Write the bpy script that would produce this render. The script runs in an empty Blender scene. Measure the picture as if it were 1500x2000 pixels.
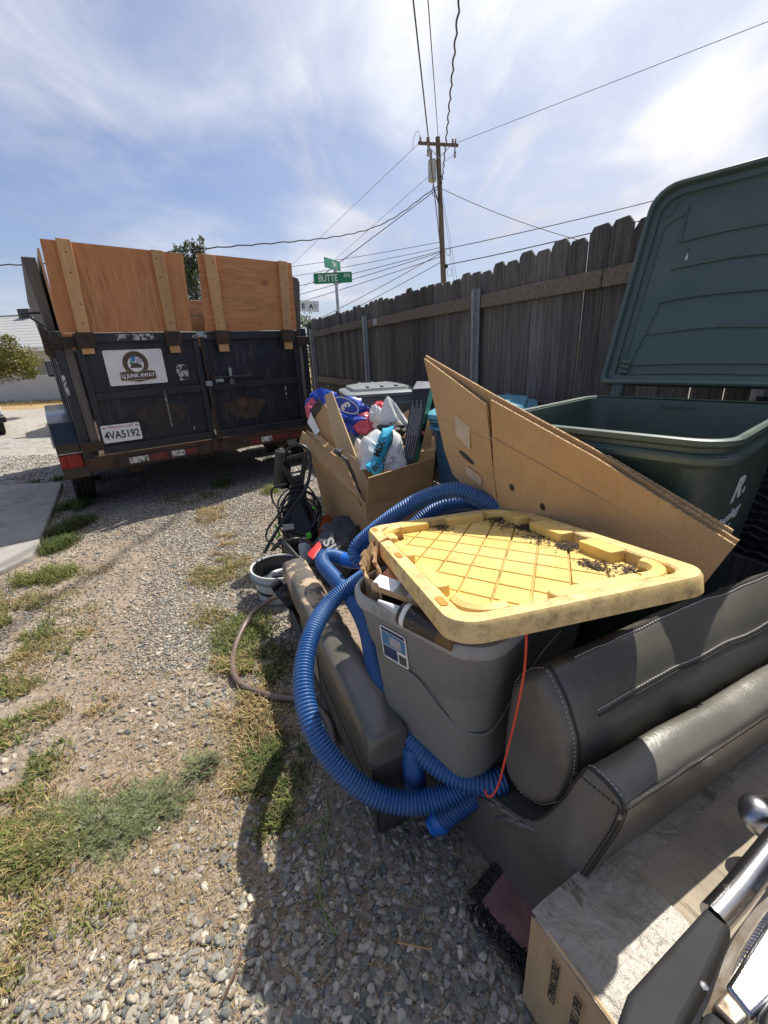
import bpy, bmesh, math, random
import numpy as np
from mathutils import Vector, Matrix, noise
R = math.radians
random.seed(7); rng = np.random.default_rng(11)
scene = bpy.context.scene
COL = scene.collection

# ------------------------------------------------------------------ camera
cam_data = bpy.data.cameras.new('camera')
cam_data.sensor_fit = 'VERTICAL'; cam_data.sensor_height = 36.0
cam_data.lens = 36.0 * 850.0 / 2000.0
cam_data.clip_start = 0.02; cam_data.clip_end = 2000
cam = bpy.data.objects.new('camera', cam_data); COL.objects.link(cam)
PITCH, ROLL = R(20.3), R(-2.87)
fwd = Vector((0, math.cos(PITCH), -math.sin(PITCH)))
up0 = Vector((0, math.sin(PITCH), math.cos(PITCH)))
rt0 = Vector((1, 0, 0))
rt = rt0 * math.cos(ROLL) + up0 * math.sin(ROLL)
up = -rt0 * math.sin(ROLL) + up0 * math.cos(ROLL)
cam.matrix_world = Matrix(((rt.x, up.x, -fwd.x, 0), (rt.y, up.y, -fwd.y, 0), (rt.z, up.z, -fwd.z, 1.3), (0, 0, 0, 1)))
scene.camera = cam

# ------------------------------------------------------------------ sky + sun
SUN_DIR = Vector((0.40, 0.49, 1.0)).normalized()      # towards the sun
SUN_EL = math.asin(SUN_DIR.z); SUN_AZ = math.atan2(SUN_DIR.x, SUN_DIR.y)
world = bpy.data.worlds.new('World'); scene.world = world; world.use_nodes = True
nt = world.node_tree; nt.nodes.clear()
def wn(t, **k):
    n = nt.nodes.new(t)
    for a, b in k.items(): setattr(n, a, b)
    return n
out = wn('ShaderNodeOutputWorld'); bg = wn('ShaderNodeBackground'); bg.inputs['Strength'].default_value = 0.112
nt.links.new(bg.outputs[0], out.inputs[0])
sky = wn('ShaderNodeTexSky', sky_type='NISHITA', sun_disc=False, sun_elevation=SUN_EL, sun_rotation=SUN_AZ, altitude=50, air_density=1.0, dust_density=0.7, ozone_density=2.5)
tc = wn('ShaderNodeTexCoord')
sep = wn('ShaderNodeSeparateXYZ'); nt.links.new(tc.outputs['Generated'], sep.inputs[0])
def wmath(op, a, b=None, clamp=False):
    n = wn('ShaderNodeMath', operation=op, use_clamp=clamp)
    for i, v in enumerate((a, b)):
        if v is None: continue
        if isinstance(v, (int, float)): n.inputs[i].default_value = v
        else: nt.links.new(v, n.inputs[i])
    return n.outputs[0]
zc = wmath('ADD', wmath('MAXIMUM', sep.outputs[2], 0.0), 0.16)
px_ = wmath('DIVIDE', sep.outputs[0], zc); py_ = wmath('DIVIDE', sep.outputs[1], zc)
comb = wn('ShaderNodeCombineXYZ'); nt.links.new(px_, comb.inputs[0]); nt.links.new(py_, comb.inputs[1])
def wnoise(scale, rot, stretch, detail, rough, dist, off):
    mp = wn('ShaderNodeMapping'); mp.inputs['Rotation'].default_value = (0, 0, rot); mp.inputs['Scale'].default_value = (stretch[0], stretch[1], 1); mp.inputs['Location'].default_value = off
    nt.links.new(comb.outputs[0], mp.inputs[0])
    n = wn('ShaderNodeTexNoise'); n.inputs['Scale'].default_value = scale; n.inputs['Detail'].default_value = detail; n.inputs['Roughness'].default_value = rough; n.inputs['Distortion'].default_value = dist
    nt.links.new(mp.outputs[0], n.inputs['Vector']); return n.outputs[0]
def wramp(v, a, b):
    n = wn('ShaderNodeMapRange', interpolation_type='SMOOTHSTEP'); n.inputs[1].default_value = a; n.inputs[2].default_value = b
    nt.links.new(v, n.inputs[0]); return n.outputs[0]
broad = wnoise(1.15, R(40), (1.0, 0.72), 8, 0.52, 0.35, (3.1, 1.2, 0))
wisps = wnoise(2.2, R(52), (1.0, 0.52), 10, 0.58, 0.7, (5.4, 2.7, 0))
veil = wnoise(0.5, R(-20), (1.0, 0.7), 3, 0.5, 0.3, (9.0, 2.0, 0))
dt = wn('ShaderNodeVectorMath', operation='DOT_PRODUCT'); nt.links.new(tc.outputs['Generated'], dt.inputs[0]); dt.inputs[1].default_value = SUN_DIR
toward = wramp(dt.outputs['Value'], 0.40, 0.97)
low = wramp(sep.outputs[2], 0.42, 0.02)
c1 = wmath('MULTIPLY', wramp(broad, 0.42, 0.72), 0.55)
c2 = wmath('MULTIPLY', wramp(wisps, 0.46, 0.72), 0.46)
c = wmath('ADD', c1, c2)
c = wmath('ADD', c, wmath('MULTIPLY', toward, 0.75))
c = wmath('ADD', c, wmath('MULTIPLY', wramp(veil, 0.3, 0.7), 0.20), clamp=True)
thin = wmath('ADD', 0.48, wmath('MULTIPLY', wramp(dt.outputs['Value'], 0.15, 0.72), 0.52)); c = wmath('MULTIPLY', wmath('MULTIPLY', c, 0.95), thin); c = wmath('ADD', c, wmath('MULTIPLY', low, 0.46)); c = wmath('MINIMUM', c, 0.96)
cloudcol = wn('ShaderNodeMix', data_type='RGBA'); cloudcol.inputs['A'].default_value = (2.6, 2.7, 3.45, 1); cloudcol.inputs['B'].default_value = (6.0, 6.05, 6.2, 1)
nt.links.new(wmath('ADD', wmath('MULTIPLY', toward, 0.70), wmath('MULTIPLY', wramp(broad, 0.42, 0.72), 0.50), clamp=True), cloudcol.inputs['Factor'])
mx = wn('ShaderNodeMix', data_type='RGBA'); nt.links.new(c, mx.inputs['Factor'])
hs = wn('ShaderNodeHueSaturation'); hs.inputs['Hue'].default_value = 0.508; hs.inputs['Saturation'].default_value = 1.12; hs.inputs['Value'].default_value = 0.66; nt.links.new(sky.outputs[0], hs.inputs['Color']); nt.links.new(hs.outputs[0], mx.inputs['A']); nt.links.new(cloudcol.outputs['Result'], mx.inputs['B'])
nt.links.new(mx.outputs['Result'], bg.inputs['Color'])

sun_data = bpy.data.lights.new('sun', 'SUN'); sun_data.energy = 3.7; sun_data.angle = R(0.6); sun_data.color = (1.0, 0.94, 0.84)
sun = bpy.data.objects.new('sun', sun_data); COL.objects.link(sun)
sun.rotation_euler = SUN_DIR.to_track_quat('Z', 'Y').to_euler(); sun.location = (6, 8, 14)
scene.view_settings.view_transform = 'Standard'; scene.view_settings.look = 'None'
scene.view_settings.exposure = 0.80; scene.view_settings.gamma = 1.0; scene.view_settings.use_curve_mapping = False
scene.cycles.use_denoising = True; scene.cycles.max_bounces = 6; scene.cycles.transparent_max_bounces = 8
scene.cycles.caustics_reflective = False; scene.cycles.caustics_refractive = False

# ------------------------------------------------------------------ materials
def mat(name, a, b=None, rough=0.6, metal=0.0, scale=8.0, stretch=(1, 1, 1), detail=6, lo=0.35, hi=0.65, bump=0.0, bscale=None, bdist=0.01, spec=0.5,
        c=None, cscale=3.0, clo=0.55, chi=0.7, coord='Object', rvar=0.0, trans=0.0, sub=0.0, obrand=0.0, cstretch=(1, 1, 1), bstretch=None, b2=0.0, b2scale=8.0, b2dist=.02):
    m = bpy.data.materials.new(name); m.use_nodes = True; t = m.node_tree; p = t.nodes['Principled BSDF']
    L = t.links.new
    def mk(ty, **k):
        n = t.nodes.new(ty)
        for q, v in k.items(): setattr(n, q, v)
        return n
    p.inputs['Roughness'].default_value = rough; p.inputs['Metallic'].default_value = metal
    p.inputs['Specular IOR Level'].default_value = spec
    if trans: p.inputs['Transmission Weight'].default_value = trans
    if sub: p.inputs['Subsurface Weight'].default_value = sub; p.inputs['Subsurface Radius'].default_value = (.02, .015, .01)
    tcn = mk('ShaderNodeTexCoord')
    def nz(sc, st, det, rou=0.6, dist=0.0):
        mp = mk('ShaderNodeMapping'); mp.inputs['Scale'].default_value = st; L(tcn.outputs[coord], mp.inputs[0])
        if obrand:
            oi = mk('ShaderNodeObjectInfo'); cx = mk('ShaderNodeCombineXYZ'); ml = mk('ShaderNodeMath', operation='MULTIPLY'); ml.inputs[1].default_value = 37.0
            L(oi.outputs['Random'], ml.inputs[0]); L(ml.outputs[0], cx.inputs[0]); L(ml.outputs[0], cx.inputs[1]); L(ml.outputs[0], cx.inputs[2]); L(cx.outputs[0], mp.inputs['Location'])
        n = mk('ShaderNodeTexNoise'); n.inputs['Scale'].default_value = sc; n.inputs['Detail'].default_value = det; n.inputs['Roughness'].default_value = rou; n.inputs['Distortion'].default_value = dist
        L(mp.outputs[0], n.inputs['Vector']); return n.outputs[0]
    def rng_(v, lo, hi):
        n = mk('ShaderNodeMapRange'); n.inputs[1].default_value = lo; n.inputs[2].default_value = hi; L(v, n.inputs[0]); return n.outputs[0]
    col = None
    if b is None: p.inputs['Base Color'].default_value = (*a, 1)
    else:
        f = rng_(nz(scale, stretch, detail), lo, hi)
        x = mk('ShaderNodeMix', data_type='RGBA'); x.inputs['A'].default_value = (*a, 1); x.inputs['B'].default_value = (*b, 1); L(f, x.inputs['Factor']); col = x.outputs['Result']
    if c is not None:
        f = rng_(nz(cscale, cstretch, 8, 0.7), clo, chi)
        x = mk('ShaderNodeMix', data_type='RGBA'); x.inputs['B'].default_value = (*c, 1); L(f, x.inputs['Factor'])
        if col: L(col, x.inputs['A'])
        else: x.inputs['A'].default_value = (*a, 1)
        col = x.outputs['Result']
        if rvar: 
            rr = mk('ShaderNodeMapRange'); rr.inputs[3].default_value = rough; rr.inputs[4].default_value = rough + rvar; L(f, rr.inputs[0]); L(rr.outputs[0], p.inputs['Roughness'])
    if obrand and col:
        oi = mk('ShaderNodeObjectInfo'); h = mk('ShaderNodeHueSaturation'); mr = mk('ShaderNodeMapRange'); mr.inputs[3].default_value = 1 - obrand; mr.inputs[4].default_value = 1 + obrand
        L(oi.outputs['Random'], mr.inputs[0]); L(mr.outputs[0], h.inputs['Value']); L(col, h.inputs['Color']); col = h.outputs[0]
    if col: L(col, p.inputs['Base Color'])
    if bump:
        bn = mk('ShaderNodeBump'); bn.inputs['Strength'].default_value = bump; bn.inputs['Distance'].default_value = bdist
        L(nz(bscale or scale, bstretch or stretch, 6, 0.65), bn.inputs['Height']); L(bn.outputs[0], p.inputs['Normal'])
        if b2:
            bb = mk('ShaderNodeBump'); bb.inputs['Strength'].default_value = b2; bb.inputs['Distance'].default_value = b2dist; L(nz(b2scale, (1, 1, 1), 4, .5, .6), bb.inputs['Height']); L(bb.outputs[0], bn.inputs['Normal'])
    m['_p'] = 1
    return m
def attr_mat(name, rough=0.8, trans=0.0, spec=0.3, nscale=90, namt=0.25, bump=0.3):
    m = bpy.data.materials.new(name); m.use_nodes = True; t = m.node_tree; p = t.nodes['Principled BSDF']; L = t.links.new
    at = t.nodes.new('ShaderNodeAttribute'); at.attribute_name = 'col'
    n = t.nodes.new('ShaderNodeTexNoise'); n.inputs['Scale'].default_value = nscale; n.inputs['Detail'].default_value = 5
    tcn = t.nodes.new('ShaderNodeTexCoord'); L(tcn.outputs['Object'], n.inputs['Vector'])
    mr = t.nodes.new('ShaderNodeMapRange'); mr.inputs[1].default_value = .3; mr.inputs[2].default_value = .7; mr.inputs[3].default_value = 1 - namt; mr.inputs[4].default_value = 1 + namt; L(n.outputs[0], mr.inputs[0])
    h = t.nodes.new('ShaderNodeHueSaturation'); L(mr.outputs[0], h.inputs['Value']); L(at.outputs['Color'], h.inputs['Color'])
    L(h.outputs[0], p.inputs['Base Color']); p.inputs['Roughness'].default_value = rough; p.inputs['Specular IOR Level'].default_value = spec
    if bump:
        bn = t.nodes.new('ShaderNodeBump'); bn.inputs['Strength'].default_value = bump; bn.inputs['Distance'].default_value = .004; L(n.outputs[0], bn.inputs['Height']); L(bn.outputs[0], p.inputs['Normal'])
    if trans:
        tr = t.nodes.new('ShaderNodeBsdfTranslucent'); L(h.outputs[0], tr.inputs['Color']); ms = t.nodes.new('ShaderNodeMixShader'); ms.inputs[0].default_value = trans
        L(p.outputs[0], ms.inputs[1]); L(tr.outputs[0], ms.inputs[2]); L(ms.outputs[0], t.nodes['Material Output'].inputs[0])
    return m

M = {}
def ply_mat(name, vertical, knots):
    m = bpy.data.materials.new(name); m.use_nodes = True; t = m.node_tree; p = t.nodes['Principled BSDF']; L = t.links.new
    def mk(ty, **k):
        n = t.nodes.new(ty)
        for q, v in k.items(): setattr(n, q, v)
        return n
    tcn = mk('ShaderNodeTexCoord')
    def mapped(st): 
        mp = mk('ShaderNodeMapping'); mp.inputs['Scale'].default_value = st; L(tcn.outputs['Object'], mp.inputs[0]); return mp.outputs[0]
    def nz(vec, sc, det, rou=.6, dist=0.0):
        n = mk('ShaderNodeTexNoise'); n.inputs['Scale'].default_value = sc; n.inputs['Detail'].default_value = det; n.inputs['Roughness'].default_value = rou; n.inputs['Distortion'].default_value = dist; L(vec, n.inputs['Vector']); return n.outputs[0]
    def rg(v, lo, hi):
        n = mk('ShaderNodeMapRange'); n.inputs[1].default_value = lo; n.inputs[2].default_value = hi; L(v, n.inputs[0]); return n.outputs[0]
    def mixc(f, a, b):
        x = mk('ShaderNodeMix', data_type='RGBA')
        for s_, v in (('A', a), ('B', b)):
            if isinstance(v, tuple): x.inputs[s_].default_value = (*v, 1)
            else: L(v, x.inputs[s_])
        L(f, x.inputs['Factor']); return x.outputs['Result']
    st = (1, 1, .13) if vertical else (.16, 1, 1)
    big = nz(mapped(st), 9, 4, .55, .6)
    vm = mk('ShaderNodeMath', operation='MULTIPLY'); vm.inputs[1].default_value = 34.0; L(big, vm.inputs[0])
    sn = mk('ShaderNodeMath', operation='SINE'); L(vm.outputs[0], sn.inputs[0])
    grain = rg(sn.outputs[0], -1.0, 1.0)
    col = mixc(grain, (.46, .185, .062), (.58, .275, .105))
    fine = rg(nz(mapped((60, 60, 2.2) if vertical else (2.2, 60, 60)), 2.0, 5, .7), .42, .72)
    col = mixc(fine, col, (.28, .10, .032))
    blot = rg(nz(mapped((1, 1, 1)), 2.4, 4), .35, .75); col = mixc(blot, col, (.53, .23, .08))
    if knots:
        vo = mk('ShaderNodeTexVoronoi'); vo.inputs['Scale'].default_value = 4.2; L(mapped((.8, 0, 1.3)), vo.inputs['Vector']); kf = mk('ShaderNodeMapRange'); kf.inputs[1].default_value = .22; kf.inputs[2].default_value = .06; L(vo.outputs['Distance'], kf.inputs[0])
        col = mixc(kf.outputs[0], col, (.20, .075, .025))
    L(col, p.inputs['Base Color']); p.inputs['Roughness'].default_value = .62
    return m
M['plywood'] = ply_mat('plywood', True, False)
M['plywood2'] = ply_mat('plywood2', False, True)
M['pine'] = mat('pine', (.46, .245, .095), (.57, .335, .145), .6, scale=6, stretch=(6, 2, .35), lo=.3, hi=.7, c=(.33, .15, .05), cscale=7, clo=.62, chi=.75, cstretch=(5, 1, .4), obrand=.12)
M['oldwood'] = mat('oldwood', (.068, .060, .051), (.19, .170, .145), .88, scale=7, stretch=(9, 9, .35), lo=.3, hi=.7, c=(.022, .018, .015), cscale=8, clo=.52, chi=.70, cstretch=(14, 14, .45), bump=1.0, bscale=9, bdist=.010, bstretch=(14, 14, .4), obrand=.5)
M['rail'] = mat('rail', (.12, .092, .062), (.21, .165, .118), .85, scale=6, stretch=(7, .4, 7), lo=.3, hi=.7, c=(.045, .034, .024), cscale=8, clo=.55, chi=.75, cstretch=(6, .5, 8), bump=.5, bscale=14, bdist=.005, bstretch=(8, .4, 8), obrand=.2)
M['greyplank'] = mat('greyplank', (.085, .072, .06), (.17, .15, .125), .88, scale=6, stretch=(8, 8, .5), lo=.3, hi=.7, c=(.04, .032, .026), cscale=10, clo=.55, chi=.7, cstretch=(8, 8, .4), bump=.5, bscale=12, bdist=.005)
M['blacksteel'] = mat('blacksteel', (.009, .0115, .0165), (.022, .026, .033), .38, scale=4, c=(.10, .085, .07), cscale=5, clo=.54, chi=.80, cstretch=(5, 5, .7), rvar=.35, bump=.15, bscale=20, bdist=.003)
M['steelframe'] = mat('steelframe', (.013, .016, .02), (.026, .029, .033), .42, scale=6, c=(.10, .045, .022), cscale=9, clo=.62, chi=.72, rvar=.4, bump=.2, bscale=25, bdist=.003)
M['rust'] = mat('rust', (.085, .045, .026), (.04, .026, .02), .9, scale=14, c=(.15, .075, .035), cscale=7, clo=.5, chi=.7, bump=.4, bscale=40, bdist=.004)
M['rustydark'] = mat('rustydark', (.028, .021, .017), (.07, .04, .025), .85, scale=9, c=(.12, .07, .04), cscale=12, clo=.6, chi=.75, bump=.3, bscale=40, bdist=.004)
M['rubber'] = mat('rubber', (.013, .013, .013), (.024, .023, .022), .82, scale=20, c=(.06, .052, .043), cscale=6, clo=.58, chi=.8)
M['galv'] = mat('galv', (.33, .36, .37), (.46, .49, .50), .42, metal=.75, scale=25, c=(.25, .26, .26), cscale=7)
M['white'] = mat('white', (.72, .72, .70), (.80, .80, .78), .45, scale=12, c=(.55, .53, .48), cscale=9, clo=.62, chi=.8)
M['decal_white'] = mat('decal_white', (.74, .74, .71), (.82, .82, .80), .4, scale=12, c=(.5, .48, .44), cscale=14, clo=.63, chi=.8)
M['ink'] = mat('ink', (.012, .012, .014), (.02, .02, .022), .5, scale=30)
M['ink_soft'] = mat('ink_soft', (.035, .03, .026), (.06, .05, .042), .7, scale=40)
M['logo_brown'] = mat('logo_brown', (.075, .05, .035), (.10, .07, .05), .5, scale=30)
M['logo_gold'] = mat('logo_gold', (.45, .34, .12), (.5, .4, .16), .5, scale=30)
M['logo_blue'] = mat('logo_blue', (.05, .2, .42), (.08, .26, .5), .5, scale=30)
M['logo_green'] = mat('logo_green', (.06, .25, .06), (.09, .3, .08), .5, scale=30)
M['logo_grey'] = mat('logo_grey', (.33, .33, .35), (.45, .45, .47), .5, scale=30)
M['logo_red'] = mat('logo_red', (.35, .09, .06), (.42, .13, .08), .5, scale=30)
M['red_lens'] = mat('red_lens', (.42, .015, .012), (.30, .01, .01), .25, scale=60, bump=.3, bscale=90, bdist=.003)
M['tape_red'] = mat('tape_red', (.30, .02, .015), (.17, .02, .018), .5, scale=30, c=(.05, .03, .022), cscale=28, clo=.45, chi=.55)
M['tape_white'] = mat('tape_white', (.66, .65, .62), (.5, .48, .45), .5, scale=30, c=(.06, .04, .03), cscale=26, clo=.5, chi=.56)
M['worn_white'] = mat('worn_white', (.55, .55, .53), (.4, .4, .39), .6, scale=30, c=(.02, .022, .025), cscale=24, clo=.46, chi=.53)
M['sign_green'] = mat('sign_green', (.008, .19, .075), (.011, .22, .09), .4, scale=6)
M['sign_teal'] = mat('sign_teal', (.02, .2, .13), (.03, .24, .16), .4, scale=6)
M['cardboard'] = mat('cardboard', (.43, .275, .135), (.50, .33, .165), .82, scale=5, c=(.385, .245, .12), cscale=2.5, clo=.48, chi=.85, cstretch=(40, 40, .4), bump=.14, bscale=2.2, bdist=.003, stretch=(1, 1, 1), bstretch=(90, 90, 1), b2=.14, b2scale=3, b2dist=.03)
M['cardboard_pale'] = mat('cardboard_pale', (.50, .35, .19), (.56, .40, .23), .85, scale=8, c=(.40, .26, .13), cscale=6, bump=.15, bscale=80, bdist=.002)
M['cardboard_edge'] = mat('cardboard_edge', (.52, .37, .21), (.20, .115, .05), .9, scale=60, stretch=(3, 3, 1), lo=.45, hi=.55)
M['cardboard_old'] = mat('cardboard_old', (.30, .25, .185), (.42, .355, .265), .85, scale=7, stretch=(1, 1, 1), c=(.17, .135, .10), cscale=1.6, clo=.57, chi=.64, cstretch=(120, 5, 1), bump=.5, bscale=1.6, bdist=.004, bstretch=(130, 3, 1), b2=.3, b2scale=9, b2dist=.02)
M['cardboard_end'] = mat('cardboard_end', (.36, .255, .14), (.43, .31, .18), .85, scale=9, stretch=(1, 5, 1), c=(.25, .17, .09), cscale=6, clo=.55, chi=.75, bump=.2, bscale=40, bdist=.003)
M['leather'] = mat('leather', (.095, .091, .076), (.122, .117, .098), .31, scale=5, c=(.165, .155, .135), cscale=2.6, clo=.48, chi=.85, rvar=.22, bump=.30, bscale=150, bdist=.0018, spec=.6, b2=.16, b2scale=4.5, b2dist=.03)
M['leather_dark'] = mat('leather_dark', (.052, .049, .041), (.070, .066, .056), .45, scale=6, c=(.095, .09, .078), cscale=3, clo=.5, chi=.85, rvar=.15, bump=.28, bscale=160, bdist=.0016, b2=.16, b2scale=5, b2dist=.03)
M['peel'] = mat('peel', (.12, .105, .088), (.085, .078, .068), .5, scale=9, lo=.4, hi=.6, c=(.42, .32, .22), cscale=7, clo=.52, chi=.56, rvar=.35, bump=.35, bscale=60, bdist=.003)
M['thread'] = mat('thread', (.42, .41, .38), (.5, .49, .46), .8, scale=40)
M['seam'] = mat('seam', (.02, .019, .017), (.03, .028, .025), .5, scale=40)
M['tote'] = mat('tote', (.185, .188, .172), (.205, .21, .192), .40, scale=3, c=(.12, .118, .105), cscale=7, clo=.55, chi=.85, rvar=.2, bump=.06, bscale=80, bdist=.002, cstretch=(5, 5, 1))
M['tote_rim'] = mat('tote_rim', (.30, .31, .30), (.34, .35, .34), .4, scale=8, c=(.22, .22, .2), cscale=12)
M['yellow'] = mat('yellow', (.68, .455, .115), (.74, .54, .185), .55, scale=6, c=(.40, .28, .115), cscale=9, clo=.54, chi=.80, rvar=.3, bump=.18, bscale=70, bdist=.002)
M['yellow_dirty'] = mat('yellow_dirty', (.64, .445, .155), (.72, .54, .25), .62, scale=14, c=(.30, .20, .095), cscale=42, clo=.47, chi=.72, rvar=.3, bump=.25, bscale=60, bdist=.003)
M['groove'] = mat('groove', (.44, .30, .09), (.52, .37, .13), .7, scale=8, c=(.10, .068, .035), cscale=11, clo=.5, chi=.68)
M['soil'] = mat('soil', (.045, .031, .021), (.10, .07, .045), .95, scale=60, bump=.8, bscale=120, bdist=.006)
M['hose_blue'] = mat('hose_blue', (.022, .098, .28), (.032, .125, .335), .38, scale=4, c=(.10, .17, .29), cscale=6, clo=.5, chi=.85, rvar=.3)
M['cuff_blue'] = mat('cuff_blue', (.012, .13, .50), (.016, .15, .55), .35, scale=4)
M['green_cart'] = mat('green_cart', (.052, .080, .064), (.064, .093, .076), .42, scale=3, c=(.085, .105, .088), cscale=6, clo=.56, chi=.85, rvar=.2, bump=.12, bscale=140, bdist=.0015)
M['green_lid'] = mat('green_lid', (.060, .094, .084), (.072, .108, .097), .45, scale=3, c=(.095, .135, .125), cscale=5, clo=.56, chi=.85, rvar=.2, bump=.16, bscale=150, bdist=.0015)
M['green_rim'] = mat('green_rim', (.05, .085, .068), (.08, .115, .095), .45, scale=9, c=(.16, .18, .15), cscale=16, clo=.55, chi=.8)
M['grey_cart'] = mat('grey_cart', (.17, .19, .20), (.21, .23, .24), .45, scale=5, c=(.17, .18, .18), cscale=8, clo=.6, chi=.85)
M['blue_cart'] = mat('blue_cart', (.008, .085, .16), (.012, .10, .19), .42, scale=4, bump=.1, bscale=120, bdist=.0015)
M['blue_lid'] = mat('blue_lid', (.09, .29, .40), (.12, .34, .45), .45, scale=5, c=(.25, .42, .5), cscale=9, clo=.6, chi=.85)
M['black_plastic'] = mat('black_plastic', (.010, .010, .011), (.017, .017, .018), .4, scale=9, c=(.04, .038, .035), cscale=14, clo=.62, chi=.85, rvar=.2)
M['black_pad'] = mat('black_pad', (.009, .0095, .011), (.015, .016, .018), .75, scale=14, c=(.045, .047, .05), cscale=50, clo=.6, chi=.78, rvar=.15, bump=.25, bscale=150, bdist=.002)
M['chrome'] = mat('chrome', (.44, .45, .48), (.34, .34, .36), .24, metal=1.0, scale=18, c=(.33, .30, .26), cscale=22, clo=.6, chi=.8, rvar=.4)
M['chrome_worn'] = mat('chrome_worn', (.45, .41, .35), (.28, .22, .16), .4, metal=.85, scale=22, c=(.14, .09, .055), cscale=16, clo=.5, chi=.7, rvar=.4)
M['bucket'] = mat('bucket', (.50, .52, .52), (.58, .60, .60), .42, scale=6, c=(.25, .25, .23), cscale=10)
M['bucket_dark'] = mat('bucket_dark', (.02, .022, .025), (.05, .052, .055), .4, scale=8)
M['brown_hose'] = mat('brown_hose', (.11, .075, .06), (.17, .125, .10), .4, scale=9)
M['bag_white'] = mat('bag_white', (.66, .66, .65), (.76, .76, .75), .35, scale=6, sub=.15)
M['bag_blue'] = mat('bag_blue', (.012, .05, .36), (.02, .075, .46), .32, scale=5)
M['bag_pink'] = mat('bag_pink', (.60, .09, .16), (.70, .16, .22), .35, scale=5)
M['bag_cyan'] = mat('bag_cyan', (.04, .40, .60), (.06, .47, .68), .32, scale=5)
M['fabric'] = mat('fabric', (.060, .061, .068), (.08, .082, .09), .9, scale=30, bump=.3, bscale=300, bdist=.001)
M['orange'] = mat('orange', (.52, .115, .03), (.60, .15, .045), .5, scale=9, c=(.62, .52, .42), cscale=9, clo=.62, chi=.64)
M['red'] = mat('red', (.55, .03, .035), (.62, .05, .05), .4, scale=9)
M['red_string'] = mat('red_string', (.70, .06, .035), (.78, .08, .045), .45, scale=9)
M['lime'] = mat('lime', (.12, .48, .05), (.15, .55, .07), .4, scale=9)
M['clear'] = mat('clear', (.62, .62, .66), (.7, .7, .72), .3, scale=8, sub=.2)
M['paper'] = mat('paper', (.46, .30, .17), (.55, .37, .22), .85, scale=10, bump=.5, bscale=24, bdist=.008)
M['tape'] = mat('tape', (.42, .34, .25), (.5, .42, .32), .18, scale=10, spec=.8, c=(.62, .58, .52), cscale=25, clo=.6, chi=.7)
M['tape_grey'] = mat('tape_grey', (.27, .235, .19), (.36, .315, .26), .3, scale=9, stretch=(1, 1, 1), spec=.7, c=(.16, .13, .10), cscale=9, clo=.58, chi=.63, cstretch=(3, 1, 1), bump=.7, bscale=26, bdist=.006, bstretch=(2.5, 1, 1), b2=.5, b2scale=16, b2dist=.02)
M['pinkboard'] = mat('pinkboard', (.20, .105, .095), (.26, .14, .125), .85, scale=9, c=(.11, .06, .055), cscale=6)
M['pinkrag'] = mat('pinkrag', (.42, .22, .17), (.5, .28, .22), .8, scale=9)
M['pkg_black'] = mat('pkg_black', (.012, .012, .014), (.025, .024, .027), .3, scale=9, c=(.30, .29, .29), cscale=22, clo=.66, chi=.70)
M['pkg_green'] = mat('pkg_green', (.05, .25, .13), (.08, .3, .17), .4, scale=9)
M['pkg_top'] = mat('pkg_top', (.16, .16, .2), (.22, .22, .26), .3, scale=9)
M['mat_black'] = mat('mat_black', (.012, .012, .012), (.02, .02, .02), .6, scale=9)
M['concrete'] = mat('concrete', (.26, .245, .22), (.34, .32, .29), .9, scale=3, c=(.17, .15, .13), cscale=4.5, clo=.52, chi=.72, bump=.2, bscale=60, bdist=.004)
M['stucco'] = mat('stucco', (.56, .55, .51), (.62, .61, .57), .9, scale=.8, c=(.5, .48, .43), cscale=1.0, bump=.2, bscale=30, bdist=.01)
M['roofing'] = mat('roofing', (.26, .27, .27), (.36, .37, .37), .9, scale=9, stretch=(1.2, 5, 5), lo=.35, hi=.6, c=(.17, .18, .18), cscale=14, clo=.58, chi=.68, cstretch=(1, 4, 4))
M['glass'] = mat('glass', (.13, .14, .13), (.2, .2, .18), .08, scale=2, spec=.9)
M['truck_black'] = mat('truck_black', (.012, .012, .014), (.018, .018, .02), .2, scale=3, spec=.7)
M['van_white'] = mat('van_white', (.78, .78, .77), (.82, .82, .81), .25, scale=3)
M['pole_wood'] = mat('pole_wood', (.105, .082, .062), (.16, .13, .10), .9, scale=6, stretch=(9, 9, .5), c=(.06, .045, .034), cscale=5, cstretch=(8, 8, .5))
M['wire'] = mat('wire', (.022, .023, .026), (.035, .036, .04), .6, scale=5)
M['transformer'] = mat('transformer', (.30, .33, .35), (.38, .41, .43), .5, scale=4)
M['insulator'] = mat('insulator', (.20, .17, .15), (.28, .25, .22), .3, scale=9)
M['bark'] = mat('bark', (.09, .07, .055), (.14, .11, .085), .9, scale=9, stretch=(5, 5, 1), bump=.5, bscale=14, bdist=.01)
M['twig'] = mat('twig', (.11, .055, .035), (.16, .09, .055), .85, scale=30)
M['stone_attr'] = attr_mat('stone_attr', .8, 0, .35, 110, .28, .4)
M['grass_attr'] = attr_mat('grass_attr', .65, .3, .3, 12, .12, 0)
M['leaf_attr'] = attr_mat('leaf_attr', .5, .3, .4, 6, .15, 0)

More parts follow.
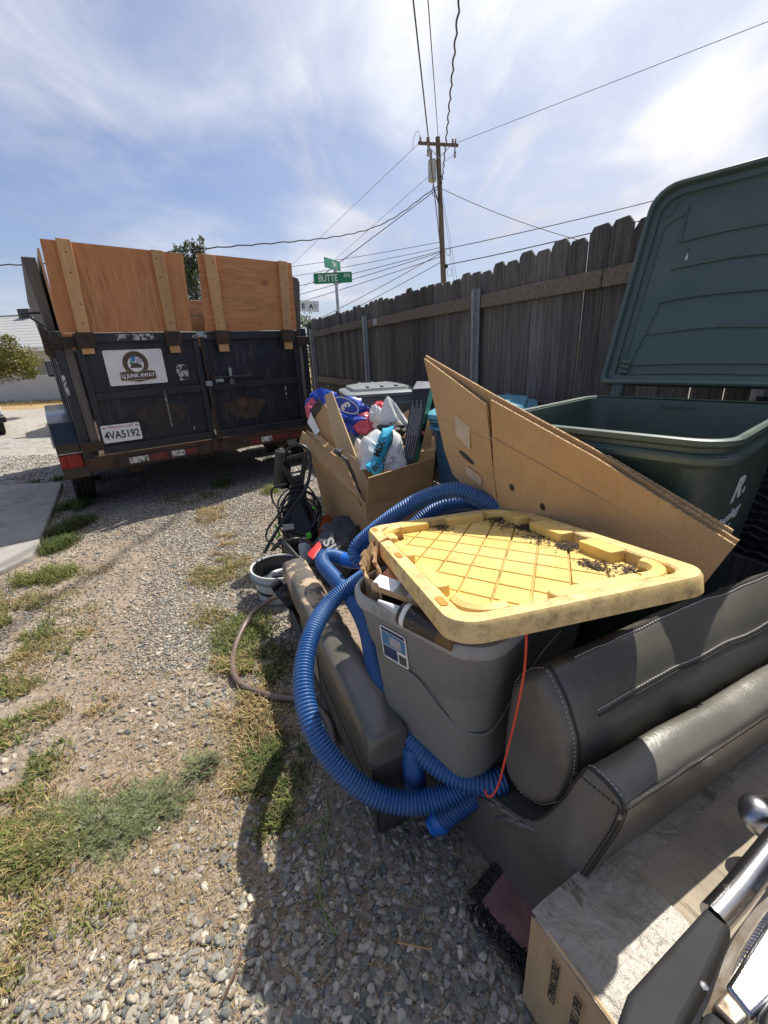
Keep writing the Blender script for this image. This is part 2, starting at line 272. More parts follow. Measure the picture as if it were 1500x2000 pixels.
# ------------------------------------------------------------------ mesh tools
class MB:
    def __init__(s): s.v = []; s.f = []
    def add(s, vs, fs):
        o = len(s.v); s.v += [tuple(p) for p in vs]; s.f += [tuple(i + o for i in f) for f in fs]; return s
    def box(s, x0, x1, y0, y1, z0, z1, m=None):
        vs = [Vector((x, y, z)) for x in (x0, x1) for y in (y0, y1) for z in (z0, z1)]
        if m is not None: vs = [m @ v for v in vs]
        return s.add(vs, [(0, 1, 3, 2), (4, 6, 7, 5), (0, 4, 5, 1), (2, 3, 7, 6), (0, 2, 6, 4), (1, 5, 7, 3)])
    def prism(s, pts, d):                                   # closed 3D polygon pushed along d
        d = Vector(d); n = len(pts); a = [Vector(p) for p in pts]; b = [p + d for p in a]
        s.add(a + b, [tuple(range(n))[::-1], tuple(range(n, 2 * n))] + [(i, (i + 1) % n, n + (i + 1) % n, n + i) for i in range(n)]); return s
    def grid(s, rows, closed=False):
        nr, nc = len(rows), len(rows[0]); fs = []
        for i in range(nr - 1):
            for j in range(nc if closed else nc - 1):
                k = (j + 1) % nc; fs.append((i * nc + j, i * nc + k, (i + 1) * nc + k, (i + 1) * nc + j))
        return s.add([p for r in rows for p in r], fs)
    def loft(s, rings, cap0=True, cap1=True):
        o = len(s.v); n = len(rings[0]); s.grid(rings, True)
        if cap0: s.f.append(tuple(range(o, o + n))[::-1])
        if cap1: s.f.append(tuple(range(o + (len(rings) - 1) * n, o + len(rings) * n)))
        return s
    def tube(s, path, r, seg=8, caps=True, closed=False):
        P = [Vector(p) for p in path]; n = len(P); rad = r if callable(r) else (lambda i: r[i] if isinstance(r, (list, tuple)) else r)
        T = [(P[(i + 1) % n] - P[i - 1]) if closed else (P[min(i + 1, n - 1)] - P[max(i - 1, 0)]) for i in range(n)]
        T = [t.normalized() for t in T]
        ref = Vector((0, 0, 1)) if abs(T[0].z) < .9 else Vector((1, 0, 0)); N = (ref - T[0] * ref.dot(T[0])).normalized(); rings = []
        for i in range(n):
            N = (N - T[i] * N.dot(T[i])); N = N.normalized() if N.length > 1e-6 else T[i].orthogonal().normalized()
            B = T[i].cross(N); rr = rad(i)
            rings.append([P[i] + (N * math.cos(2 * math.pi * k / seg) + B * math.sin(2 * math.pi * k / seg)) * rr for k in range(seg)])
        if closed: rings.append(rings[0]); return s.grid(rings, True)
        return s.loft(rings, caps, caps)
    def lathe(s, prof, seg=24, m=None, caps=(True, True)):
        rings = []
        for r, z in prof:
            ring = [Vector((r * math.cos(2 * math.pi * k / seg), r * math.sin(2 * math.pi * k / seg), z)) for k in range(seg)]
            rings.append([m @ p for p in ring] if m is not None else ring)
        return s.loft(rings, *caps)
    def cyl(s, a, b, r, seg=12): return s.tube([a, b], r, seg)
    def build(s, name, m, parent=None, smooth=False, bevel=0, bseg=2, angle=40):
        me = bpy.data.meshes.new(name); me.from_pydata(s.v, [], s.f); me.update()
        return link(name, me, m, parent, smooth, bevel, bseg, angle)
def link(name, me, m, parent=None, smooth=False, bevel=0, bseg=2, angle=40):
    if m is not None: me.materials.append(M[m] if isinstance(m, str) else m)
    o = bpy.data.objects.new(name, me); COL.objects.link(o)
    if parent is not None: o.parent = parent
    if smooth:
        bm = bmesh.new(); bm.from_mesh(me); bmesh.ops.recalc_face_normals(bm, faces=bm.faces); bm.to_mesh(me); bm.free()
        for p in me.polygons: p.use_smooth = True
        try: me.set_sharp_from_angle(angle=R(angle))
        except Exception: pass
    else:
        bm = bmesh.new(); bm.from_mesh(me); bmesh.ops.recalc_face_normals(bm, faces=bm.faces); bm.to_mesh(me); bm.free()
    if bevel:
        b = o.modifiers.new('bevel', 'BEVEL'); b.width = bevel; b.segments = bseg; b.limit_method = 'ANGLE'; b.angle_limit = R(30)
        for p in me.polygons: p.use_smooth = True
        try: me.set_sharp_from_angle(angle=R(60))
        except Exception: pass
    return o
def tag(o, label, cat, group=None, kind=None):
    if label: o['label'] = label
    if cat: o['category'] = cat
    if group: o['group'] = group
    if kind: o['kind'] = kind
    return o
def thing(name, label, cat, loc=(0, 0, 0), rz=0, group=None):
    o = bpy.data.objects.new(name, None); COL.objects.link(o); o.location = loc; o.rotation_euler = (0, 0, rz); o.empty_display_size = .1
    return tag(o, label, cat, group)
def catmull(pts, step=.02):
    P = [Vector(p) for p in pts]; P = [P[0] * 2 - P[1]] + P + [P[-1] * 2 - P[-2]]; out_ = []
    for i in range(1, len(P) - 2):
        n = max(2, int((P[i + 1] - P[i]).length / step))
        for k in range(n):
            t = k / n; a, b, c_, d = P[i - 1:i + 3]
            out_.append(.5 * ((2 * b) + (c_ - a) * t + (2 * a - 5 * b + 4 * c_ - d) * t * t + (3 * b - a - 3 * c_ + d) * t ** 3))
    out_.append(P[-2]); return out_
def resample(P, step):
    out_ = [P[0]]; acc = 0
    for a, b in zip(P, P[1:]):
        L_ = (b - a).length; d = step - acc
        while d <= L_: out_.append(a.lerp(b, d / L_)); d += step
        acc = (acc + L_) % step
    return out_
def frame(o, x, y):
    x = Vector(x).normalized(); z = x.cross(Vector(y)).normalized(); y = z.cross(x)
    return Matrix(((x.x, y.x, z.x, o[0]), (x.y, y.y, z.y, o[1]), (x.z, y.z, z.z, o[2]), (0, 0, 0, 1)))
def text(name, s, size, mtx, m, parent=None, align='CENTER', ext=.0006, sx=1.0, shear=0.0, bold=0.0):
    cu = bpy.data.curves.new(name, 'FONT'); cu.body = s; cu.size = size; cu.align_x = align; cu.align_y = 'CENTER'; cu.extrude = ext; cu.shear = shear; cu.offset = bold; cu.resolution_u = 3
    t = bpy.data.objects.new(name + '_tmp', cu); COL.objects.link(t); bpy.context.view_layer.update()
    me = bpy.data.meshes.new_from_object(t.evaluated_get(bpy.context.evaluated_depsgraph_get()))
    bpy.data.objects.remove(t); bpy.data.curves.remove(cu)
    me.transform(Matrix.Diagonal((sx, 1, 1, 1))); me.transform(mtx); me.materials.clear(); me.name = name
    o = bpy.data.objects.new(name, me); me.materials.append(M[m]); COL.objects.link(o)
    if parent is not None: o.parent = parent
    return o
def fbm(x, y, z=0.0, s=1.0, o=4): return noise.fractal(Vector((x * s, y * s, z * s)), 1.0, 2.0, o)
def rounded(w, d, r, n=6, cx=0, cy=0):                          # rounded rectangle, ccw list of xy
    pts = []
    for sx, sy, a0 in ((1, 1, 0), (-1, 1, 90), (-1, -1, 180), (1, -1, 270)):
        for k in range(n + 1):
            a = R(a0 + 90 * k / n); pts.append((cx + sx * (w / 2 - r) + r * math.cos(a), cy + sy * (d / 2 - r) + r * math.sin(a)))
    return pts
# ------------------------------------------------------------------ ground
def lane(x, y):
    """1 in the gravelled wheel lane, lower on the weedy dirt beside it"""
    c = -0.62 - 0.37 * (y - 1.2)                 # centre line of the lane drifts left with distance
    d = abs(x - c + .12 * fbm(x, y, 3, 1.3)) 
    return max(0.0, 1.0 - (d / (0.30 + 0.10 * y)) ** 3)
def ground_h(x, y):
    if abs(x) > 7 or y > 10 or y < -2: return 0.0
    return 0.014 * fbm(x, y, 0, 1.6) + 0.004 * fbm(x, y, 5, 9) - .006
xs = sorted(set([round(v, 4) for v in list(np.arange(-4.2, 1.6, .035)) + list(np.arange(-7, -4.2, .2)) + list(np.arange(1.6, 7, .3)) + [-400, -150, -60, -25, -12, 12, 25, 60, 150, 400]]))
ys = sorted(set([round(v, 4) for v in list(np.arange(.3, 5.2, .035)) + list(np.arange(5.2, 10, .25)) + list(np.arange(-2, .3, .3)) + [-100, -30, -8, 13, 18, 26, 40, 80, 200, 500]]))
gb = MB(); gb.grid([[(x, y, ground_h(x, y)) for x in xs] for y in ys])
def ground_material():
    m = bpy.data.materials.new('gravel_dirt'); m.use_nodes = True; t = m.node_tree; p = t.nodes['Principled BSDF']; L = t.links.new
    def mk(ty, **k):
        n = t.nodes.new(ty)
        for q, v in k.items(): setattr(n, q, v)
        return n
    tcn = mk('ShaderNodeTexCoord'); O_ = tcn.outputs['Object']
    def nz(sc, det=6, rou=.6):
        n = mk('ShaderNodeTexNoise'); n.inputs['Scale'].default_value = sc; n.inputs['Detail'].default_value = det; n.inputs['Roughness'].default_value = rou; L(O_, n.inputs['Vector']); return n.outputs[0]
    def rg(v, lo, hi):
        n = mk('ShaderNodeMapRange'); n.inputs[1].default_value = lo; n.inputs[2].default_value = hi; L(v, n.inputs[0]); return n.outputs[0]
    def mixc(f, a, b):
        x = mk('ShaderNodeMix', data_type='RGBA')
        for s_, v in (('A', a), ('B', b)):
            if isinstance(v, tuple): x.inputs[s_].default_value = (*v, 1)
            else: L(v, x.inputs[s_])
        L(f, x.inputs['Factor']); return x.outputs['Result']
    dirt = mixc(rg(nz(2.2), .35, .65), (.265, .21, .16), (.33, .268, .208))
    dirt = mixc(rg(nz(45, 4), .45, .7), dirt, (.165, .12, .085))
    vo = mk('ShaderNodeTexVoronoi'); vo.inputs['Scale'].default_value = 42; L(O_, vo.inputs['Vector'])
    bw = mk('ShaderNodeSeparateColor'); L(vo.outputs['Color'], bw.inputs[0])
    grit = mixc(bw.outputs[0], (.24, .215, .185), (.44, .40, .345))
    near = mixc(rg(nz(1.3, 4), .52, .78), dirt, grit)
    sp = mk('ShaderNodeSeparateXYZ'); L(O_, sp.inputs[0])
    # the gravel road beyond the trailer
    yy = mk('ShaderNodeMath', operation='ADD'); ml = mk('ShaderNodeMath', operation='MULTIPLY'); ml.inputs[1].default_value = 1.2; L(nz(.8, 3), ml.inputs[0]); L(sp.outputs[1], yy.inputs[0]); L(ml.outputs[0], yy.inputs[1])
    road = mixc(rg(nz(9, 8, .75), .35, .65), (.29, .28, .265), (.39, .375, .35))
    vr = mk('ShaderNodeTexVoronoi'); vr.inputs['Scale'].default_value = 13; L(O_, vr.inputs['Vector']); br = mk('ShaderNodeSeparateColor'); L(vr.outputs['Color'], br.inputs[0]); chips = mixc(br.outputs[0], (.16, .155, .145), (.46, .44, .41))
    road = mixc(rg(nz(.5, 4), .35, .65), mixc(rg(nz(4, 3), .3, .6), road, chips), mixc(rg(nz(30, 3), .3, .7), (.25, .23, .20), (.42, .38, .33)))
    col = mixc(rg(yy.outputs[0], 4.2, 5.6), near, road)
    straw = mixc(rg(nz(3, 6), .35, .65), (.42, .31, .15), (.30, .21, .10))
    col = mixc(rg(yy.outputs[0], 15.6, 16.2), col, straw)
    L(col, p.inputs['Base Color']); p.inputs['Roughness'].default_value = .95; p.inputs['Specular IOR Level'].default_value = .2
    b1 = mk('ShaderNodeBump'); b1.inputs['Strength'].default_value = .7; b1.inputs['Distance'].default_value = .012; L(vo.outputs['Distance'], b1.inputs['Height'])
    b2 = mk('ShaderNodeBump'); b2.inputs['Strength'].default_value = .6; b2.inputs['Distance'].default_value = .008; L(nz(70, 6, .7), b2.inputs['Height']); L(b1.outputs[0], b2.inputs['Normal']); L(b2.outputs[0], p.inputs['Normal'])
    return m
ground = gb.build('ground', ground_material(), None, smooth=True, angle=180); ground['kind'] = 'structure'

slab = MB()
sp_ = [(-3.73, 4.95), (-3.3, 4.22), (-2.63, 3.04), (-2.545, 2.86), (-2.62, 2.52), (-2.78, 2.2), (-9, 1.9), (-9, 5.2)]
slab.prism([(x, y, -.05) for x, y in sp_], (0, 0, .095))
slab = slab.build('concrete_slab', 'concrete', None, bevel=.012); slab['kind'] = 'structure'

# ---- stones
def sphere_template(sub, seed):
    bm = bmesh.new(); bmesh.ops.create_icosphere(bm, subdivisions=sub, radius=1.0); r = random.Random(seed)
    for v in bm.verts:
        k = 1 + .42 * noise.noise(v.co * 1.15 + Vector((seed * 3.1, seed, 0))) + r.uniform(-.07, .07)
        v.co *= k
        v.co.x = max(-.80, min(.78, v.co.x)); v.co.y = max(-.72, min(.8, v.co.y)); v.co.z = max(-.7, min(.66 + .2 * v.co.x, v.co.z))
    vs = np.array([v.co[:] for v in bm.verts]); fs = np.array([[w.index for w in f.verts] for f in bm.faces]); bm.free(); return vs, fs
T1 = [sphere_template(1, i) for i in range(10)]; T2 = [sphere_template(2, i + 20) for i in range(12)]
PAL = np.array([1.10, 1.05, .97]) * np.array([(.15, .155, .155), (.20, .20, .19), (.25, .245, .225), (.12, .135, .14), (.30, .27, .225), (.34, .315, .27), (.22, .18, .145), (.42, .40, .36), (.17, .175, .165), (.27, .265, .25)])
def stone_col(): return PAL[rng.integers(len(PAL))] * rng.uniform(.75, 1.25)
def in_pile(x, y):                          # under the things: nothing to see
    if x > 1.3 or (y < .45 and x > .3): return True
    return x > (-.20 + (1.0 - y) * .33 if y < 2.0 else -.45) + .28 and y < 2.4
def patch(x, y, cx, cy, rx, ry): return math.exp(-(((x - cx) / rx) ** 2 + ((y - cy) / ry) ** 2))
cand = []
n_try = 0
while len(cand) < 85000 and n_try < 1800000:
    n_try += 1
    y = .36 + 6.6 * rng.random() ** 1.9; x = -(.55 + .95 * y) + (1.05 + 1.25 * y) * rng.random()
    if in_pile(x, y) or x > .9: continue
    if x < -2.5 and y > 1.9 and y < 5 and (x + 3.73) / 1.15 < (4.95 - y) / 2.0 + .03: continue
    d = .20 + .75 * lane(x, y) * min(1, .5 + .55 * max(0, y - .9))
    if y < 1.1: d = max(d, .20 + .42 * patch(x, y, .02, .55, .36, .34) + .24 * patch(x, y, -.5, .45, .4, .14))
    d *= 1 - .75 * patch(x, y, -.62, 1.10, .28, .22) - .5 * patch(x, y, -.5, .72, .14, .12)
    d *= 1 - .80 * patch(x, y, -.95, .92, .32, .25) 
    d *= .55 + .9 * (.5 + .5 * fbm(x, y, 1, 2.2))
    if x < -.30: d *= 1 - .55 * patch(x, y, -.62, .72, .32, .2)
    if y > 3.2: d = max(d, .55)
    if rng.random() > d: continue
    s = min(.0120, .0022 + .0017 * rng.gamma(1.6))
    if y < 1.6 and rng.random() < .45: s = rng.uniform(.0012, .0026)
    if y < 1.5 and rng.random() < (.075 if y < .85 else .035): s = rng.uniform(.007, .0145)
    if y > 1.6: s = max(s, .0050 + .0012 * min(y, 4))
    cand.append((x, y, s))
cand.sort(key=lambda c: -c[2] / math.sqrt(c[0] ** 2 + c[1] ** 2 + 1.69))
def stone_xf(x, y, s):
    sx, sy, sz = s * rng.uniform(.9, 1.7), s * rng.uniform(.6, 1.15), s * rng.uniform(.34, .72); a = rng.uniform(0, 6.28); tx, ty = rng.normal(0, .32, 2)
    Rz = np.array([[math.cos(a), -math.sin(a), 0], [math.sin(a), math.cos(a), 0], [0, 0, 1]]); Rx = np.array([[1, 0, 0], [0, math.cos(tx), -math.sin(tx)], [0, math.sin(tx), math.cos(tx)]]); Ry = np.array([[math.cos(ty), 0, math.sin(ty)], [0, 1, 0], [-math.sin(ty), 0, math.cos(ty)]])
    return (Rx @ Ry @ Rz) @ np.diag((sx, sy, sz)), np.array((x, y, ground_h(x, y) + sz * .35))
# the 300 that show largest: single stones that share twelve shapes in a few colours
single_meshes = []
for i, (vs, fs) in enumerate(T2):
    me = bpy.data.meshes.new('stone'); me.from_pydata(vs.tolist(), [], fs.tolist()); me.materials.append(M['stone_attr'])
    ca = me.attributes.new('col', 'FLOAT_COLOR', 'POINT'); cc = PAL[i % len(PAL)]
    ca.data.foreach_set('color', np.tile(np.append(cc, 1.0), len(vs)).astype(np.float32))
    for p in me.polygons: p.use_smooth = True
    try: me.set_sharp_from_angle(angle=R(38))
    except Exception: pass
    single_meshes.append(me)
for x, y, s in cand[:300]:
    A, t0 = stone_xf(x, y, s); o = bpy.data.objects.new('stone', single_meshes[rng.integers(len(single_meshes))]); COL.objects.link(o); o.parent = ground
    o.matrix_local = Matrix(((*A[0], t0[0]), (*A[1], t0[1]), (*A[2], t0[2]), (0, 0, 0, 1)))
def merged_stones(name, lst, templates):
    V, F, C = [], [], []; off = 0
    for x, y, s in lst:
        vs, fs = templates[rng.integers(len(templates))]; A, t0 = stone_xf(x, y, s)
        V.append(vs @ A.T + t0); F.append(fs + off); off += len(vs); C.append(np.tile(np.append(stone_col(), 1.0), (len(vs), 1)))
    V = np.concatenate(V); F = np.concatenate(F); C = np.concatenate(C).astype(np.float32)
    me = bpy.data.meshes.new(name); me.vertices.add(len(V)); me.vertices.foreach_set('co', V.astype(np.float32).ravel())
    me.loops.add(F.size); me.loops.foreach_set('vertex_index', F.astype(np.int32).ravel()); me.polygons.add(len(F)); me.polygons.foreach_set('loop_start', np.arange(0, F.size, 3, dtype=np.int32)); me.update(calc_edges=True)
    ca = me.attributes.new('col', 'FLOAT_COLOR', 'POINT'); ca.data.foreach_set('color', C.ravel())
    me.materials.append(M['stone_attr']); o = bpy.data.objects.new(name, me); COL.objects.link(o); o.parent = ground; o['kind'] = 'stuff'; return o
merged_stones('gravel', cand[300:4300], T2)
merged_stones('fine_gravel', cand[4300:], T1)

# ---- grass and litter
def blades(name, label, specs, mtl='grass_attr', cat='grass'):
    V, F, C = [], [], []
    for (cx, cy, rx, ry, n, h, cols, lean) in specs:
        for _ in range(n):
            a, q = rng.uniform(0, 6.283), math.sqrt(rng.random()) * rng.uniform(.7, 1.0); x = cx + rx * q * math.cos(a) + .03 * rng.normal(); y = cy + ry * q * math.sin(a) + .03 * rng.normal()
            if fbm(x, y, 9, 4.5) < -.12: continue
            z = ground_h(x, y); hh = h * rng.uniform(.45, 1.15) * (1 - .4 * q); w = rng.uniform(.0011, .0026) * (1 + h * 4); an = rng.uniform(0, 6.283); L_ = hh * lean * rng.uniform(.3, 1.4)
            dx, dy = math.cos(an), math.sin(an); pxx, pyy = -dy * w, dx * w; b = len(V)
            V += [(x - pxx, y - pyy, z), (x + pxx, y + pyy, z), (x + dx * L_ * .35 - pxx * .8, y + dy * L_ * .35 - pyy * .8, z + hh * .62), (x + dx * L_ * .35 + pxx * .8, y + dy * L_ * .35 + pyy * .8, z + hh * .62), (x + dx * L_, y + dy * L_, z + hh * rng.uniform(.75, 1.0))]
            F += [(b, b + 1, b + 3, b + 2), (b + 2, b + 3, b + 4)]
            cc = np.array(cols[rng.integers(len(cols))]) * rng.uniform(.75, 1.25); C += [(*cc, 1)] * 5
    me = bpy.data.meshes.new(name); me.from_pydata(V, [], F); me.update(); ca = me.attributes.new('col', 'FLOAT_COLOR', 'POINT'); ca.data.foreach_set('color', np.array(C, dtype=np.float32).ravel())
    o = link(name, me, mtl); return tag(o, label, cat, kind='stuff')
def scatter(n, x0, x1, y0, y1, cnt, h, cols, r=.05, keep=lambda x, y: True):
    out_ = []
    for _ in range(n):
        x, y = rng.uniform(x0, x1), rng.uniform(y0, y1)
        if keep(x, y): out_.append((x, y, r * rng.uniform(.5, 1.5), r * rng.uniform(.5, 1.5), int(cnt * rng.uniform(.4, 1.6)), h * rng.uniform(.6, 1.3), cols, 1.3))
    return out_
GREEN = [(.10, .15, .035), (.13, .175, .045), (.075, .115, .03), (.17, .19, .06)]; LIME = [(.19, .22, .06), (.15, .19, .045), (.23, .24, .08), (.28, .25, .10)]
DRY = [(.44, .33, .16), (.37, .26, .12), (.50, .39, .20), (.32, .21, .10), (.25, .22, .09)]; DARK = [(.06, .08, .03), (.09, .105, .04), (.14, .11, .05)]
blades('verge_grass', 'green and straw coloured weedy grass along the left edge of the lane', [
    (-2.28, 2.62, .22, .16, 1900, .075, LIME, 1.0), (-2.15, 2.2, .22, .22, 1000, .05, LIME + DRY, 1.2), (-2.05, 1.95, .36, .26, 2200, .050, GREEN + LIME, 1.1), (-1.50, 1.80, .10, .06, 200, .04, GREEN, 1.2),
    (-1.68, 1.42, .30, .20, 2000, .045, LIME + GREEN, 1.2), (-1.38, 1.10, .24, .18, 1900, .04, LIME + GREEN, 1.2), (-1.16, .86, .22, .16, 1700, .04, LIME + DRY, 1.3), (-1.0, .62, .12, .12, 900, .045, LIME + DRY, 1.2),
    (-1.85, 1.65, .30, .2, 700, .04, DRY, 1.4), (-.78, .70, .05, .035, 140, .03, LIME, 1.0), (-.94, .52, .10, .05, 240, .035, LIME, 1.0)]
    + scatter(230, -2.4, -.85, .6, 2.7, 60, .04, LIME + DRY, .07, lambda x, y: x < -.55 - .52 * y + .2 * fbm(x, y, 2, 2)) + scatter(120, -1.9, -.7, .6, 2.2, 40, .03, DRY, .06, lambda x, y: x < -.35 - .55 * y))
blades('slab_edge_grass', 'dark green grass growing along the edge of the concrete slab', [
    (-2.52, 3.12, .09, .2, 1000, .09, GREEN, .9), (-2.70, 3.55, .13, .28, 1900, .10, GREEN + DARK, .9), (-3.05, 4.05, .13, .28, 1300, .11, GREEN, .9), (-3.9, 5.15, .6, .16, 1500, .10, GREEN + DARK, .9)])
blades('dry_strip_grass', 'dry straw coloured grass strip running down the middle of the gravel lane', [
    (-1.26, 2.95, .14, .30, 1500, .045, DRY, 1.3), (-1.10, 2.55, .20, .24, 1600, .05, DRY + LIME, 1.3), (-.92, 2.12, .18, .22, 1300, .045, LIME + DRY, 1.2), (-.74, 1.85, .16, .2, 1400, .05, LIME + GREEN, 1.2), (-.66, 1.55, .16, .18, 1500, .055, LIME + DRY, 1.3),
    (-1.75, 4.6, .14, .14, 300, .13, GREEN, .7), (-1.95, 4.2, .35, .22, 700, .07, DRY + DARK, 1.1), (-1.55, 3.7, .2, .25, 700, .06, DRY, 1.2), (-1.15, 4.3, .10, .16, 260, .10, LIME, .9), (-.56, 1.36, .16, .14, 900, .04, DRY, 1.5), (-.48, 1.20, .12, .10, 600, .04, DRY + DARK, 1.3)] + scatter(110, -1.6, -.35, 1.0, 3.6, 45, .035, DRY + LIME, .06, lambda x, y: abs(x + .30 + .30 * y) < .22))
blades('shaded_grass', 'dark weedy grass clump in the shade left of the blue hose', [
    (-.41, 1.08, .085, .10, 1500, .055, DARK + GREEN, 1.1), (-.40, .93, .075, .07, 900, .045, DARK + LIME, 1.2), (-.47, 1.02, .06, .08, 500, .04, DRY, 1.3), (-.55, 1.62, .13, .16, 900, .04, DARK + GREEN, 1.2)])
blades('house_grass', 'dry straw lawn strip in front of the pale house', [(-13.5, 17.6, 4.5, 1.0, 5000, .16, DRY, 1.0), (-14.5, 18.5, 3.0, .25, 900, .2, GREEN, .8)])
# straw and chaff lying flat
def litter(name, label, n, cols, spread):
    V, F, C = [], [], []
    for _ in range(n):
        cx, cy, rx, ry = spread[rng.integers(len(spread))]; x, y = cx + rx * rng.normal() * .6, cy + ry * rng.normal() * .6; a = rng.uniform(0, 6.28); l = rng.uniform(.003, .012); w = rng.uniform(.0005, .0012); z = ground_h(x, y) + rng.uniform(.002, .009)
        dx, dy = math.cos(a) * l, math.sin(a) * l; ex, ey = -math.sin(a) * w, math.cos(a) * w; b = len(V); k = rng.uniform(-.003, .003)
        V += [(x - dx - ex, y - dy - ey, z), (x - dx + ex, y - dy + ey, z), (x + ex, y + ey, z + abs(k)), (x - ex, y - ey, z + abs(k)), (x + dx, y + dy, z)]
        F += [(b, b + 1, b + 2, b + 3), (b + 3, b + 2, b + 4)]; cc = np.array(cols[rng.integers(len(cols))]) * rng.uniform(.7, 1.2); C += [(*cc, 1)] * 5
    me = bpy.data.meshes.new(name); me.from_pydata(V, [], F); me.update(); ca = me.attributes.new('col', 'FLOAT_COLOR', 'POINT'); ca.data.foreach_set('color', np.array(C, dtype=np.float32).ravel())
    return tag(link(name, me, 'grass_attr'), label, 'straw', kind='stuff')
litter('straw_litter', 'scattered bits of straw and chaff lying on the dirt', 16000, DRY + [(.5, .42, .27), (.2, .15, .1)],
       [(-.62, 1.10, .22, .24), (-.62, 1.10, .3, .3), (-.55, .85, .28, .3), (-.9, 1.3, .4, .4), (-1.3, 1.6, .5, .5), (-1.1, 2.4, .3, .6), (-.8, .65, .3, .2), (-.2, .65, .4, .2), (-1.0, .9, .35, .35)])
# single weeds
def feathery_plant(name, label, cx, cy, rx, ry, n, cols, h, leaf=.010):
    V, F, C = [], [], []; st = MB()
    for i in range(n):
        a = rng.uniform(0, 6.283); q = math.sqrt(rng.random()) * (1 + .45 * noise.noise(Vector((math.cos(a) * 1.7 + cx * 9, math.sin(a) * 1.7, cy * 5)))); sx_, sy_ = cx + rx * q * math.cos(a), cy + ry * q * math.sin(a); ex, ey = sx_ + rng.normal() * .02, sy_ + rng.normal() * .02; hz = h * (.35 + .9 * (.5 + .5 * noise.noise(Vector((sx_ * 14, sy_ * 14, 2))))) * rng.uniform(.3, 1.3)
        p0 = Vector((sx_ - math.cos(a) * .035, sy_ - math.sin(a) * .035, ground_h(cx, cy))); p1 = Vector((ex, ey, hz + ground_h(ex, ey))); mid = (p0 + p1) / 2 + Vector((0, 0, hz * .35)); d = (p1 - p0)
        if i % 6 == 0: st.tube([p0, mid, p1], [.0014, .0011, .0006], 4)
        side = d.cross(Vector((0, 0, 1))).normalized() if d.length > 1e-4 else Vector((1, 0, 0))
        cc = np.array(cols[rng.integers(len(cols))]) * rng.uniform(.75, 1.2)
        for k in range(16):
            t = rng.uniform(.25, 1.0); b = p0.lerp(mid, t * 2) if t < .5 else mid.lerp(p1, t * 2 - 1); sg = rng.choice((-1, 1)); dv = (side * sg * rng.uniform(.3, 1) + d.normalized() * rng.uniform(.2, .9) + Vector((0, 0, rng.uniform(-.2, .7)))).normalized() * leaf * rng.uniform(.6, 1.5)
            wv = dv.cross(Vector((0, 0, 1))).normalized() * .0013; o_ = len(V); V += [tuple(b - wv), tuple(b + wv), tuple(b + dv)]; F.append((o_, o_ + 1, o_ + 2)); C += [(*cc, 1)] * 3
    r = thing(name, label, 'plant', (0, 0, 0)); st.build('stem', 'bark', r)
    me = bpy.data.meshes.new('leaves'); me.from_pydata(V, [], F); me.update(); ca = me.attributes.new('col', 'FLOAT_COLOR', 'POINT'); ca.data.foreach_set('color', np.array(C, dtype=np.float32).ravel()); link('leaves', me, 'grass_attr', r); return r
SAGE = [(.24, .28, .13), (.20, .25, .11), (.29, .31, .19), (.17, .20, .10), (.33, .32, .18)]
feathery_plant('feathery_weed', 'low spreading grey-green feathery weed on the dirt at lower left', -.93, .915, .22, .105, 900, SAGE, .020, .012)
feathery_plant('feathery_weed', 'sparser upper right lobe of the low grey-green weed patch', -.78, .985, .12, .075, 500, SAGE, .022, .010)
feathery_plant('feathery_weed', 'yellowish lower left lobe of the low grey-green weed patch', -1.07, .845, .14, .08, 520, LIME, .024, .010)
feathery_plant('small_weed', 'small feathery green weed just above the spreading grey-green weed', -.66, 1.10, .06, .05, 160, SAGE, .04)
def trailing_weed(name, label, pts, cols):
    P = resample(catmull(pts, .01), .012); r = thing(name, label, 'plant'); MB().tube(P, .0016, 5).build('stem', M['lime_stem'] if 'lime_stem' in M else 'bark', r)
    V, F, C = [], [], []
    for p in P:
        for k in range(3):
            a = rng.uniform(0, 6.28); d = Vector((math.cos(a), math.sin(a), rng.uniform(-.1, .5))) * rng.uniform(.006, .018); w = d.cross(Vector((0, 0, 1))).normalized() * .0022; o_ = len(V)
            V += [tuple(p - w * .3), tuple(p + d * .6 + w), tuple(p + d), tuple(p + d * .6 - w)]; F.append((o_, o_ + 1, o_ + 2, o_ + 3)); C += [(*(np.array(cols[rng.integers(len(cols))]) * rng.uniform(.7, 1.2)), 1)] * 4
    me = bpy.data.meshes.new('leaves'); me.from_pydata(V, [], F); me.update(); ca = me.attributes.new('col', 'FLOAT_COLOR', 'POINT'); ca.data.foreach_set('color', np.array(C, dtype=np.float32).ravel()); link('leaves', me, 'grass_attr', r)
M['lime_stem'] = mat('lime_stem', (.16, .20, .07), (.2, .24, .09), .6, scale=20)
trailing_weed('trailing_weed', 'thin green trailing weed on the shaded gravel below the blue hose', [(-.215, .93, .06), (-.205, .86, .045), (-.215, .80, .03), (-.215, .73, .02), (-.205, .68, .015), (-.165, .62, .01)], GREEN)
trailing_weed('trailing_weed', 'short green sprig leaning left under the bottom of the blue hose', [(-.20, .87, .05), (-.26, .85, .045), (-.31, .83, .02)], GREEN)
tw = MB().tube(catmull([(-.655, 1.07, .012), (-.63, 1.085, .016), (-.605, 1.10, .014)], .01), [.004] * 3 + [.003] * 60, 6).build('twig', 'twig'); tag(tw, 'short brown twig lying on the sunlit dirt', 'twig')
tw = MB().tube(catmull([(-.40, .52, .01), (-.385, .56, .014), (-.38, .60, .01)], .01), .0025, 6).build('twig', 'twig'); tag(tw, 'thin dark twig on the dirt near the bottom of the picture', 'twig')
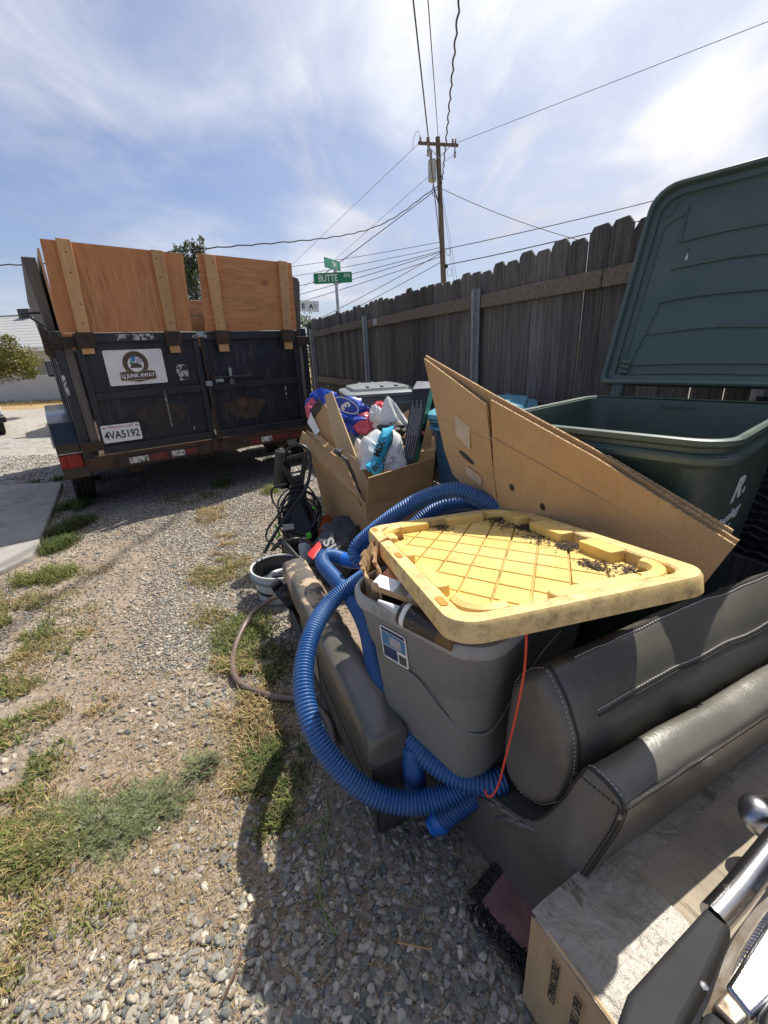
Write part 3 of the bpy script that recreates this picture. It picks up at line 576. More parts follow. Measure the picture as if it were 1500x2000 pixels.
tw = MB().tube(catmull([(-.02, .60, .014), (.02, .59, .018), (.055, .585, .012)], .01), .0018, 6).build('twig', 'pine'); tag(tw, 'pale dry stalk on the shaded gravel left of the pink board', 'twig')
# ------------------------------------------------------------------ dump trailer (local frame: x along the tailgate, y away, z up)
TRZ = 0.63042
tr = thing('dump_trailer', 'black steel dump trailer with plywood boards above its rusty rear doors', 'trailer', (-2.5, 3.8, 0), TRZ)
b = MB(); b.box(.0, 2.1, .06, 3.25, .47, .55); b.box(.25, .35, .1, 4.2, .34, .47); b.box(1.75, 1.85, .1, 4.2, .34, .47)
b.box(.35, 1.75, .5, .58, .36, .45); b.box(.35, 1.75, 1.6, 1.68, .36, .45); b.box(.95, 1.15, 3.2, 4.6, .36, .46)
b.build('bed_frame', 'rustydark', tr, bevel=.006)
MB().box(-.012, .028, .05, 3.25, .555, 1.50).build('side_wall', 'blacksteel', tr)
MB().box(2.10, 2.14, .05, 3.25, .555, 1.50).build('side_wall', 'blacksteel', tr)
MB().box(.03, 2.098, 3.19, 3.24, .555, 1.50).build('front_wall', 'blacksteel', tr)
for k, y in enumerate((.8, 1.6, 2.4, 3.1)):
    MB().box(-.062, -.014, y, y + .07, .5, 1.5).build('side_rib', 'steelframe', tr, bevel=.004)
    MB().box(2.142, 2.19, y, y + .07, .5, 1.5).build('side_rib', 'steelframe', tr, bevel=.004)
MB().box(-.09, -.016, .0, .07, .43, 1.57).build('corner_post', 'steelframe', tr, bevel=.006)
MB().box(2.105, 2.175, .0, .07, .43, 1.57).build('corner_post', 'steelframe', tr, bevel=.006)
MB().prism([(-.012, -.012, .60), (.052, -.012, .60), (.042, -.012, 1.47), (-.014, -.012, 1.47)], (0, .05, 0)).build('wood_filler', 'greyplank', tr, bevel=.003)
MB().prism([(2.062, -.012, .60), (2.102, -.012, .60), (2.102, -.012, 1.47), (2.07, -.012, 1.47)], (0, .05, 0)).build('wood_filler', 'greyplank', tr, bevel=.003)
def door(x0, x1, hinge_left):
    pan = MB().box(x0 + .012, x1 - .012, .012, .020, .575, 1.525).build('rear_door', 'blacksteel', tr)
    for nm, a in (('door_rail', (x0, x1, -.022, .010, 1.475, 1.548)), ('door_rail', (x0, x1, -.022, .010, .555, .625)), ('door_rail', (x0 + .052, x1 - .052, -.022, .010, 1.015, 1.075))):
        MB().box(*a).build(nm, 'steelframe', pan, bevel=.004)
    for a in ((x0, x0 + .05), (x1 - .05, x1)):
        MB().box(a[0], a[1], -.020, .008, .627, 1.473).build('door_stile', 'steelframe', pan, bevel=.004)
    return pan
dl = door(.065, 1.035, True); dr = door(1.055, 2.058, False)
# half-round wear marks, pressed into the lower panels
def half_disc(cx, cz, r0, r1, a0, a1, y, m, par, name):
    n = 28; i_ = [(cx + r0 * math.cos(R(a0 + (a1 - a0) * k / n)), y, cz + r0 * math.sin(R(a0 + (a1 - a0) * k / n))) for k in range(n + 1)]; o_ = [(cx + r1 * math.cos(R(a0 + (a1 - a0) * k / n)), y, cz + r1 * math.sin(R(a0 + (a1 - a0) * k / n))) for k in range(n + 1)]
    g = MB(); g.grid([i_, o_]); g.grid([[(p[0], y + .004, p[2]) for p in o_], o_]); return g.build(name, m, par)
M['wear'] = mat('wear', (.026, .022, .020), (.045, .034, .027), .75, scale=9, c=(.075, .048, .032), cscale=6, clo=.5, chi=.75, bump=.3, bscale=30, bdist=.003)
M['wear2'] = mat('wear2', (.032, .024, .020), (.055, .036, .026), .8, scale=9, c=(.12, .062, .03), cscale=6, clo=.48, chi=.7, bump=.3, bscale=30, bdist=.003)
half_disc(.615, .955, .0, .245, 195, 345, .009, 'wear', dl, 'wear_mark'); half_disc(1.40, .93, .0, .225, 195, 345, .009, 'wear2', dr, 'wear_mark')
# worn white and scuffed paint
for x, z, w, h, par in ((.37, 1.512, .30, .05, dl), (.80, 1.20, .10, .14, dl), (.98, 1.515, .05, .04, dl), (1.07, 1.52, .05, .05, dr), (1.10, 1.07, .05, .03, dr), (2.02, .93, .02, .10, dr), (1.86, .95, .012, .09, dr)):
    MB().box(x, x + w, -.026 if z > 1.4 else .006, -.0235 if z > 1.4 else .0095, z - h / 2, z + h / 2).build('paint_scuff', 'worn_white', par)
for k in range(16):
    x = random.choice((random.uniform(.12, .95), random.uniform(1.12, 2.0))); z = random.choice((random.uniform(.66, .98), random.uniform(1.10, 1.44))); w = random.uniform(.006, .03); h = random.uniform(.012, .06)
    if .2 < x < .74 and z > 1.08: continue
    MB().box(x, x + w, .0068, .0095, z - h / 2, z + h / 2).build('paint_scuff', random.choice(('worn_white', 'rust', 'wear2')), dl if x < 1.04 else dr)
# sign with the haulier's name; the mascot on it is left out
SY = -.004
sg = MB().prism([(x, SY, z) for x, z in rounded(.462, .290, .012, 4, .474, 1.268)], (0, .006, 0)).build('company_sign', 'decal_white', tr)
def disc(cx, cz, r, y, m, par, name, n=40): return MB().prism([(cx + r * math.cos(2 * math.pi * k / n), y, cz + r * math.sin(2 * math.pi * k / n)) for k in range(n)], (0, .001, 0)).build(name, m, par)
disc(.474, 1.300, .102, SY - .0016, 'logo_gold', sg, 'emblem'); disc(.474, 1.300, .098, SY - .0028, 'logo_brown', sg, 'emblem'); disc(.474, 1.292, .063, SY - .0040, 'decal_white', sg, 'emblem')
MB().prism([(.424, SY - .0052, 1.262), (.524, SY - .0052, 1.262), (.512, SY - .0052, 1.292), (.474, SY - .0052, 1.303), (.438, SY - .0052, 1.292)], (0, .001, 0)).build('emblem', 'logo_brown', sg)
MB().prism([(.436, SY - .0052, 1.318), (.470, SY - .0052, 1.310), (.484, SY - .0052, 1.352), (.448, SY - .0052, 1.360)], (0, .001, 0)).build('emblem', 'logo_blue', sg)
MB().prism([(.478, SY - .0052, 1.300), (.535, SY - .0052, 1.305), (.528, SY - .0052, 1.335), (.486, SY - .0052, 1.342)], (0, .001, 0)).build('emblem', 'logo_grey', sg)
MB().prism([(.425, SY - .0052, 1.296), (.462, SY - .0052, 1.286), (.466, SY - .0052, 1.306), (.430, SY - .0052, 1.314)], (0, .001, 0)).build('emblem', 'logo_green', sg)
bn = [(.335, 1.232), (.40, 1.240), (.474, 1.226), (.55, 1.240), (.615, 1.232), (.618, 1.163), (.55, 1.158), (.474, 1.142), (.40, 1.158), (.332, 1.163)]
MB().prism([(x, SY - .0058, z) for x, z in bn], (0, .001, 0)).build('banner', 'logo_gold', sg)
MB().prism([(.475 + (x - .475) * .972, SY - .0070, 1.194 + (z - 1.194) * .91) for x, z in bn], (0, .001, 0)).build('banner', 'logo_brown', sg)
text('lettering', 'LJ JUNK AWAY', .046, frame((.474, SY - .0084, 1.198), (1, 0, 0), (0, 0, 1)), 'decal_white', sg, bold=.0012, sx=.86)
for x0, x1 in ((.425, .437), (.440, .460), (.464, .476), (.480, .498), (.502, .522)): MB().box(x0, x1, SY - .0084, SY - .0074, 1.1615, 1.1655).build('small_print', 'decal_white', sg)
# licence plate
pl = MB().prism([(x, -.030, z) for x, z in rounded(.305, .152, .014, 4, .236, .728)], (0, .003, 0)).build('licence_plate', 'white', tr)
M['plate_red'] = mat('plate_red', (.42, .03, .04), (.48, .05, .06), .5, scale=20)
text('lettering', '4VA5192', .092, frame((.236, -.0316, .712), (1, 0, 0), (0, 0, 1)), 'ink', pl, sx=.80, bold=.0015)
text('lettering', 'California Perm. Trailer', .022, frame((.236, -.0316, .783), (1, 0, 0), (0, 0, 1)), 'plate_red', pl, sx=.9, shear=.25)
MB().box(.094, .122, -.0318, -.0304, .776, .784).build('plate_sticker', 'plate_red', pl); MB().box(.352, .380, -.0318, -.0304, .776, .784).build('plate_sticker', 'plate_red', pl)
for x in (.15, .33): MB().lathe([(.005, 0), (.006, .002), (.0, .003)], 10, frame((x, -.0305, .795), (1, 0, 0), (0, 0, 1))).build('plate_bolt', 'galv', pl)
# chains
def chain(x, z0, z1, par):
    c_ = MB(); n = int((z0 - z1) / .022)
    for k in range(n):
        z = z0 - k * .022; a = 0 if k % 2 else math.pi / 2
        P = [(x + .007 * math.cos(t) * math.cos(a), -.012 + .007 * math.cos(t) * math.sin(a) * .6 - .008, z + .0145 * math.sin(t)) for t in np.linspace(0, 2 * math.pi, 9)[:-1]]
        c_.tube(P, .0022, 5, closed=True)
    c_.build('chain', 'galv' if x < 1 else 'rust', par)
chain(.655, 1.04, .70, dl); chain(1.42, 1.04, .76, dr)
# latch
lt = MB().cyl((1.09, -.040, 1.135), (1.50, -.040, 1.128), .011, 10).build('latch_bar', 'steelframe', tr)
for a in ((1.10, 1.125), (1.26, 1.29), (1.40, 1.42)): MB().box(a[0], a[1], -.055, -.021, 1.105, 1.165).build('latch_bracket', 'rustydark', lt, bevel=.003)
MB().box(1.262, 1.288, -.062, -.056, 1.14, 1.215).build('hasp', 'galv', lt, bevel=.002); MB().tube([(1.275 + .016 * math.cos(t), -.064, 1.085 + .022 * math.sin(t)) for t in np.linspace(0, 2 * math.pi, 13)[:-1]], .004, 6, closed=True).build('ring', 'galv', lt)
MB().box(1.12, 1.20, -.052, -.042, 1.09, 1.12).build('padlock_plate', 'galv', lt)
MB().cyl((1.062, -.032, .53), (1.062, -.032, 1.53), .010, 8).build('door_rod', 'rustydark', tr)
for z in (.55, 1.06, 1.50): MB().box(1.03, 1.09, -.046, -.026, z, z + .045).build('rod_guide', 'galv' if z > 1 else 'rust', tr, bevel=.003)
for x0, x1, z in ((-.10, .10, 1.44), (-.08, .075, .60), (2.04, 2.19, 1.40), (2.04, 2.18, .62)):
    hg = MB().box(x0, x1, -.040, -.024, z, z + .085).build('hinge', 'rustydark', tr, bevel=.004)
    for q in (.25, .75): MB().lathe([(.009, 0), (.009, .006), (.0, .008)], 8, frame((x0 + (x1 - x0) * q, -.040, z + .04), (1, 0, 0), (0, 0, 1))).build('bolt', 'rust', hg)
# bumper
bp = MB().box(-.09, 2.175, -.018, .055, .415, .545).build('bumper', 'rust', tr, bevel=.006)
MB().box(.13, 2.06, -.034, -.019, .425, .515).build('bumper_channel', 'rustydark', bp, bevel=.004)
for x0, x1, m_ in ((.24, .40, 'tape_white'), (.40, .56, 'tape_red'), (.60, .72, 'tape_white'), (.72, .84, 'tape_red'), (1.36, 1.50, 'tape_red'), (1.50, 1.62, 'tape_white'), (1.62, 1.80, 'tape_red'), (1.84, 1.98, 'tape_red')):
    MB().box(x0, x1 - .002, -.0370, -.0345, .445, .500).build('reflective_tape', m_, bp)
MB().box(.985, 1.04, -.06, -.035, .44, .56).build('bumper_hinge', 'rustydark', bp, bevel=.004)
# plywood boards and cleats
MB().prism([(.026, -.036, 2.203), (1.034, -.036, 2.178), (.994, -.036, 1.552), (-.010, -.036, 1.552)], (0, .015, 0)).build('plywood_board', 'plywood', tr)['label'] = 'wide orange plywood board'
MB().prism([(1.159, -.036, 2.191), (2.071, -.036, 2.171), (2.053, -.036, 1.552), (1.115, -.036, 1.552)], (0, .015, 0)).build('plywood_board', 'plywood2', tr)['label'] = 'narrow plywood board with knots'
for (a, b_, c_, d) in (((.122, 2.212), (.216, 2.208), (.186, 1.388), (.100, 1.388)), ((.774, 2.186), (.864, 2.182), (.852, 1.372), (.768, 1.372)), ((1.204, 2.184), (1.300, 2.182), (1.296, 1.366), (1.208, 1.366)), ((1.918, 2.178), (2.006, 2.176), (1.968, 1.362), (1.884, 1.362))):
    cl_ = MB().prism([(a[0], -.074, a[1]), (b_[0], -.074, b_[1]), (c_[0], -.074, c_[1]), (d[0], -.074, d[1])], (0, .036, 0)); cl_ = cl_.build('cleat', 'pine', tr, bevel=.003)
    for zz in (2.12, 1.98, 1.76, 1.62):
        xm = (a[0] + b_[0]) / 2 + ((c_[0] + d[0]) / 2 - (a[0] + b_[0]) / 2) * (a[1] - zz) / (a[1] - c_[1]); MB().lathe([(.006, 0), (.005, .0015), (.0, .002)], 8, frame((xm + random.uniform(-.02, .02), -.0742, zz), (1, 0, 0), (0, 0, 1))).build('screw', 'ink_soft', cl_)
    x0, x1 = d[0] - .016, c_[0] + .022; br = MB(); br.box(x0, x1, -.084, -.0755, 1.432, 1.552); br.box(x0, x0 + .010, -.0755, -.0225, 1.432, 1.552); br.box(x1 - .010, x1, -.0755, -.0225, 1.432, 1.552); br.build('stake_pocket', 'rustydark', tr, bevel=.003)
# side boards
MB().prism([(-.075, .10, 1.42), (-.030, .10, 1.42), (-.028, .10, 2.10), (-.118, .10, 2.10)], (0, 3.0, .0)).build('side_board', 'greyplank', tr, bevel=.004)
MB().prism([(-.010, .02, .62), (.002, .02, .62), (.010, .02, 2.15), (-.004, .02, 2.15)], (0, 3.1, .0)).build('side_sheet', 'cardboard_pale', tr)
MB().prism([(2.115, .10, 1.45), (2.16, .10, 1.45), (2.215, .10, 2.02), (2.20, .10, 2.06), (2.135, .10, 2.075)], (0, .05, 0)).build('side_board', 'greyplank', tr, bevel=.006)
MB().box(2.095, 2.13, .16, 3.1, 1.5, 2.0).build('side_board', 'greyplank', tr, bevel=.004)
for z, m_ in ((1.52, 'plywood2'), (1.74, 'plywood2'), (1.96, 'plywood2')): 
    MB().box(.02, 2.09, 3.12, 3.16, z, z + .205).build('front_board', m_, tr, bevel=.003)
for z in (1.60, 1.83, 2.05): MB().box(1.0, 1.6, 3.105, 3.118, z, z + .05).build('paint_stripe', 'worn_white', tr)
MB().cyl((-.10, .02, 1.60), (-.20, .05, 1.70), .008, 8).build('tarp_arm', 'steelframe', tr); MB().cyl((-.225, .05, 1.70), (-.10, .1, 1.71), .008, 8).build('tarp_arm', 'steelframe', tr)
MB().prism([(-.145, -.005, 1.40), (-.085, -.005, 1.36), (-.075, -.005, 1.56), (-.14, -.005, 1.62)], (0, .06, 0)).build('stake_pocket', 'rustydark', tr, bevel=.006)
MB().box(-.084, -.062, -.0035, -.0005, 1.08, 1.24).build('reflector_strip', 'tape_white', tr)
# fenders, lamps, wheels
def fender(x0, x1):
    o_ = [(.22, .42), (.18, .66), (.26, .84), (.42, .885), (2.05, .885), (2.22, .82), (2.3, .60), (2.28, .42)]
    i_ = [(.235, .42), (.195, .66), (.272, .828), (.425, .872), (2.045, .872), (2.208, .812), (2.285, .60), (2.265, .42)]
    f_ = MB(); f_.grid([[(x0, y, z) for y, z in o_], [(x1, y, z) for y, z in o_], [(x1, y, z) for y, z in i_], [(x0, y, z) for y, z in i_], [(x0, y, z) for y, z in o_]])
    fo = f_.build('fender', 'truck_black', tr, smooth=True, angle=30)
    MB().box(x0 + .004, x1 - .004, .205, .218, .345, .66).build('fender_skirt', 'truck_black', fo, bevel=.004)
    return fo
fl = fender(-.270, -.060); fr = fender(2.20, 2.40)
tl = MB().box(-.215, -.095, .180, .2035, .445, .565).build('tail_lamp', 'red_lens', tr, bevel=.008); MB().box(-.272, -.062, .186, .2045, .572, .582).build('lamp_trim', 'galv', tl); MB().box(-.268, -.2165, .184, .2035, .45, .56).build('side_lamp', 'red_lens', tl, bevel=.006)
tl2 = MB().box(2.24, 2.36, .180, .2035, .445, .565).build('tail_lamp', 'red_lens', tr, bevel=.008)
def wheel(x0, x1, y, r, par=tr, name='wheel'):
    m_ = frame(((x0 + x1) / 2, y, r), (0, 1, 0), (0, 0, 1)); h_ = (x1 - x0) / 2
    w_ = MB(); pr = [(.20, -h_ * .8), (r - .06, -h_), (r - .02, -h_ * .92)]
    for k in range(4):
        z = -h_ * .85 + k * h_ * .44; pr += [(r, z), (r, z + h_ * .30), (r - .012, z + h_ * .32), (r - .012, z + h_ * .42)]
    pr += [(r - .0, h_ * .9), (r - .06, h_), (.20, h_ * .8)]
    wo = w_.lathe(pr, 40, m_, (False, False)).build(name, 'rubber', par, smooth=True, angle=35)
    MB().lathe([(.06, -h_ * .3), (.10, -h_ * .35), (.16, -h_ * .55), (.205, -h_ * .82), (.205, h_ * .82), (.16, h_ * .5), (.0, h_ * .45)], 28, m_).build('rim', 'white', wo, smooth=True)
    return wo
for y in (.83, 1.66):
    wheel(-.235, -.045, y, .355); wheel(2.205, 2.395, y, .355)
MB().cyl((-.04, .83, .355), (2.2, .83, .355), .045, 12).build('axle', 'rustydark', tr); MB().cyl((-.04, 1.66, .355), (2.2, 1.66, .355), .045, 12).build('axle', 'rustydark', tr)

# ------------------------------------------------------------------ tow truck ahead of the trailer
tk = thing('pickup_truck', 'black pickup truck mostly hidden in front of the dump trailer, its tow mirror showing', 'truck', (-2.5, 3.8, 0), TRZ)
TK = [(4.9, .55), (4.9, 1.05), (6.35, 1.08), (6.55, 1.10), (6.95, 1.72), (8.1, 1.76), (8.75, 1.18), (10.0, 1.08), (10.15, .80), (10.1, .5)]
MB().prism([(.28, y, z) for y, z in TK], (1.72, 0, 0)).build('body', 'truck_black', tk, bevel=.05, bseg=3)
MB().prism([(.272, 7.0, 1.18), (.272, 7.05, 1.62), (.272, 8.05, 1.66), (.272, 8.5, 1.2)], (.004, 0, 0)).build('side_window', 'glass', tk)
for x0, x1 in ((.30, .54), (1.74, 1.98)):
    for y in (5.7, 9.1): wheel(x0 - .04, x1 - .04, y, .40, tk)
def mirror(x0, x1, xa):
    mo = MB().box(x0, x1, 7.05, 7.17, 1.12, 1.42).build('tow_mirror', 'black_plastic', tk, bevel=.03, bseg=3); MB().box(x0 + .03, x1 - .03, 7.042, 7.048, 1.16, 1.39).build('mirror_glass', 'glass', mo)
    MB().box(min(x1, xa), max(x1, xa), 7.09, 7.13, 1.34, 1.37).build('mirror_arm', 'black_plastic', mo); MB().box(min(x1, xa), max(x1, xa), 7.09, 7.13, 1.16, 1.19).build('mirror_arm', 'black_plastic', mo)
mirror(-.09, .12, .28); mirror(2.16, 2.36, 2.0)
# ------------------------------------------------------------------ board fence (local: x along the fence away from us, y out of the yard, z up)
FA = R(23.2); FN = Vector((math.cos(FA), math.sin(FA), 0)); FD = Vector((-math.sin(FA), math.cos(FA), 0))
fence = thing('board_fence', 'weathered grey dog-eared board fence with galvanised steel posts behind the bins', 'fence', FN * 2.22, math.atan2(FD.y, FD.x))
# local y axis = rotated +90 from x = -FN, so camera side is +y
s = -1.6; k = 0
while s < 8.0:
    w = random.uniform(.128, .142); gap = random.choice((.002, .003, .004, .005, .008, .010, .013)); h = 1.845 + random.uniform(-.022, .028) + (.02 if s < 2.5 else 0); e = random.uniform(.022, .038); e2 = random.uniform(.022, .038); ck = random.uniform(0, .012)
    x0, x1 = s, s + w; lean = random.uniform(-.006, .006)
    pts = [(x0, 0, .03), (x1, 0, .03), (x1 + lean, 0, h - e2 - ck), (x1 - e2 * .9 + lean, 0, h - ck * .3), (x0 + e * .9 + lean, 0, h), (x0 + lean, 0, h - e)]
    MB().prism(pts, (0, -.017, 0)).build('picket', 'oldwood', fence, bevel=.003)
    s += w + gap; k += 1
POSTS = [-.75, 1.05, 3.07, 5.35, 7.80]
for a, c_ in zip([-1.6] + POSTS, POSTS + [8.0]):
    a += .045; c_ -= .045
    if c_ - a < .2: continue
    mid = a + (c_ - a) * random.uniform(.4, .6)
    for x0, x1 in ((a, mid - .004), (mid + .004, c_)):
        dz = random.uniform(-.01, .01)
        MB().box(x0, x1, .002, .040, 1.575 + dz, 1.665 + dz).build('rail', 'rail', fence, bevel=.004)
    MB().box(a, c_, .002, .040, .85, .935).build('rail', 'rail', fence, bevel=.004); MB().box(a, c_, .002, .040, .22, .305).build('rail', 'rail', fence, bevel=.004)
MB().box(-1.6, 8.0, .004, .034, .02, .17).build('kick_board', 'rail', fence, bevel=.004)
for x in POSTS:
    p_ = MB(); prof = [(-.045, .042), (-.045, .050), (-.018, .050), (-.018, .082), (.018, .082), (.018, .050), (.045, .050), (.045, .042), (.012, .042), (.012, .074), (-.012, .074), (-.012, .042)]
    p_.prism([(x + a, b, .0) for a, b in prof], (0, 0, 1.705)); p_.build('steel_post', 'galv', fence)
MB().box(8.0, 8.11, -.06, .05, .0, 1.80).build('end_post', 'oldwood', fence, bevel=.006)
MB().box(5.02, 5.12, .041, .043, 1.59, 1.65).build('metal_plate', 'galv', fence)

# ------------------------------------------------------------------ street signs
st = thing('street_sign', 'green BUTTE AVE street name sign on a perforated steel post beyond the fence', 'street sign', (-.70, 9.4, 0))
ps = MB(); ps.box(-.028, .028, -.022, .022, 0, 2.55); ps.build('post', 'galv', st, bevel=.006)
for k in range(22): MB().lathe([(.008, 0), (.006, .002)], 8, frame((0, -.0225, 1.55 + k * .044), (1, 0, 0), (0, 0, 1))).build('post_hole', 'ink', st)
MB().box(-.05, .05, -.012, .012, 2.535, 2.575).build('bracket', 'galv', st, bevel=.004)
bl = MB().prism([(x, -.004, z) for x, z in rounded(.735, .185, .018, 3, -.055, 2.655)], (0, .006, 0)).build('sign_blade', 'sign_green', st)
text('lettering', 'BUTTE', .165, frame((-.15, -.0052, 2.652), (1, 0, 0), (0, 0, 1)), 'white', bl, sx=.76, bold=.002); text('lettering', 'AVE', .085, frame((.215, -.0052, 2.685), (1, 0, 0), (0, 0, 1)), 'white', bl, sx=.8, bold=.001)
MB().box(-.03, .03, -.02, .02, 2.748, 2.80).build('bracket', 'galv', st, bevel=.004)
cm = frame((-.045, .02, 2.885), (.40, .90, .0), (0, 0, 1))
cb = MB(); cb.prism([cm @ Vector((x, z, 0)) for x, z in rounded(.62, .17, .016, 3)], (cm.to_3x3() @ Vector((0, 0, .006)))); cb = cb.build('sign_blade', 'sign_teal', st)
text('lettering', 'TH', .12, cm @ Matrix.Translation((.06, 0, .0072)), 'white', cb, bold=.002)
ws = thing('street_sign', 'white street sign ending in E AV sticking out from behind the trailer', 'street sign', (-1.55, 9.0, 0))
MB().cyl((0, 0, 0), (0, 0, 2.3), .03, 10).build('post', 'galv', ws)
wm = frame((.22, -.035, 2.155), (1, 0, -.085), (0, 0, 1))
wb = MB(); wb.prism([wm @ Vector((x, z, 0)) for x, z in rounded(.62, .185, .02, 3)], wm.to_3x3() @ Vector((0, 0, -.006))); wb = wb.build('sign_panel', 'white', ws)
text('lettering', 'E', .115, wm @ Matrix.Translation((.02, -.005, .001)), 'ink', wb, bold=.0035); text('lettering', 'A', .115, wm @ Matrix.Translation((.165, -.005, .001)), 'ink', wb, bold=.0035); text('lettering', 'V', .115, wm @ Matrix.Translation((.25, -.005, .001)), 'logo_grey', wb, bold=.0035)

# ------------------------------------------------------------------ utility pole and wires
up_ = thing('utility_pole', 'tall wooden utility pole with crossarm and grey transformer', 'utility pole', (3.95, 25.6, 0))
PT = Vector((-.50, 0, 10.72))
def pp(z): return PT * (z / 10.72)
MB().tube([pp(10.72 * k / 8) for k in range(9)], [.17 - .0075 * k for k in range(9)], 14).build('pole', 'pole_wood', up_, smooth=True)
ca0, ca1 = Vector((-1.46, -.16, 10.47)), Vector((.46, -.16, 10.30))
ca = MB(); dv_ = (ca1 - ca0).normalized(); m_ = frame(ca0, dv_, (0, 1, 0)); ca.box(0, (ca1 - ca0).length, -.05, .05, -.06, .06, m_); ca.build('crossarm', 'pole_wood', up_, bevel=.01)
for t in (.22, .80): MB().cyl(ca0.lerp(ca1, t) + Vector((0, -.02, -.05)), pp(9.85) + Vector((0, -.15, 0)), .018, 6).build('arm_brace', 'galv', up_)
for t in (.06, .23, .27, .86, .93):
    c0 = ca0.lerp(ca1, t); MB().lathe([(.02, 0), (.06, .04), (.035, .07), (.065, .11), (.035, .14), (.055, .18), (.0, .22)], 10, Matrix.Translation(c0 + Vector((0, 0, .05)))).build('insulator', 'insulator', up_, smooth=True)
for t in (.24, .91): 
    c0 = ca0.lerp(ca1, t); MB().lathe([(.0, -.55), (.06, -.5), (.04, -.4), (.06, -.32), (.03, -.22), (.03, .0)], 10, Matrix.Translation(c0 + Vector((0, -.08, 0)))).build('cutout_fuse', 'insulator', up_, smooth=True)
tf = MB().lathe([(.0, -.02), (.19, 0), (.20, .05), (.20, .78), (.21, .80), (.17, .88), (.0, .92)], 24, Matrix.Translation(pp(8.95) + Vector((-.36, -.05, 0)))).build('transformer', 'transformer', up_, smooth=True)
MB().lathe([(.03, 0), (.05, .1), (.03, .14), (.05, .22), (.03, .28), (.04, .36), (.0, .42)], 10, Matrix.Translation(pp(9.85) + Vector((-.36, -.05, 0)))).build('bushing', 'insulator', tf, smooth=True)
for k in range(5):
    a = random.uniform(.15, .45); z = 8.2 + random.uniform(-.15, .3)
    MB().tube(catmull([pp(8.7) + Vector((-.35, -.2, .1)), pp(z) + Vector((-a, -.25, 0)), pp(z - .15) + Vector((-.1, -.25, 0)), pp(8.6) + Vector((-.02, -.22, 0))], .05), .014, 5).build('jumper_loop', 'wire', up_)
MB().tube(catmull([ca0 + Vector((.1, -.05, .2)), ca0 + Vector((.0, -.05, .45)), ca0 + Vector((-.2, -.05, .2)), ca0 + Vector((-.25, -.05, -.25))], .04), .01, 5).build('jumper_loop', 'wire', up_)
MB().tube(catmull([ca0.lerp(ca1, .26) + Vector((0, -.05, -.2)), pp(9.9) + Vector((-.45, -.1, 0)), pp(10.2) + Vector((-.3, -.1, 0))], .04), .008, 5).build('jumper_loop', 'wire', up_)
MB().tube(catmull([ca1 + Vector((-.1, -.05, -.3)), pp(9.7) + Vector((.3, -.15, 0)), pp(9.55) + Vector((.1, -.12, 0))], .04), .008, 5).build('jumper_loop', 'wire', up_)
for z in (9.1, 8.85): MB().lathe([(.05, 0), (.05, .06)], 8, frame(pp(z) + Vector((.06, -.13, 0)), (1, 0, 0), (0, 0, 1))).build('bolt', 'ink', up_)
MB().lathe([(.0, 0), (.1, .02), (.1, .14), (.0, .16)], 10, frame(pp(5.25) + Vector((.15, -.15, 0)), (0, 0, 1), (1, 0, 0))).build('splice_box', 'ink', up_)
MB().tube([pp(5.9) + Vector((.28 + .13 * math.cos(t), -.15, .17 * math.sin(t))) for t in np.linspace(0, 6.2, 16)], .012, 5).build('cable_loop', 'wire', up_)
MB().tube([pp(4.95) + Vector((.30 + .12 * math.cos(t), -.15, .17 * math.sin(t))) for t in np.linspace(0, 6.2, 16)], .010, 5).build('cable_loop', 'wire', up_)
for k, (z, dx) in enumerate(((8.0, .12), (8.0, .22))): MB().cyl(pp(8.2) + Vector((dx * .6, -.12, 0)), Vector((1.0 + k * .25, -.8, 0)), .012, 5).build('guy_wire', 'galv', up_)
PX, PY = 3.95, 25.6
def wp(z, dx=0): q = pp(z); return Vector((PX + q.x + dx, PY - .15, z))
def wire(label, a, b, r, sag=.0, twist=False, ext=1.0):
    a = Vector(a); b = Vector(b); b = a + (b - a) * ext; P = []
    n = 40 if not twist else 160
    for k in range(n + 1):
        t = k / n; p = a.lerp(b, t); p.z -= sag * 4 * t * (1 - t)
        if twist: p = p + Vector((math.sin(k * 1.1), 0, math.cos(k * 1.1))) * r * .9
        P.append(p)
    o = MB().tube(P, r, 6).build('overhead_wire', 'wire'); tag(o, label, 'wire', 'overhead wires on the utility pole'); return o
wire('thick straight overhead cable nearest the left, running down to the lower pole', wp(5.9, -.1), (1.289, 13.766, 9.0), .022, 0, ext=1.9)
wire('thin overhead wire from the very top of the pole to the top of the picture', wp(10.68), (1.641, 13.79, 9.0), .016, 0, ext=1.9)
wire('thick twisted overhead cable to the right of the pole', wp(8.95, .12), (2.389, 13.839, 9.0), .026, 0, True, 1.9)
wire('single wire rising from the right end of the crossarm to the upper right', (PX + .46, PY - .16, 10.42), (10.819, 15.15, 9.0), .010, .0, ext=1.3)
o = MB().tube([p + Vector((0, 0, math.sin(i * 1.9) * .02)) for i, p in enumerate(catmull([wp(8.72, -.1), (-.2, 22.9, 6.45), (-6.18, 17.905, 5.0), (-14.0, 19.0, 5.03), (-24, 20.5, 5.9)], .25))], .022, 6).build('overhead_wire', 'wire'); tag(o, 'thick sagging twisted cable from mid pole down to the left behind the plywood', 'wire', 'overhead wires on the utility pole')
wire('cable sloping steeply down left from mid pole behind the green street sign', wp(8.62, -.12), (-1.629, 24.0, 5.362), .018, .0, ext=1.25)
wire('cable sloping down right from mid pole towards the fence', wp(8.6, .1), (9.379, 22.0, 5.596), .018, .25, ext=1.3)
wire('upper of two wires running right from the lower pole above the fence', wp(6.02, .1), (12.358, 20.0, 6.589), .018, .1, ext=1.3)
wire('lower of two wires running right from the lower pole, nearest the fence tops', wp(5.3, .1), (10.898, 20.0, 5.751), .022, .1, ext=1.3)
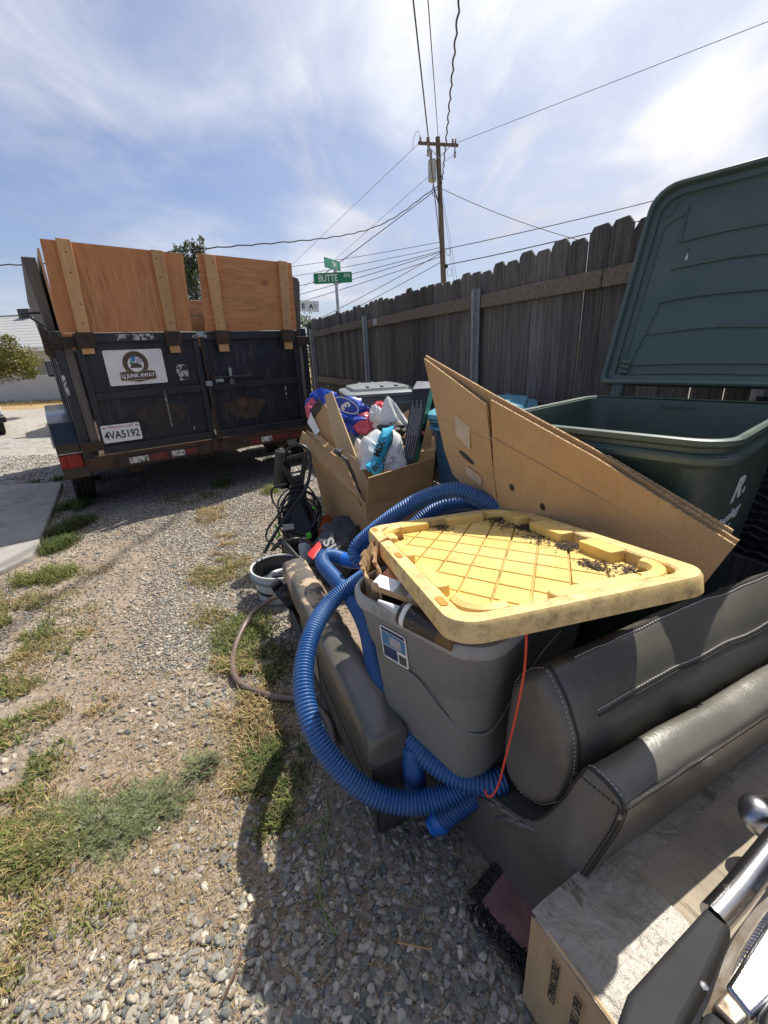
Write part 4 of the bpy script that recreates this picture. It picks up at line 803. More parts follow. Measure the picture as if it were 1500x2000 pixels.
wire('faint wire from the left end of the crossarm sloping far down left', (PX - 1.5, PY - .16, 10.4), (-7.2, 40.0, 7.6), .010, .0, ext=1.3)
wire('faint wire from the transformer height sloping down left', wp(9.3, -.3), (-4.6, 36.0, 6.3), .009, .0, ext=1.3)
for lb, z0, b in (('topmost of the fan of thin wires leaving the lower pole to the left', 6.35, (-6.2, 30, 6.3)), ('second wire of the fan leaving the lower pole to the left', 6.1, (-6.2, 30, 5.75)), ('third wire of the fan leaving the lower pole to the left', 5.95, (-6.2, 30, 5.1)),
                  ('fourth wire of the fan leaving the lower pole to the left', 5.9, (-6.2, 30, 4.55)), ('fifth wire of the fan leaving the lower pole to the left, above the fence', 5.7, (-6.2, 30, 4.1)), ('steep thin wire of the fan dropping behind the far fence', 5.85, (-3.6, 30, 3.4)), ('lowest wire of the fan, dropping behind the far fence', 5.45, (-3.6, 30, 3.0))):
    wire(lb, wp(z0, -.1), b, .013 if 'topmost' in lb or 'second' in lb else .016, .1, ext=1.2)

# ------------------------------------------------------------------ house
ho = thing('house', 'pale stucco house with light grey shingle roof across the gravel road', 'house', (-14.0, 19.0, 0), R(-1))
w_ = MB(); w_.box(-9, 8, 0, 7, 0, 2.16); w_.build('wall', 'stucco', ho)
rf = MB(); rf.prism([(-9.4, -.45, 2.06), (-9.4, 3.4, 3.62), (-9.4, 7.4, 2.06), (-9.4, 7.4, 1.98), (-9.4, 3.4, 3.52), (-9.4, -.45, 1.97)], (17.8, 0, 0)); rf = rf.build('roof', 'roofing', ho)
MB().box(-9.4, 8.4, -.475, -.453, 1.93, 2.075).build('fascia', 'white', rf)
for k in range(11):
    y0 = -.44 + k * .35; z0 = 2.075 + (y0 + .45) * .4052; MB().prism([(-9.38, y0, z0 + .012), (-9.38, y0 + .36, z0 + .150), (-9.38, y0 + .36, z0 + .144), (-9.38, y0, z0 - .006)], (17.76, 0, 0)).build('shingle_course', 'roofing', rf)
MB().box(-2.2, -1.7, 2.9, 3.3, 3.3, 3.85).build('chimney', 'ink_soft', rf); MB().box(-9.4, 8.4, 3.30, 3.50, 3.585, 3.66).build('ridge_cap', 'roofing', rf)
def window(x0, x1, z0, z1):
    w = MB(); w.box(x0, x1, -.035, -.003, z0, z0 + .045); w.box(x0, x1, -.035, -.003, z1 - .045, z1); w.box(x0, x0 + .045, -.035, -.003, z0 + .045, z1 - .045); w.box(x1 - .045, x1, -.035, -.003, z0 + .045, z1 - .045); w.box((x0 + x1) / 2 - .025, (x0 + x1) / 2 + .025, -.035, -.003, z0 + .045, z1 - .045); w = w.build('window', 'white', ho)
    MB().box(x0 + .045, (x0 + x1) / 2 - .025, -.018, -.006, z0 + .045, z1 - .045).build('pane', 'glass', w); MB().box((x0 + x1) / 2 + .025, x1 - .045, -.018, -.006, z0 + .045, z1 - .045).build('pane', 'glass', w)
window(-.45, .62, .98, 1.72)
# ------------------------------------------------------------------ trees and shrubs
def leafy(name, label, trunk, blobs, n, leaf, cols, cat='tree', group=None):
    r = thing(name, label, cat, trunk[0], 0, group); b0 = Vector(trunk[0]); t_ = MB(); P = [Vector(p) - b0 for p in trunk]
    t_.tube(catmull(P, .3), lambda i: max(.03, .10 - .004 * i), 8)
    for (c0, rr) in blobs:
        c0 = Vector(c0) - b0; t_.tube([P[-1] * .8 + P[0] * .2, (P[-1] + c0) / 2 + Vector((0, 0, .05)), c0], [.05, .03, .012], 6)
    t_.build('trunk', 'bark', r, smooth=True)
    V, F, C = [], [], []; tot = sum(b[1][0] * b[1][1] * b[1][2] for b in blobs)
    for (c0, rr) in blobs:
        m = int(n * rr[0] * rr[1] * rr[2] / tot)
        cl = [(rng.normal(0, .55, 3), rng.uniform(.2, .36), rng.uniform(.6, 1.3)) for _ in range(max(5, m // 130))]
        for _ in range(m):
            ccn, cr, cb = cl[rng.integers(len(cl))]; q = ccn + rng.normal(0, cr, 3)
            if np.linalg.norm(q) > 1.25: q *= 1.1 / np.linalg.norm(q)
            p = np.array(c0) - np.array(b0) + q * np.array(rr); d = rng.normal(0, 1, 3); d /= np.linalg.norm(d); u_ = np.cross(d, rng.normal(0, 1, 3)); u_ /= np.linalg.norm(u_); L_ = leaf * rng.uniform(.6, 1.4); o_ = len(V)
            V += [tuple(p), tuple(p + d * L_ * .5 + u_ * L_ * .22), tuple(p + d * L_), tuple(p + d * L_ * .5 - u_ * L_ * .22)]; F.append((o_, o_ + 1, o_ + 2, o_ + 3)); cc = np.array(cols[rng.integers(len(cols))]) * cb * rng.uniform(.8, 1.2); C += [(*cc, 1)] * 4
    me = bpy.data.meshes.new('crown'); me.from_pydata(V, [], F); me.update(); ca = me.attributes.new('col', 'FLOAT_COLOR', 'POINT'); ca.data.foreach_set('color', np.array(C, dtype=np.float32).ravel()); link('crown', me, 'leaf_attr', r); return r
leafy('slender_tree', 'slender grey-green tree showing between the two plywood boards', [(-5.45, 15, 0), (-5.45, 15, 2.0), (-5.4, 15, 4.2)], [((-5.45, 15, 2.3), (.45, .5, .7)), ((-5.42, 15, 3.3), (.48, .5, .75)), ((-5.5, 15, 4.05), (.42, .4, .5)), ((-5.22, 15, 4.45), (.25, .25, .36)), ((-5.7, 15, 4.2), (.25, .25, .3))], 8500, .085, [(.085, .105, .05), (.11, .13, .065), (.14, .155, .09), (.06, .075, .035)])
leafy('garden_bush', 'olive-yellow leafy bush in front of the house at the left edge', [(-11.2, 13.1, 0), (-11.0, 13.1, .9), (-10.5, 13.1, 1.5)], [((-10.25, 13, 1.75), (.55, .6, .42)), ((-9.85, 13, 1.45), (.42, .45, .32)), ((-10.6, 13, 1.4), (.6, .6, .4)), ((-10.2, 13, 1.25), (.45, .5, .22))], 9000, .075, [(.15, .15, .03), (.19, .175, .04), (.11, .12, .025), (.23, .20, .06)], 'bush')
leafy('far_shrub', 'dark green shrub showing between the trailer and the end of the fence', [(-1.75, 13.0, 0), (-1.75, 13, .6), (-1.75, 13, 1.2)], [((-1.75, 13, 1.2), (.25, .4, .8)), ((-1.8, 13, 2.0), (.22, .3, .35))], 2200, .08, [(.05, .09, .025), (.08, .12, .035)], 'bush')
# ------------------------------------------------------------------ white van at the left edge
vn = thing('white_van', 'white vehicle cut off by the left edge of the picture', 'van', (-8.63, 8.10, 0), R(42))
MB().prism([(-.8, y, z) for y, z in ((0, .42), (.02, 1.0), (.5, 1.05), (.9, 1.7), (3.8, 1.75), (4.1, 1.0), (4.15, .42))], (2.22, 0, 0)).build('body', 'van_white', vn, bevel=.05, bseg=3)
MB().box(-.82, 1.44, -.05, 4.2, .30, .43).build('bumper', 'black_plastic', vn, bevel=.03)
for x0, x1 in ((-.75, -.55), (1.2, 1.40)):
    for y in (.8, 3.3): wheel(x0, x1, y, .32, vn)
# ------------------------------------------------------------------ wheeled carts
def cart(name, label, origin, rz, W, D, H, mb, ml, mrim, lid_open=False):
    c = thing(name, label, 'wheeled bin', origin, rz)
    def ring(w, d, z, r, oy=0, n=6): return [(x, y, z) for x, y in rounded(w, d, r, n, W / 2, D / 2 + oy)]
    o_ = MB(); rings = [ring(W * .72, D * .66, .10, .05, -.04), ring(W * .74, D * .70, .16, .06, -.03), ring(W * .83, D * .82, H * .55, .075, -.015), ring(W * .90, D * .905, H * .80, .08, -.008), ring(W * .93, D * .935, H - .075, .085), ring(W * .985, D * .985, H - .062, .09), ring(W * .995, D * .995, H - .040, .09), ring(W * .965, D * .965, H - .032, .085), ring(W * .965, D * .965, H - .022, .085), ring(W, D, H - .014, .09), ring(W, D, H - .002, .09), ring(W * .985, D * .985, H, .085), ring(W * .93, D * .93, H - .004, .075), ring(W * .905, D * .905, H - .05, .07), ring(W * .86, D * .86, H * .75, .07), ring(W * .78, D * .76, H * .45, .07), ring(W * .66, D * .6, .14, .05, -.03)]
    o_.loft(rings); body = o_.build('body', mb, c, smooth=True, angle=50)
    o_ = MB(); o_.grid([ring(W * 1.004, D * 1.004, H - .012, .09), ring(W * 1.004, D * 1.004, H, .09), ring(W * .985, D * .985, H + .004, .088), ring(W * .945, D * .945, H + .001, .078)], True); o_.grid([ring(W * .998, D * .998, H - .058, .09), ring(W * 1.001, D * 1.001, H - .045, .09), ring(W * .985, D * .985, H - .036, .09)], True); o_.build('rim', mrim, c, smooth=True)
    for x in (W * .08, W * .80): wheel(x, x + W * .12, .02, .125, c)
    MB().cyl((W * .1, .02, .125), (W * .9, .02, .125), .012, 8).build('axle', 'galv', c)
    MB().cyl((W * .12, -.035, H - .03), (W * .88, -.035, H - .03), .016, 10).build('handle_bar', mb, c)
    for x in (W * .12, W * .5, W * .88): MB().box(x - .015, x + .015, -.045, .02, H - .06, H - .004).build('handle_lug', mb, c, bevel=.004)
    if not lid_open:
        l = MB(); a = [ring(W * 1.03, D * 1.03, H + .008, .09), ring(W * 1.05, D * 1.05, H + .010, .095), ring(W * 1.05, D * 1.05, H + .035, .095), ring(W * 1.0, D * 1.0, H + .045, .09), ring(W * .86, D * .86, H + .052, .07), ring(W * .82, D * .82, H + .075, .07), ring(W * .5, D * .5, H + .092, .05)]
        l.loft(a); lid = l.build('lid', ml, c, smooth=True, angle=30)
        for t in (.3, .5, .7): MB().prism([(W * t - .012, D * .12, H + .079), (W * t + .012, D * .12, H + .079), (W * t + .012, D * .88, H + .079), (W * t - .012, D * .88, H + .079)], (0, 0, .014)).build('lid_rib', ml, lid, bevel=.005)
    return c, body
h_ = Vector((.633, -.774, 0)); GW, GD, GH = .70, .80, 1.07
gc, gbody = cart('green_cart', 'large dark green wheeled bin standing open behind the leaning cardboard', Vector((.955, 1.985, 0)) + h_ * GW, math.atan2(.774, -.633), GW, GD, GH, 'green_cart', 'green_lid', 'green_rim', True)
# the open lid leaning back on the fence; seen from below
LA = R(69)
def lidm(): return Matrix.Translation((GW / 2, -.045, GH + .015)) @ Matrix.Rotation(math.pi - LA, 4, 'X')      # lid local: x across, y up the lid, z out of its hollow side
LM = Matrix(((1, 0, 0, GW / 2), (0, -math.cos(LA), math.sin(LA), -.050), (0, math.sin(LA), math.cos(LA), GH + .012), (0, 0, 0, 1)))
LW, LL = .70, .84
def lring(w, l, z, r, oy=0):
    pts = []
    for sx, top, a0 in ((1, 1, 0), (-1, 1, 90), (-1, 0, 180), (1, 0, 270)):
        rr_ = r if top else r * .25; cy = LL / 2 + .035 + (l / 2 - rr_) * (1 if top else -1)
        for k in range(7): a = R(a0 + 15 * k); pts.append((sx * (w / 2 - rr_) + rr_ * math.cos(a), cy + rr_ * math.sin(a)))
    return [LM @ Vector((x, y, z)) for x, y in pts]
l = MB(); l.loft([lring(LW * .90, LL * .90, -.050, .07), lring(LW, LL, -.022, .10), lring(LW, LL, .012, .10), lring(LW * .985, LL * .985, .016, .098), lring(LW * .955, LL * .96, .012, .09), lring(LW * .945, LL * .95, -.012, .085), lring(LW * .885, LL * .90, -.016, .075), lring(LW * .875, LL * .89, -.030, .07), lring(LW * .80, LL * .84, -.034, .06)])
lid = l.build('lid', 'green_lid', gc, smooth=True, angle=35)
def lline(pts, r=.0045):
    MB().tube(catmull([LM @ Vector((x, y, z)) for x, y, z in pts], .02), r, 6).build('lid_rib', 'green_lid', lid, smooth=True)
Z = -.032
lline([(.30, .12, Z), (.305, .20, Z), (.325, .24, Z), (.325, .62, Z), (.315, .74, Z), (.27, .765, Z), (.255, .80, Z), (.22, .825, Z), (-.22, .825, Z), (-.255, .80, Z), (-.27, .765, Z), (-.315, .74, Z), (-.325, .24, Z), (-.305, .2, Z), (-.30, .12, Z)], .006)
lline([(.285, .14, Z), (.285, .22, Z), (.285, .60, Z), (.275, .72, Z), (.225, .745, Z), (.205, .785, Z)], .0045); lline([(-.285, .14, Z), (-.285, .22, Z), (-.285, .60, Z), (-.275, .72, Z), (-.225, .745, Z), (-.205, .785, Z)], .0045)
lline([(.20, .64, Z), (.0, .65, Z), (-.20, .64, Z)], .005); lline([(.21, .78, Z), (.205, .66, Z), (.20, .642, Z)], .005); lline([(.205, .53, Z), (.0, .54, Z), (-.205, .53, Z)], .005)
lline([(.262, .13, Z), (.215, .36, Z), (.195, .395, Z), (.0, .405, Z), (-.195, .395, Z), (-.215, .36, Z), (-.262, .13, Z)], .0045); lline([(.235, .26, Z), (0, .275, Z), (-.235, .26, Z)], .0045); lline([(.262, .13, Z), (0, .135, Z), (-.262, .13, Z)], .0045); lline([(.245, .09, Z), (0, .095, Z), (-.245, .09, Z)], .006)
for sx in (1, -1):
    MB().prism([LM @ Vector((x * sx, y, -.03)) for x, y in ((.245, .06), (.30, .06), (.295, -.03), (.255, -.03))], LM.to_3x3() @ Vector((0, 0, .03))).build('hinge_lug', 'green_lid', lid, bevel=.006)
    for k in range(4): lline([(sx * .255, .07 + k * .022, -.018), (sx * .29, .075 + k * .022, -.018)], .006)
for k in range(10):
    sx = random.uniform(-.3, .3); sy = random.uniform(.15, .8)
MB().prism([LM @ Vector((x, y, -.0315)) for x, y in ((.155, .555), (.165, .56), (.163, .605), (.158, .60))], LM.to_3x3() @ Vector((0, 0, .001))).build('stain', 'worn_white', lid)
# lettering on the side of the body that faces right of the camera
def bodyx(z): return GW / 2 * (1 - (.83 + .10 * (z - GH * .55) / (GH * .45 - .075)))
M['print_white'] = mat('print_white', (.62, .66, .68), (.72, .75, .77), .5, scale=30)
def side_text(s_, size, y, z, **k):
    dz = .1; sl = (bodyx(z + dz) - bodyx(z - dz)) / (2 * dz); text('lettering', s_, size, frame((bodyx(z) - .004, y, z), (0, -1, 0), (sl, 0, 1)), 'print_white', gbody, **k)
side_text('R', .095, .485, .885, bold=.004, shear=.15, sx=1.7); side_text('+', .035, .40, .862, bold=.002, sx=1.5)
side_text('Recology', .046, .475, .800, bold=.0016, sx=1.35)
for k, s_ in enumerate(('\u2014\u2014\u2014\u2014\u2014\u2014', '\u2014\u2014\u2014\u2014\u2014', '\u2014\u2014\u2014\u2014\u2014')): side_text(s_, .019, .485, .762 - k * .023, bold=.0022, sx=1.0)
text('embossing', 'RUGGED RIM', .020, frame((GW * .5, .047, GH - .028), (-1, 0, 0), (0, -.05, 1)), 'green_cart', gbody, ext=.001)

gr, _ = cart('grey_cart', 'grey wheeled bin with closed ribbed lid behind the open cardboard box', (.235, 4.50, 0), R(190), .62, .72, .935, 'grey_cart', 'grey_cart', 'grey_cart')
bc, bbody = cart('blue_cart', 'blue wheeled bin with pale blue lid between cardboard box and green bin', (1.08, 3.05, 0), R(160), .60, .70, .90, 'blue_cart', 'blue_lid', 'blue_lid')
text('lettering', '1017', .05, frame((.40, .70 * .965 + .002, .60), (-1, 0, 0), (0, .12, 1)), 'logo_grey', bbody, bold=.001)

# rubber mat leaning on the fence to the right of the green bin
mt = thing('rubber_mat', 'black ribbed rubber mat leaning on the fence right of the green bin', 'mat', FN * 1.98 + FD * .05, math.atan2(FD.y, FD.x))
g = MB(); g.prism([(-.75, .02, .46), (.98, .02, .46), (.98, -.11, 1.06), (-.75, -.11, 1.06)], (0, -.02, -.003)); g.build('sheet', 'mat_black', mt)
for k in range(19):
    z = .475 + k * .031; y = .02 - .13 * (z - .46) / .60
    P = [(-.74 + .0225 * j, y + .004 + .007 * (j % 2), z + .007 * math.sin(j * 1.7 + k)) for j in range(76)]
    MB().tube(P, .0085, 5).build('ridge', 'mat_black', mt)
for z0, z1, lb in ((.0, .222, 'lower dark weathered timber stacked under the black rubber mat'), (.226, .452, 'upper dark weathered timber carrying the black rubber mat')):
    pk = MB().box(-.8, 1.02, -.05, .045, z0, z1, frame(FN * 1.985 + FD * .05, FD, -FN)).build('timber', 'oldwood', None, bevel=.006); tag(pk, lb, 'timber', 'timbers under the rubber mat')
# ------------------------------------------------------------------ leather sofa end (profile w,z swept along its length)
SN = Vector((.85, .527, 0)); SW = Vector((.527, -.85, 0)); SE = Vector((.905, .425, -.028)).normalized()
def sp3(w, z, d=.60): return SN * d + SW * w + Vector((0, 0, z))
def inset(prof, c, k): return [(c[0] + (w - c[0]) * k, c[1] + (z - c[1]) * k) for w, z in prof]
def smooth_profile(p, step=.012):
    q = catmull([(a, 0, b) for a, b in p], step); return [(v.x, v.z) for v in q]
sofa = thing('leather_sofa', 'dark grey leather sofa end with white stitching beside the taped carton', 'sofa')
prof = smooth_profile([(-.668, .004), (-.676, .10), (-.660, .205), (-.61, .252), (-.53, .262), (-.45, .283), (-.405, .315), (-.375, .37), (-.348, .44), (-.328, .51), (-.312, .560), (-.307, .569), (-.300, .574), (-.27, .570), (-.247, .560), (-.240, .554), (-.236, .545), (-.236, .53), (-.240, .49), (-.250, .44), (-.265, .37), (-.283, .29), (-.32, .17), (-.378, .004)])
def sag(i, t): return 0
rings = []
for d, k in ((0, .985), (.006, 1.0), (.03, 1.0)): rings.append([sp3(w, z) + SE * d for w, z in inset(prof, (-.45, .2), k)])
for j in range(1, 26):
    t = .03 + j * .055; rings.append([sp3(w, z) + SE * t + Vector((0, 0, .009 * fbm(w * 3, t * 2.2, 4, 2.2) if z > .2 else 0)) for w, z in prof])
sb = MB().loft(rings).build('frame_cover', 'leather', sofa, smooth=True, angle=50)
def stitch(P, par, m='thread', r=.0011, gap=.0035, dash=.0062, off=None):
    P = resample(P, .001); s_ = MB(); i = 0; n1 = int(dash / .001); n2 = int(gap / .001)
    while i + n1 < len(P): s_.tube([P[i], P[i + n1 // 2] + Vector((0, 0, .0006)), P[i + n1]], r, 4); i += n1 + n2
    return s_.build('stitching', m, par)
def along(w, z, a, b, lift=.0015, n=30, d=.60): return [sp3(w, z, d) + SE * (a + (b - a) * k / n) + Vector((0, 0, lift)) for k in range(n + 1)]
MB().tube(along(-.240, .548, .0, 1.4), .0028, 6).build('seam', 'seam', sb); stitch(along(-.247, .5535, .004, 1.4, .003), sb); stitch(along(-.2355, .533, .004, 1.4, .001), sb, 'seam')
E1 = [sp3(w, z) + SE * -.001 for w, z in prof]
top = [i for i, (w, z) in enumerate(prof) if z > .30 and w > -.42]
MB().tube([E1[i] for i in top], .003, 6).build('seam', 'seam', sb); stitch([E1[i] + SE * .006 + Vector((0, 0, .002)) for i in top if prof[i][1] > .545 and prof[i][0] < -.24], sb)
rear = [i for i, (w, z) in enumerate(prof) if z < .54 and z > .05 and w > -.36]
stitch([E1[i] + SE * .008 + SW * .002 for i in rear], sb, 'seam', .0014); stitch([E1[i] - SE * .001 - SW * .007 for i in rear], sb, 'seam', .0014)
seat = [i for i, (w, z) in enumerate(prof) if w < -.42 and z > .2]
MB().tube([E1[i] for i in seat], .003, 6).build('seam', 'seam', sb)
for k in range(5):    # gathered folds at the seat corner
    a = sp3(-.62 + .035 * k, .20 - .02 * (k % 2)) + SE * .006; b_ = sp3(-.44 + .01 * k, .258 + .006 * k) + SE * .005
    MB().tube(catmull([a, (a + b_) / 2 + Vector((0, 0, .018)) - SE * .006, b_], .01), [.004] + [.010] * 8 + [.006] * 40, 8).build('fold', 'leather', sb, smooth=True)
MB().lathe([(.004, 0), (.006, .004), (.0, .006)], 8, frame(sp3(-.240, .525) - SE * .003, SE, (0, 0, 1))).build('scuff', 'peel', sb)
# back cushion
cu = thing('leather_cushion', 'plump dark grey leather cushion with white seams lying behind the sofa ridge', 'cushion')
cp = smooth_profile([(-.500, .45), (-.497, .54), (-.488, .63), (-.458, .685), (-.430, .708), (-.420, .712), (-.408, .704), (-.378, .668), (-.360, .634), (-.352, .616), (-.342, .59), (-.336, .52), (-.352, .43), (-.395, .365), (-.42, .350), (-.45, .340), (-.482, .355), (-.498, .40), (-.500, .45)], .010)[:-1]
CORN = [(-.420, .712), (-.354, .616)]
rings = []
for d, k in ((-.012, .70), (-.008, .84), (.004, .94), (.022, .985), (.045, 1.0), (.08, 1.0)): rings.append([sp3(w, z, .60) + SE * d for w, z in inset(cp, (-.425, .53), k)])
for j in range(1, 24): rings.append([sp3(w, z, .60) + SE * (.08 + .04 * j) + Vector((0, 0, .010 * math.sin(min(1, j / 18) * math.pi) + .009 * fbm(w * 3, j * .13, 2, 2))) for w, z in cp])
cb_ = MB().loft(rings).build('cover', 'leather', cu, smooth=True, angle=60)
def cush(w, z, j, out_=.0): 
    k = 1 + out_ / math.hypot(w + .425, z - .53); w2, z2 = -.425 + (w + .425) * k, .53 + (z - .53) * k
    return sp3(w2, z2, .60) + SE * (.08 + .04 * j) + Vector((0, 0, .010 * math.sin(min(1, j / 18) * math.pi) + .009 * fbm(w2 * 3, j * .13, 2, 2)))
for (w, z), tw in ((CORN[0], (.45, -.9)), (CORN[1], (-.45, .9))):
    MB().tube([cush(w, z, j, .0022) for j in np.arange(0, 23, .5)], .0030, 6).build('seam', 'seam', cb_)
    stitch([cush(w + tw[0] * .010, z + tw[1] * .010, j, .0095 if tw[0] > 0 else .005) for j in np.arange(0, 23, .5)], cb_, 'thread', .0014); stitch([cush(w - .004, z - .004, j, .002) for j in np.arange(0, 23, .5)], cb_, 'seam')
endr = [sp3(w, z, .60) + SE * .020 for w, z in inset(cp, (-.425, .53), .987)]
MB().tube(endr, .0026, 6, closed=True).build('seam', 'seam', cb_); stitch([p - SE * .012 + Vector((0, 0, .001)) for p in endr], cb_, 'thread', .0009, .006, .004)
MB().tube([cush(CORN[1][0], CORN[1][1], -.3, .001), cush(-.387, .664, -.3, .001), cush(CORN[0][0], CORN[0][1], -.3, .001)], .0024, 5).build('seam', 'seam', cb_)
# seat cushion that carries the tote
sc = thing('leather_block', 'dark leather seat section under the grey tote', 'sofa seat')
ps_ = [(-1.22, .0), (-1.22, .22), (-1.19, .255), (-.74, .258), (-.70, .23), (-.69, .0)]
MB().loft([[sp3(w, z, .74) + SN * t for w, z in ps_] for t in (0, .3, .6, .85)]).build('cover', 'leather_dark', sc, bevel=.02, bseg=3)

# ------------------------------------------------------------------ armrest lying on the left of the pile
arm = thing('leather_bolster', 'long grey leather armrest with a peeling top on the gravel side of the pile', 'armrest')
A0 = Vector((-.012, .862, 0)); AD = Vector((-.382, .924, 0)); AS = Vector((.924, .382, 0))       # near end centre, along, across (towards tote)
def ap(t, s_, z): return A0 + AD * t + AS * s_ + Vector((0, 0, z))
bd = MB(); prof_b = [(-.050, .0), (-.058, .12), (-.054, .285), (.045, .285), (.05, .12), (.05, .0)]
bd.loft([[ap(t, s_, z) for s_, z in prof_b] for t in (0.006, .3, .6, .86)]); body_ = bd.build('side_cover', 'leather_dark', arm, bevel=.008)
pd = smooth_profile([(-.062, .262), (-.066, .30), (-.064, .340), (-.056, .362), (-.040, .372), (.0, .378), (.035, .374), (.049, .362), (.056, .340), (.057, .30), (.050, .262)], .008)
rings = [[ap(t, s_ * k, .30 + (z - .30) * k) for s_, z in pd] for t, k in ((-.004, .6), (.0, .86), (.010, .97), (.03, 1.0))] + [[ap(.03 + j * .045, s_, z + .004 * fbm(j * .3, s_ * 9, 1, 2)) for s_, z in pd] for j in range(1, 11)]
MB().loft(rings).build('top_pad', 'leather', arm, smooth=True, angle=50)
rings = [[ap(.48 + j * .05, s_ * 1.002, z * 1.001 + .005 * fbm(j * .3, s_ * 9, 1, 2)) for s_, z in pd] for j in range(0, 14)]
pt = MB().loft(rings).build('top_pad', 'peel', arm, smooth=True, angle=50); pt['label'] = 'peeling far half of the armrest top'
MB().tube([ap(t, -.0595, .283) for t in (0, .5, 1.1)], .0025, 5).build('seam', 'seam', arm); MB().tube([ap(-.001, s_, .283 - abs(s_) * .1) for s_ in (-.054, 0, .046)], .0025, 5).build('seam', 'seam', arm); MB().tube([ap(.003, -.052, z) for z in (.02, .15, .27)], .0022, 5).build('seam', 'seam', arm)
MB().tube([ap(t, -.0595, .17) for t in (0, .5, .86)], .0016, 5).build('seam', 'seam', arm)
M['bareboard'] = mat('bareboard', (.17, .13, .085), (.23, .18, .12), .85, scale=9, stretch=(3, 3, 1), c=(.09, .065, .04), cscale=6)
MB().loft([[ap(t, s_, z) for s_, z in ((.030, .0), (.030, .27), (.042, .27), (.042, .0))] for t in (.87, 1.14)]).build('inner_board', 'bareboard', arm); MB().loft([[ap(t, s_, z) for s_, z in ((-.058, .235), (-.058, .262), (.048, .262), (.048, .235))] for t in (.87, 1.15)]).build('inner_board', 'bareboard', arm)
MB().loft([[ap(t, s_, z) for s_, z in ((-.060, .0), (-.060, .262), (.050, .262), (.050, .0))] for t in (1.135, 1.15)]).build('end_board', 'bareboard', arm)
MB().loft([[ap(t, s_, z) for s_, z in ((-.062, .10), (-.0605, .225), (-.0595, .225), (-.0610, .10))] for t in (.56, .66)]).build('bare_patch', 'tape_grey', arm); MB().loft([[ap(t, s_, z) for s_, z in ((-.0605, .05), (-.0605, .16), (-.057, .16), (-.057, .05))] for t in (.87, 1.12)]).build('liner', 'fabric', arm)
# loose wooden slat between armrest and tote
sl = MB(); sl.loft([[ap(t, s_, z + .03 * (t - .4)) for s_, z in ((.066, .20), (.066, .30), (.078, .30), (.078, .20))] for t in (.35, .98)]); tag(sl.build('wooden_slat', 'bareboard', None, bevel=.003), 'thin bare wooden slat between the armrest and the grey tote', 'slat')
for k in range(3):
    P = catmull([(-0.120, 1.472, 0.340), (-0.075, 1.467, 0.350), (-0.036, 1.450, 0.340)], .01); P = [p + Vector((.01 * k, -.014 * k, -.016 * k)) for p in P]
    o = MB().tube(P, [.010 - .002 * (i % 2) for i in range(len(P))], 7).build('pink_rag', 'pinkrag', None, smooth=True); tag(o, ('top', 'middle', 'bottom')[k] + ' pinkish rag roll tucked between the armrest and the tote', 'rag', 'pinkish rag rolls')

# ------------------------------------------------------------------ grey tote
tote = thing('grey_tote', 'grey plastic storage tote with a blue label, stuffed with packages', 'storage tote', (.283, 1.080, 0), math.atan2(.70, .714))
def tr_(w, d, z, r): return [(x, y, z) for x, y in rounded(w, d, r, 8)]
o_ = MB(); o_.loft([tr_(.575, .305, .256, .05), tr_(.595, .325, .264, .07), tr_(.615, .340, .36, .08), tr_(.635, .352, .53, .075), tr_(.66, .375, .585, .09), tr_(.672, .392, .60, .095), tr_(.69, .412, .692, .085), tr_(.705, .425, .697, .088), tr_(.710, .430, .722, .09), tr_(.706, .426, .732, .088), tr_(.690, .410, .733, .082), tr_(.680, .400, .72, .08), tr_(.655, .38, .60, .09), tr_(.59, .32, .30, .06)])
tb = o_.build('body', 'tote', tote, smooth=True, angle=35)
o_ = MB(); o_.grid([tr_(.712, .432, .706, .091), tr_(.714, .434, .728, .091), tr_(.706, .426, .736, .089), tr_(.690, .410, .737, .083), tr_(.684, .404, .728, .081)], True); o_.build('rim', 'tote_rim', tote, smooth=True)
def toteline(P): MB().tube(catmull(P, .01), .0035, 6).build('moulding', 'tote', tb, smooth=True)
toteline([(-.333, .05, .575), (-.330, -.02, .560), (-.325, -.07, .515), (-.310, -.120, .47), (-.285, -.163, .455), (-.24, -.181, .462), (-.15, -.186, .515), (-.05, -.194, .565), (.05, -.197, .575)])
LBm = frame((-.3300, .045, .628), (0, -1, .0), (-.10, 0, 1)); LBm = Matrix.Translation((-.0105, 0, 0)) @ LBm
lb = MB(); lb.prism([LBm @ Vector((x, y, 0)) for x, y in rounded(.085, .10, .008, 3)], LBm.to_3x3() @ Vector((0, 0, .0008))); lb = lb.build('label', 'white', tb)
M['label_blue'] = mat('label_blue', (.06, .19, .34), (.08, .23, .4), .4, scale=20); M['label_navy'] = mat('label_navy', (.012, .03, .09), (.02, .04, .11), .4, scale=20)
def lbq(x0, x1, y0, y1, m, z=.0012): 
    q = MB(); q.prism([LBm @ Vector((x, y, z)) for x, y in ((x0, y0), (x1, y0), (x1, y1), (x0, y1))], LBm.to_3x3() @ Vector((0, 0, .0005))); q.build('label_print', m, lb)
lbq(-.038, .038, -.006, .034, 'label_blue'); lbq(-.038, .008, -.044, -.009, 'label_navy'); lbq(-.012, .026, .0, .028, 'logo_grey', .0019); lbq(-.038, .038, .037, .046, 'label_navy')
for k in range(9): lbq(.013 + k * .0028, .0142 + k * .0028 + .0006 * (k % 2), -.044, -.016, 'ink')
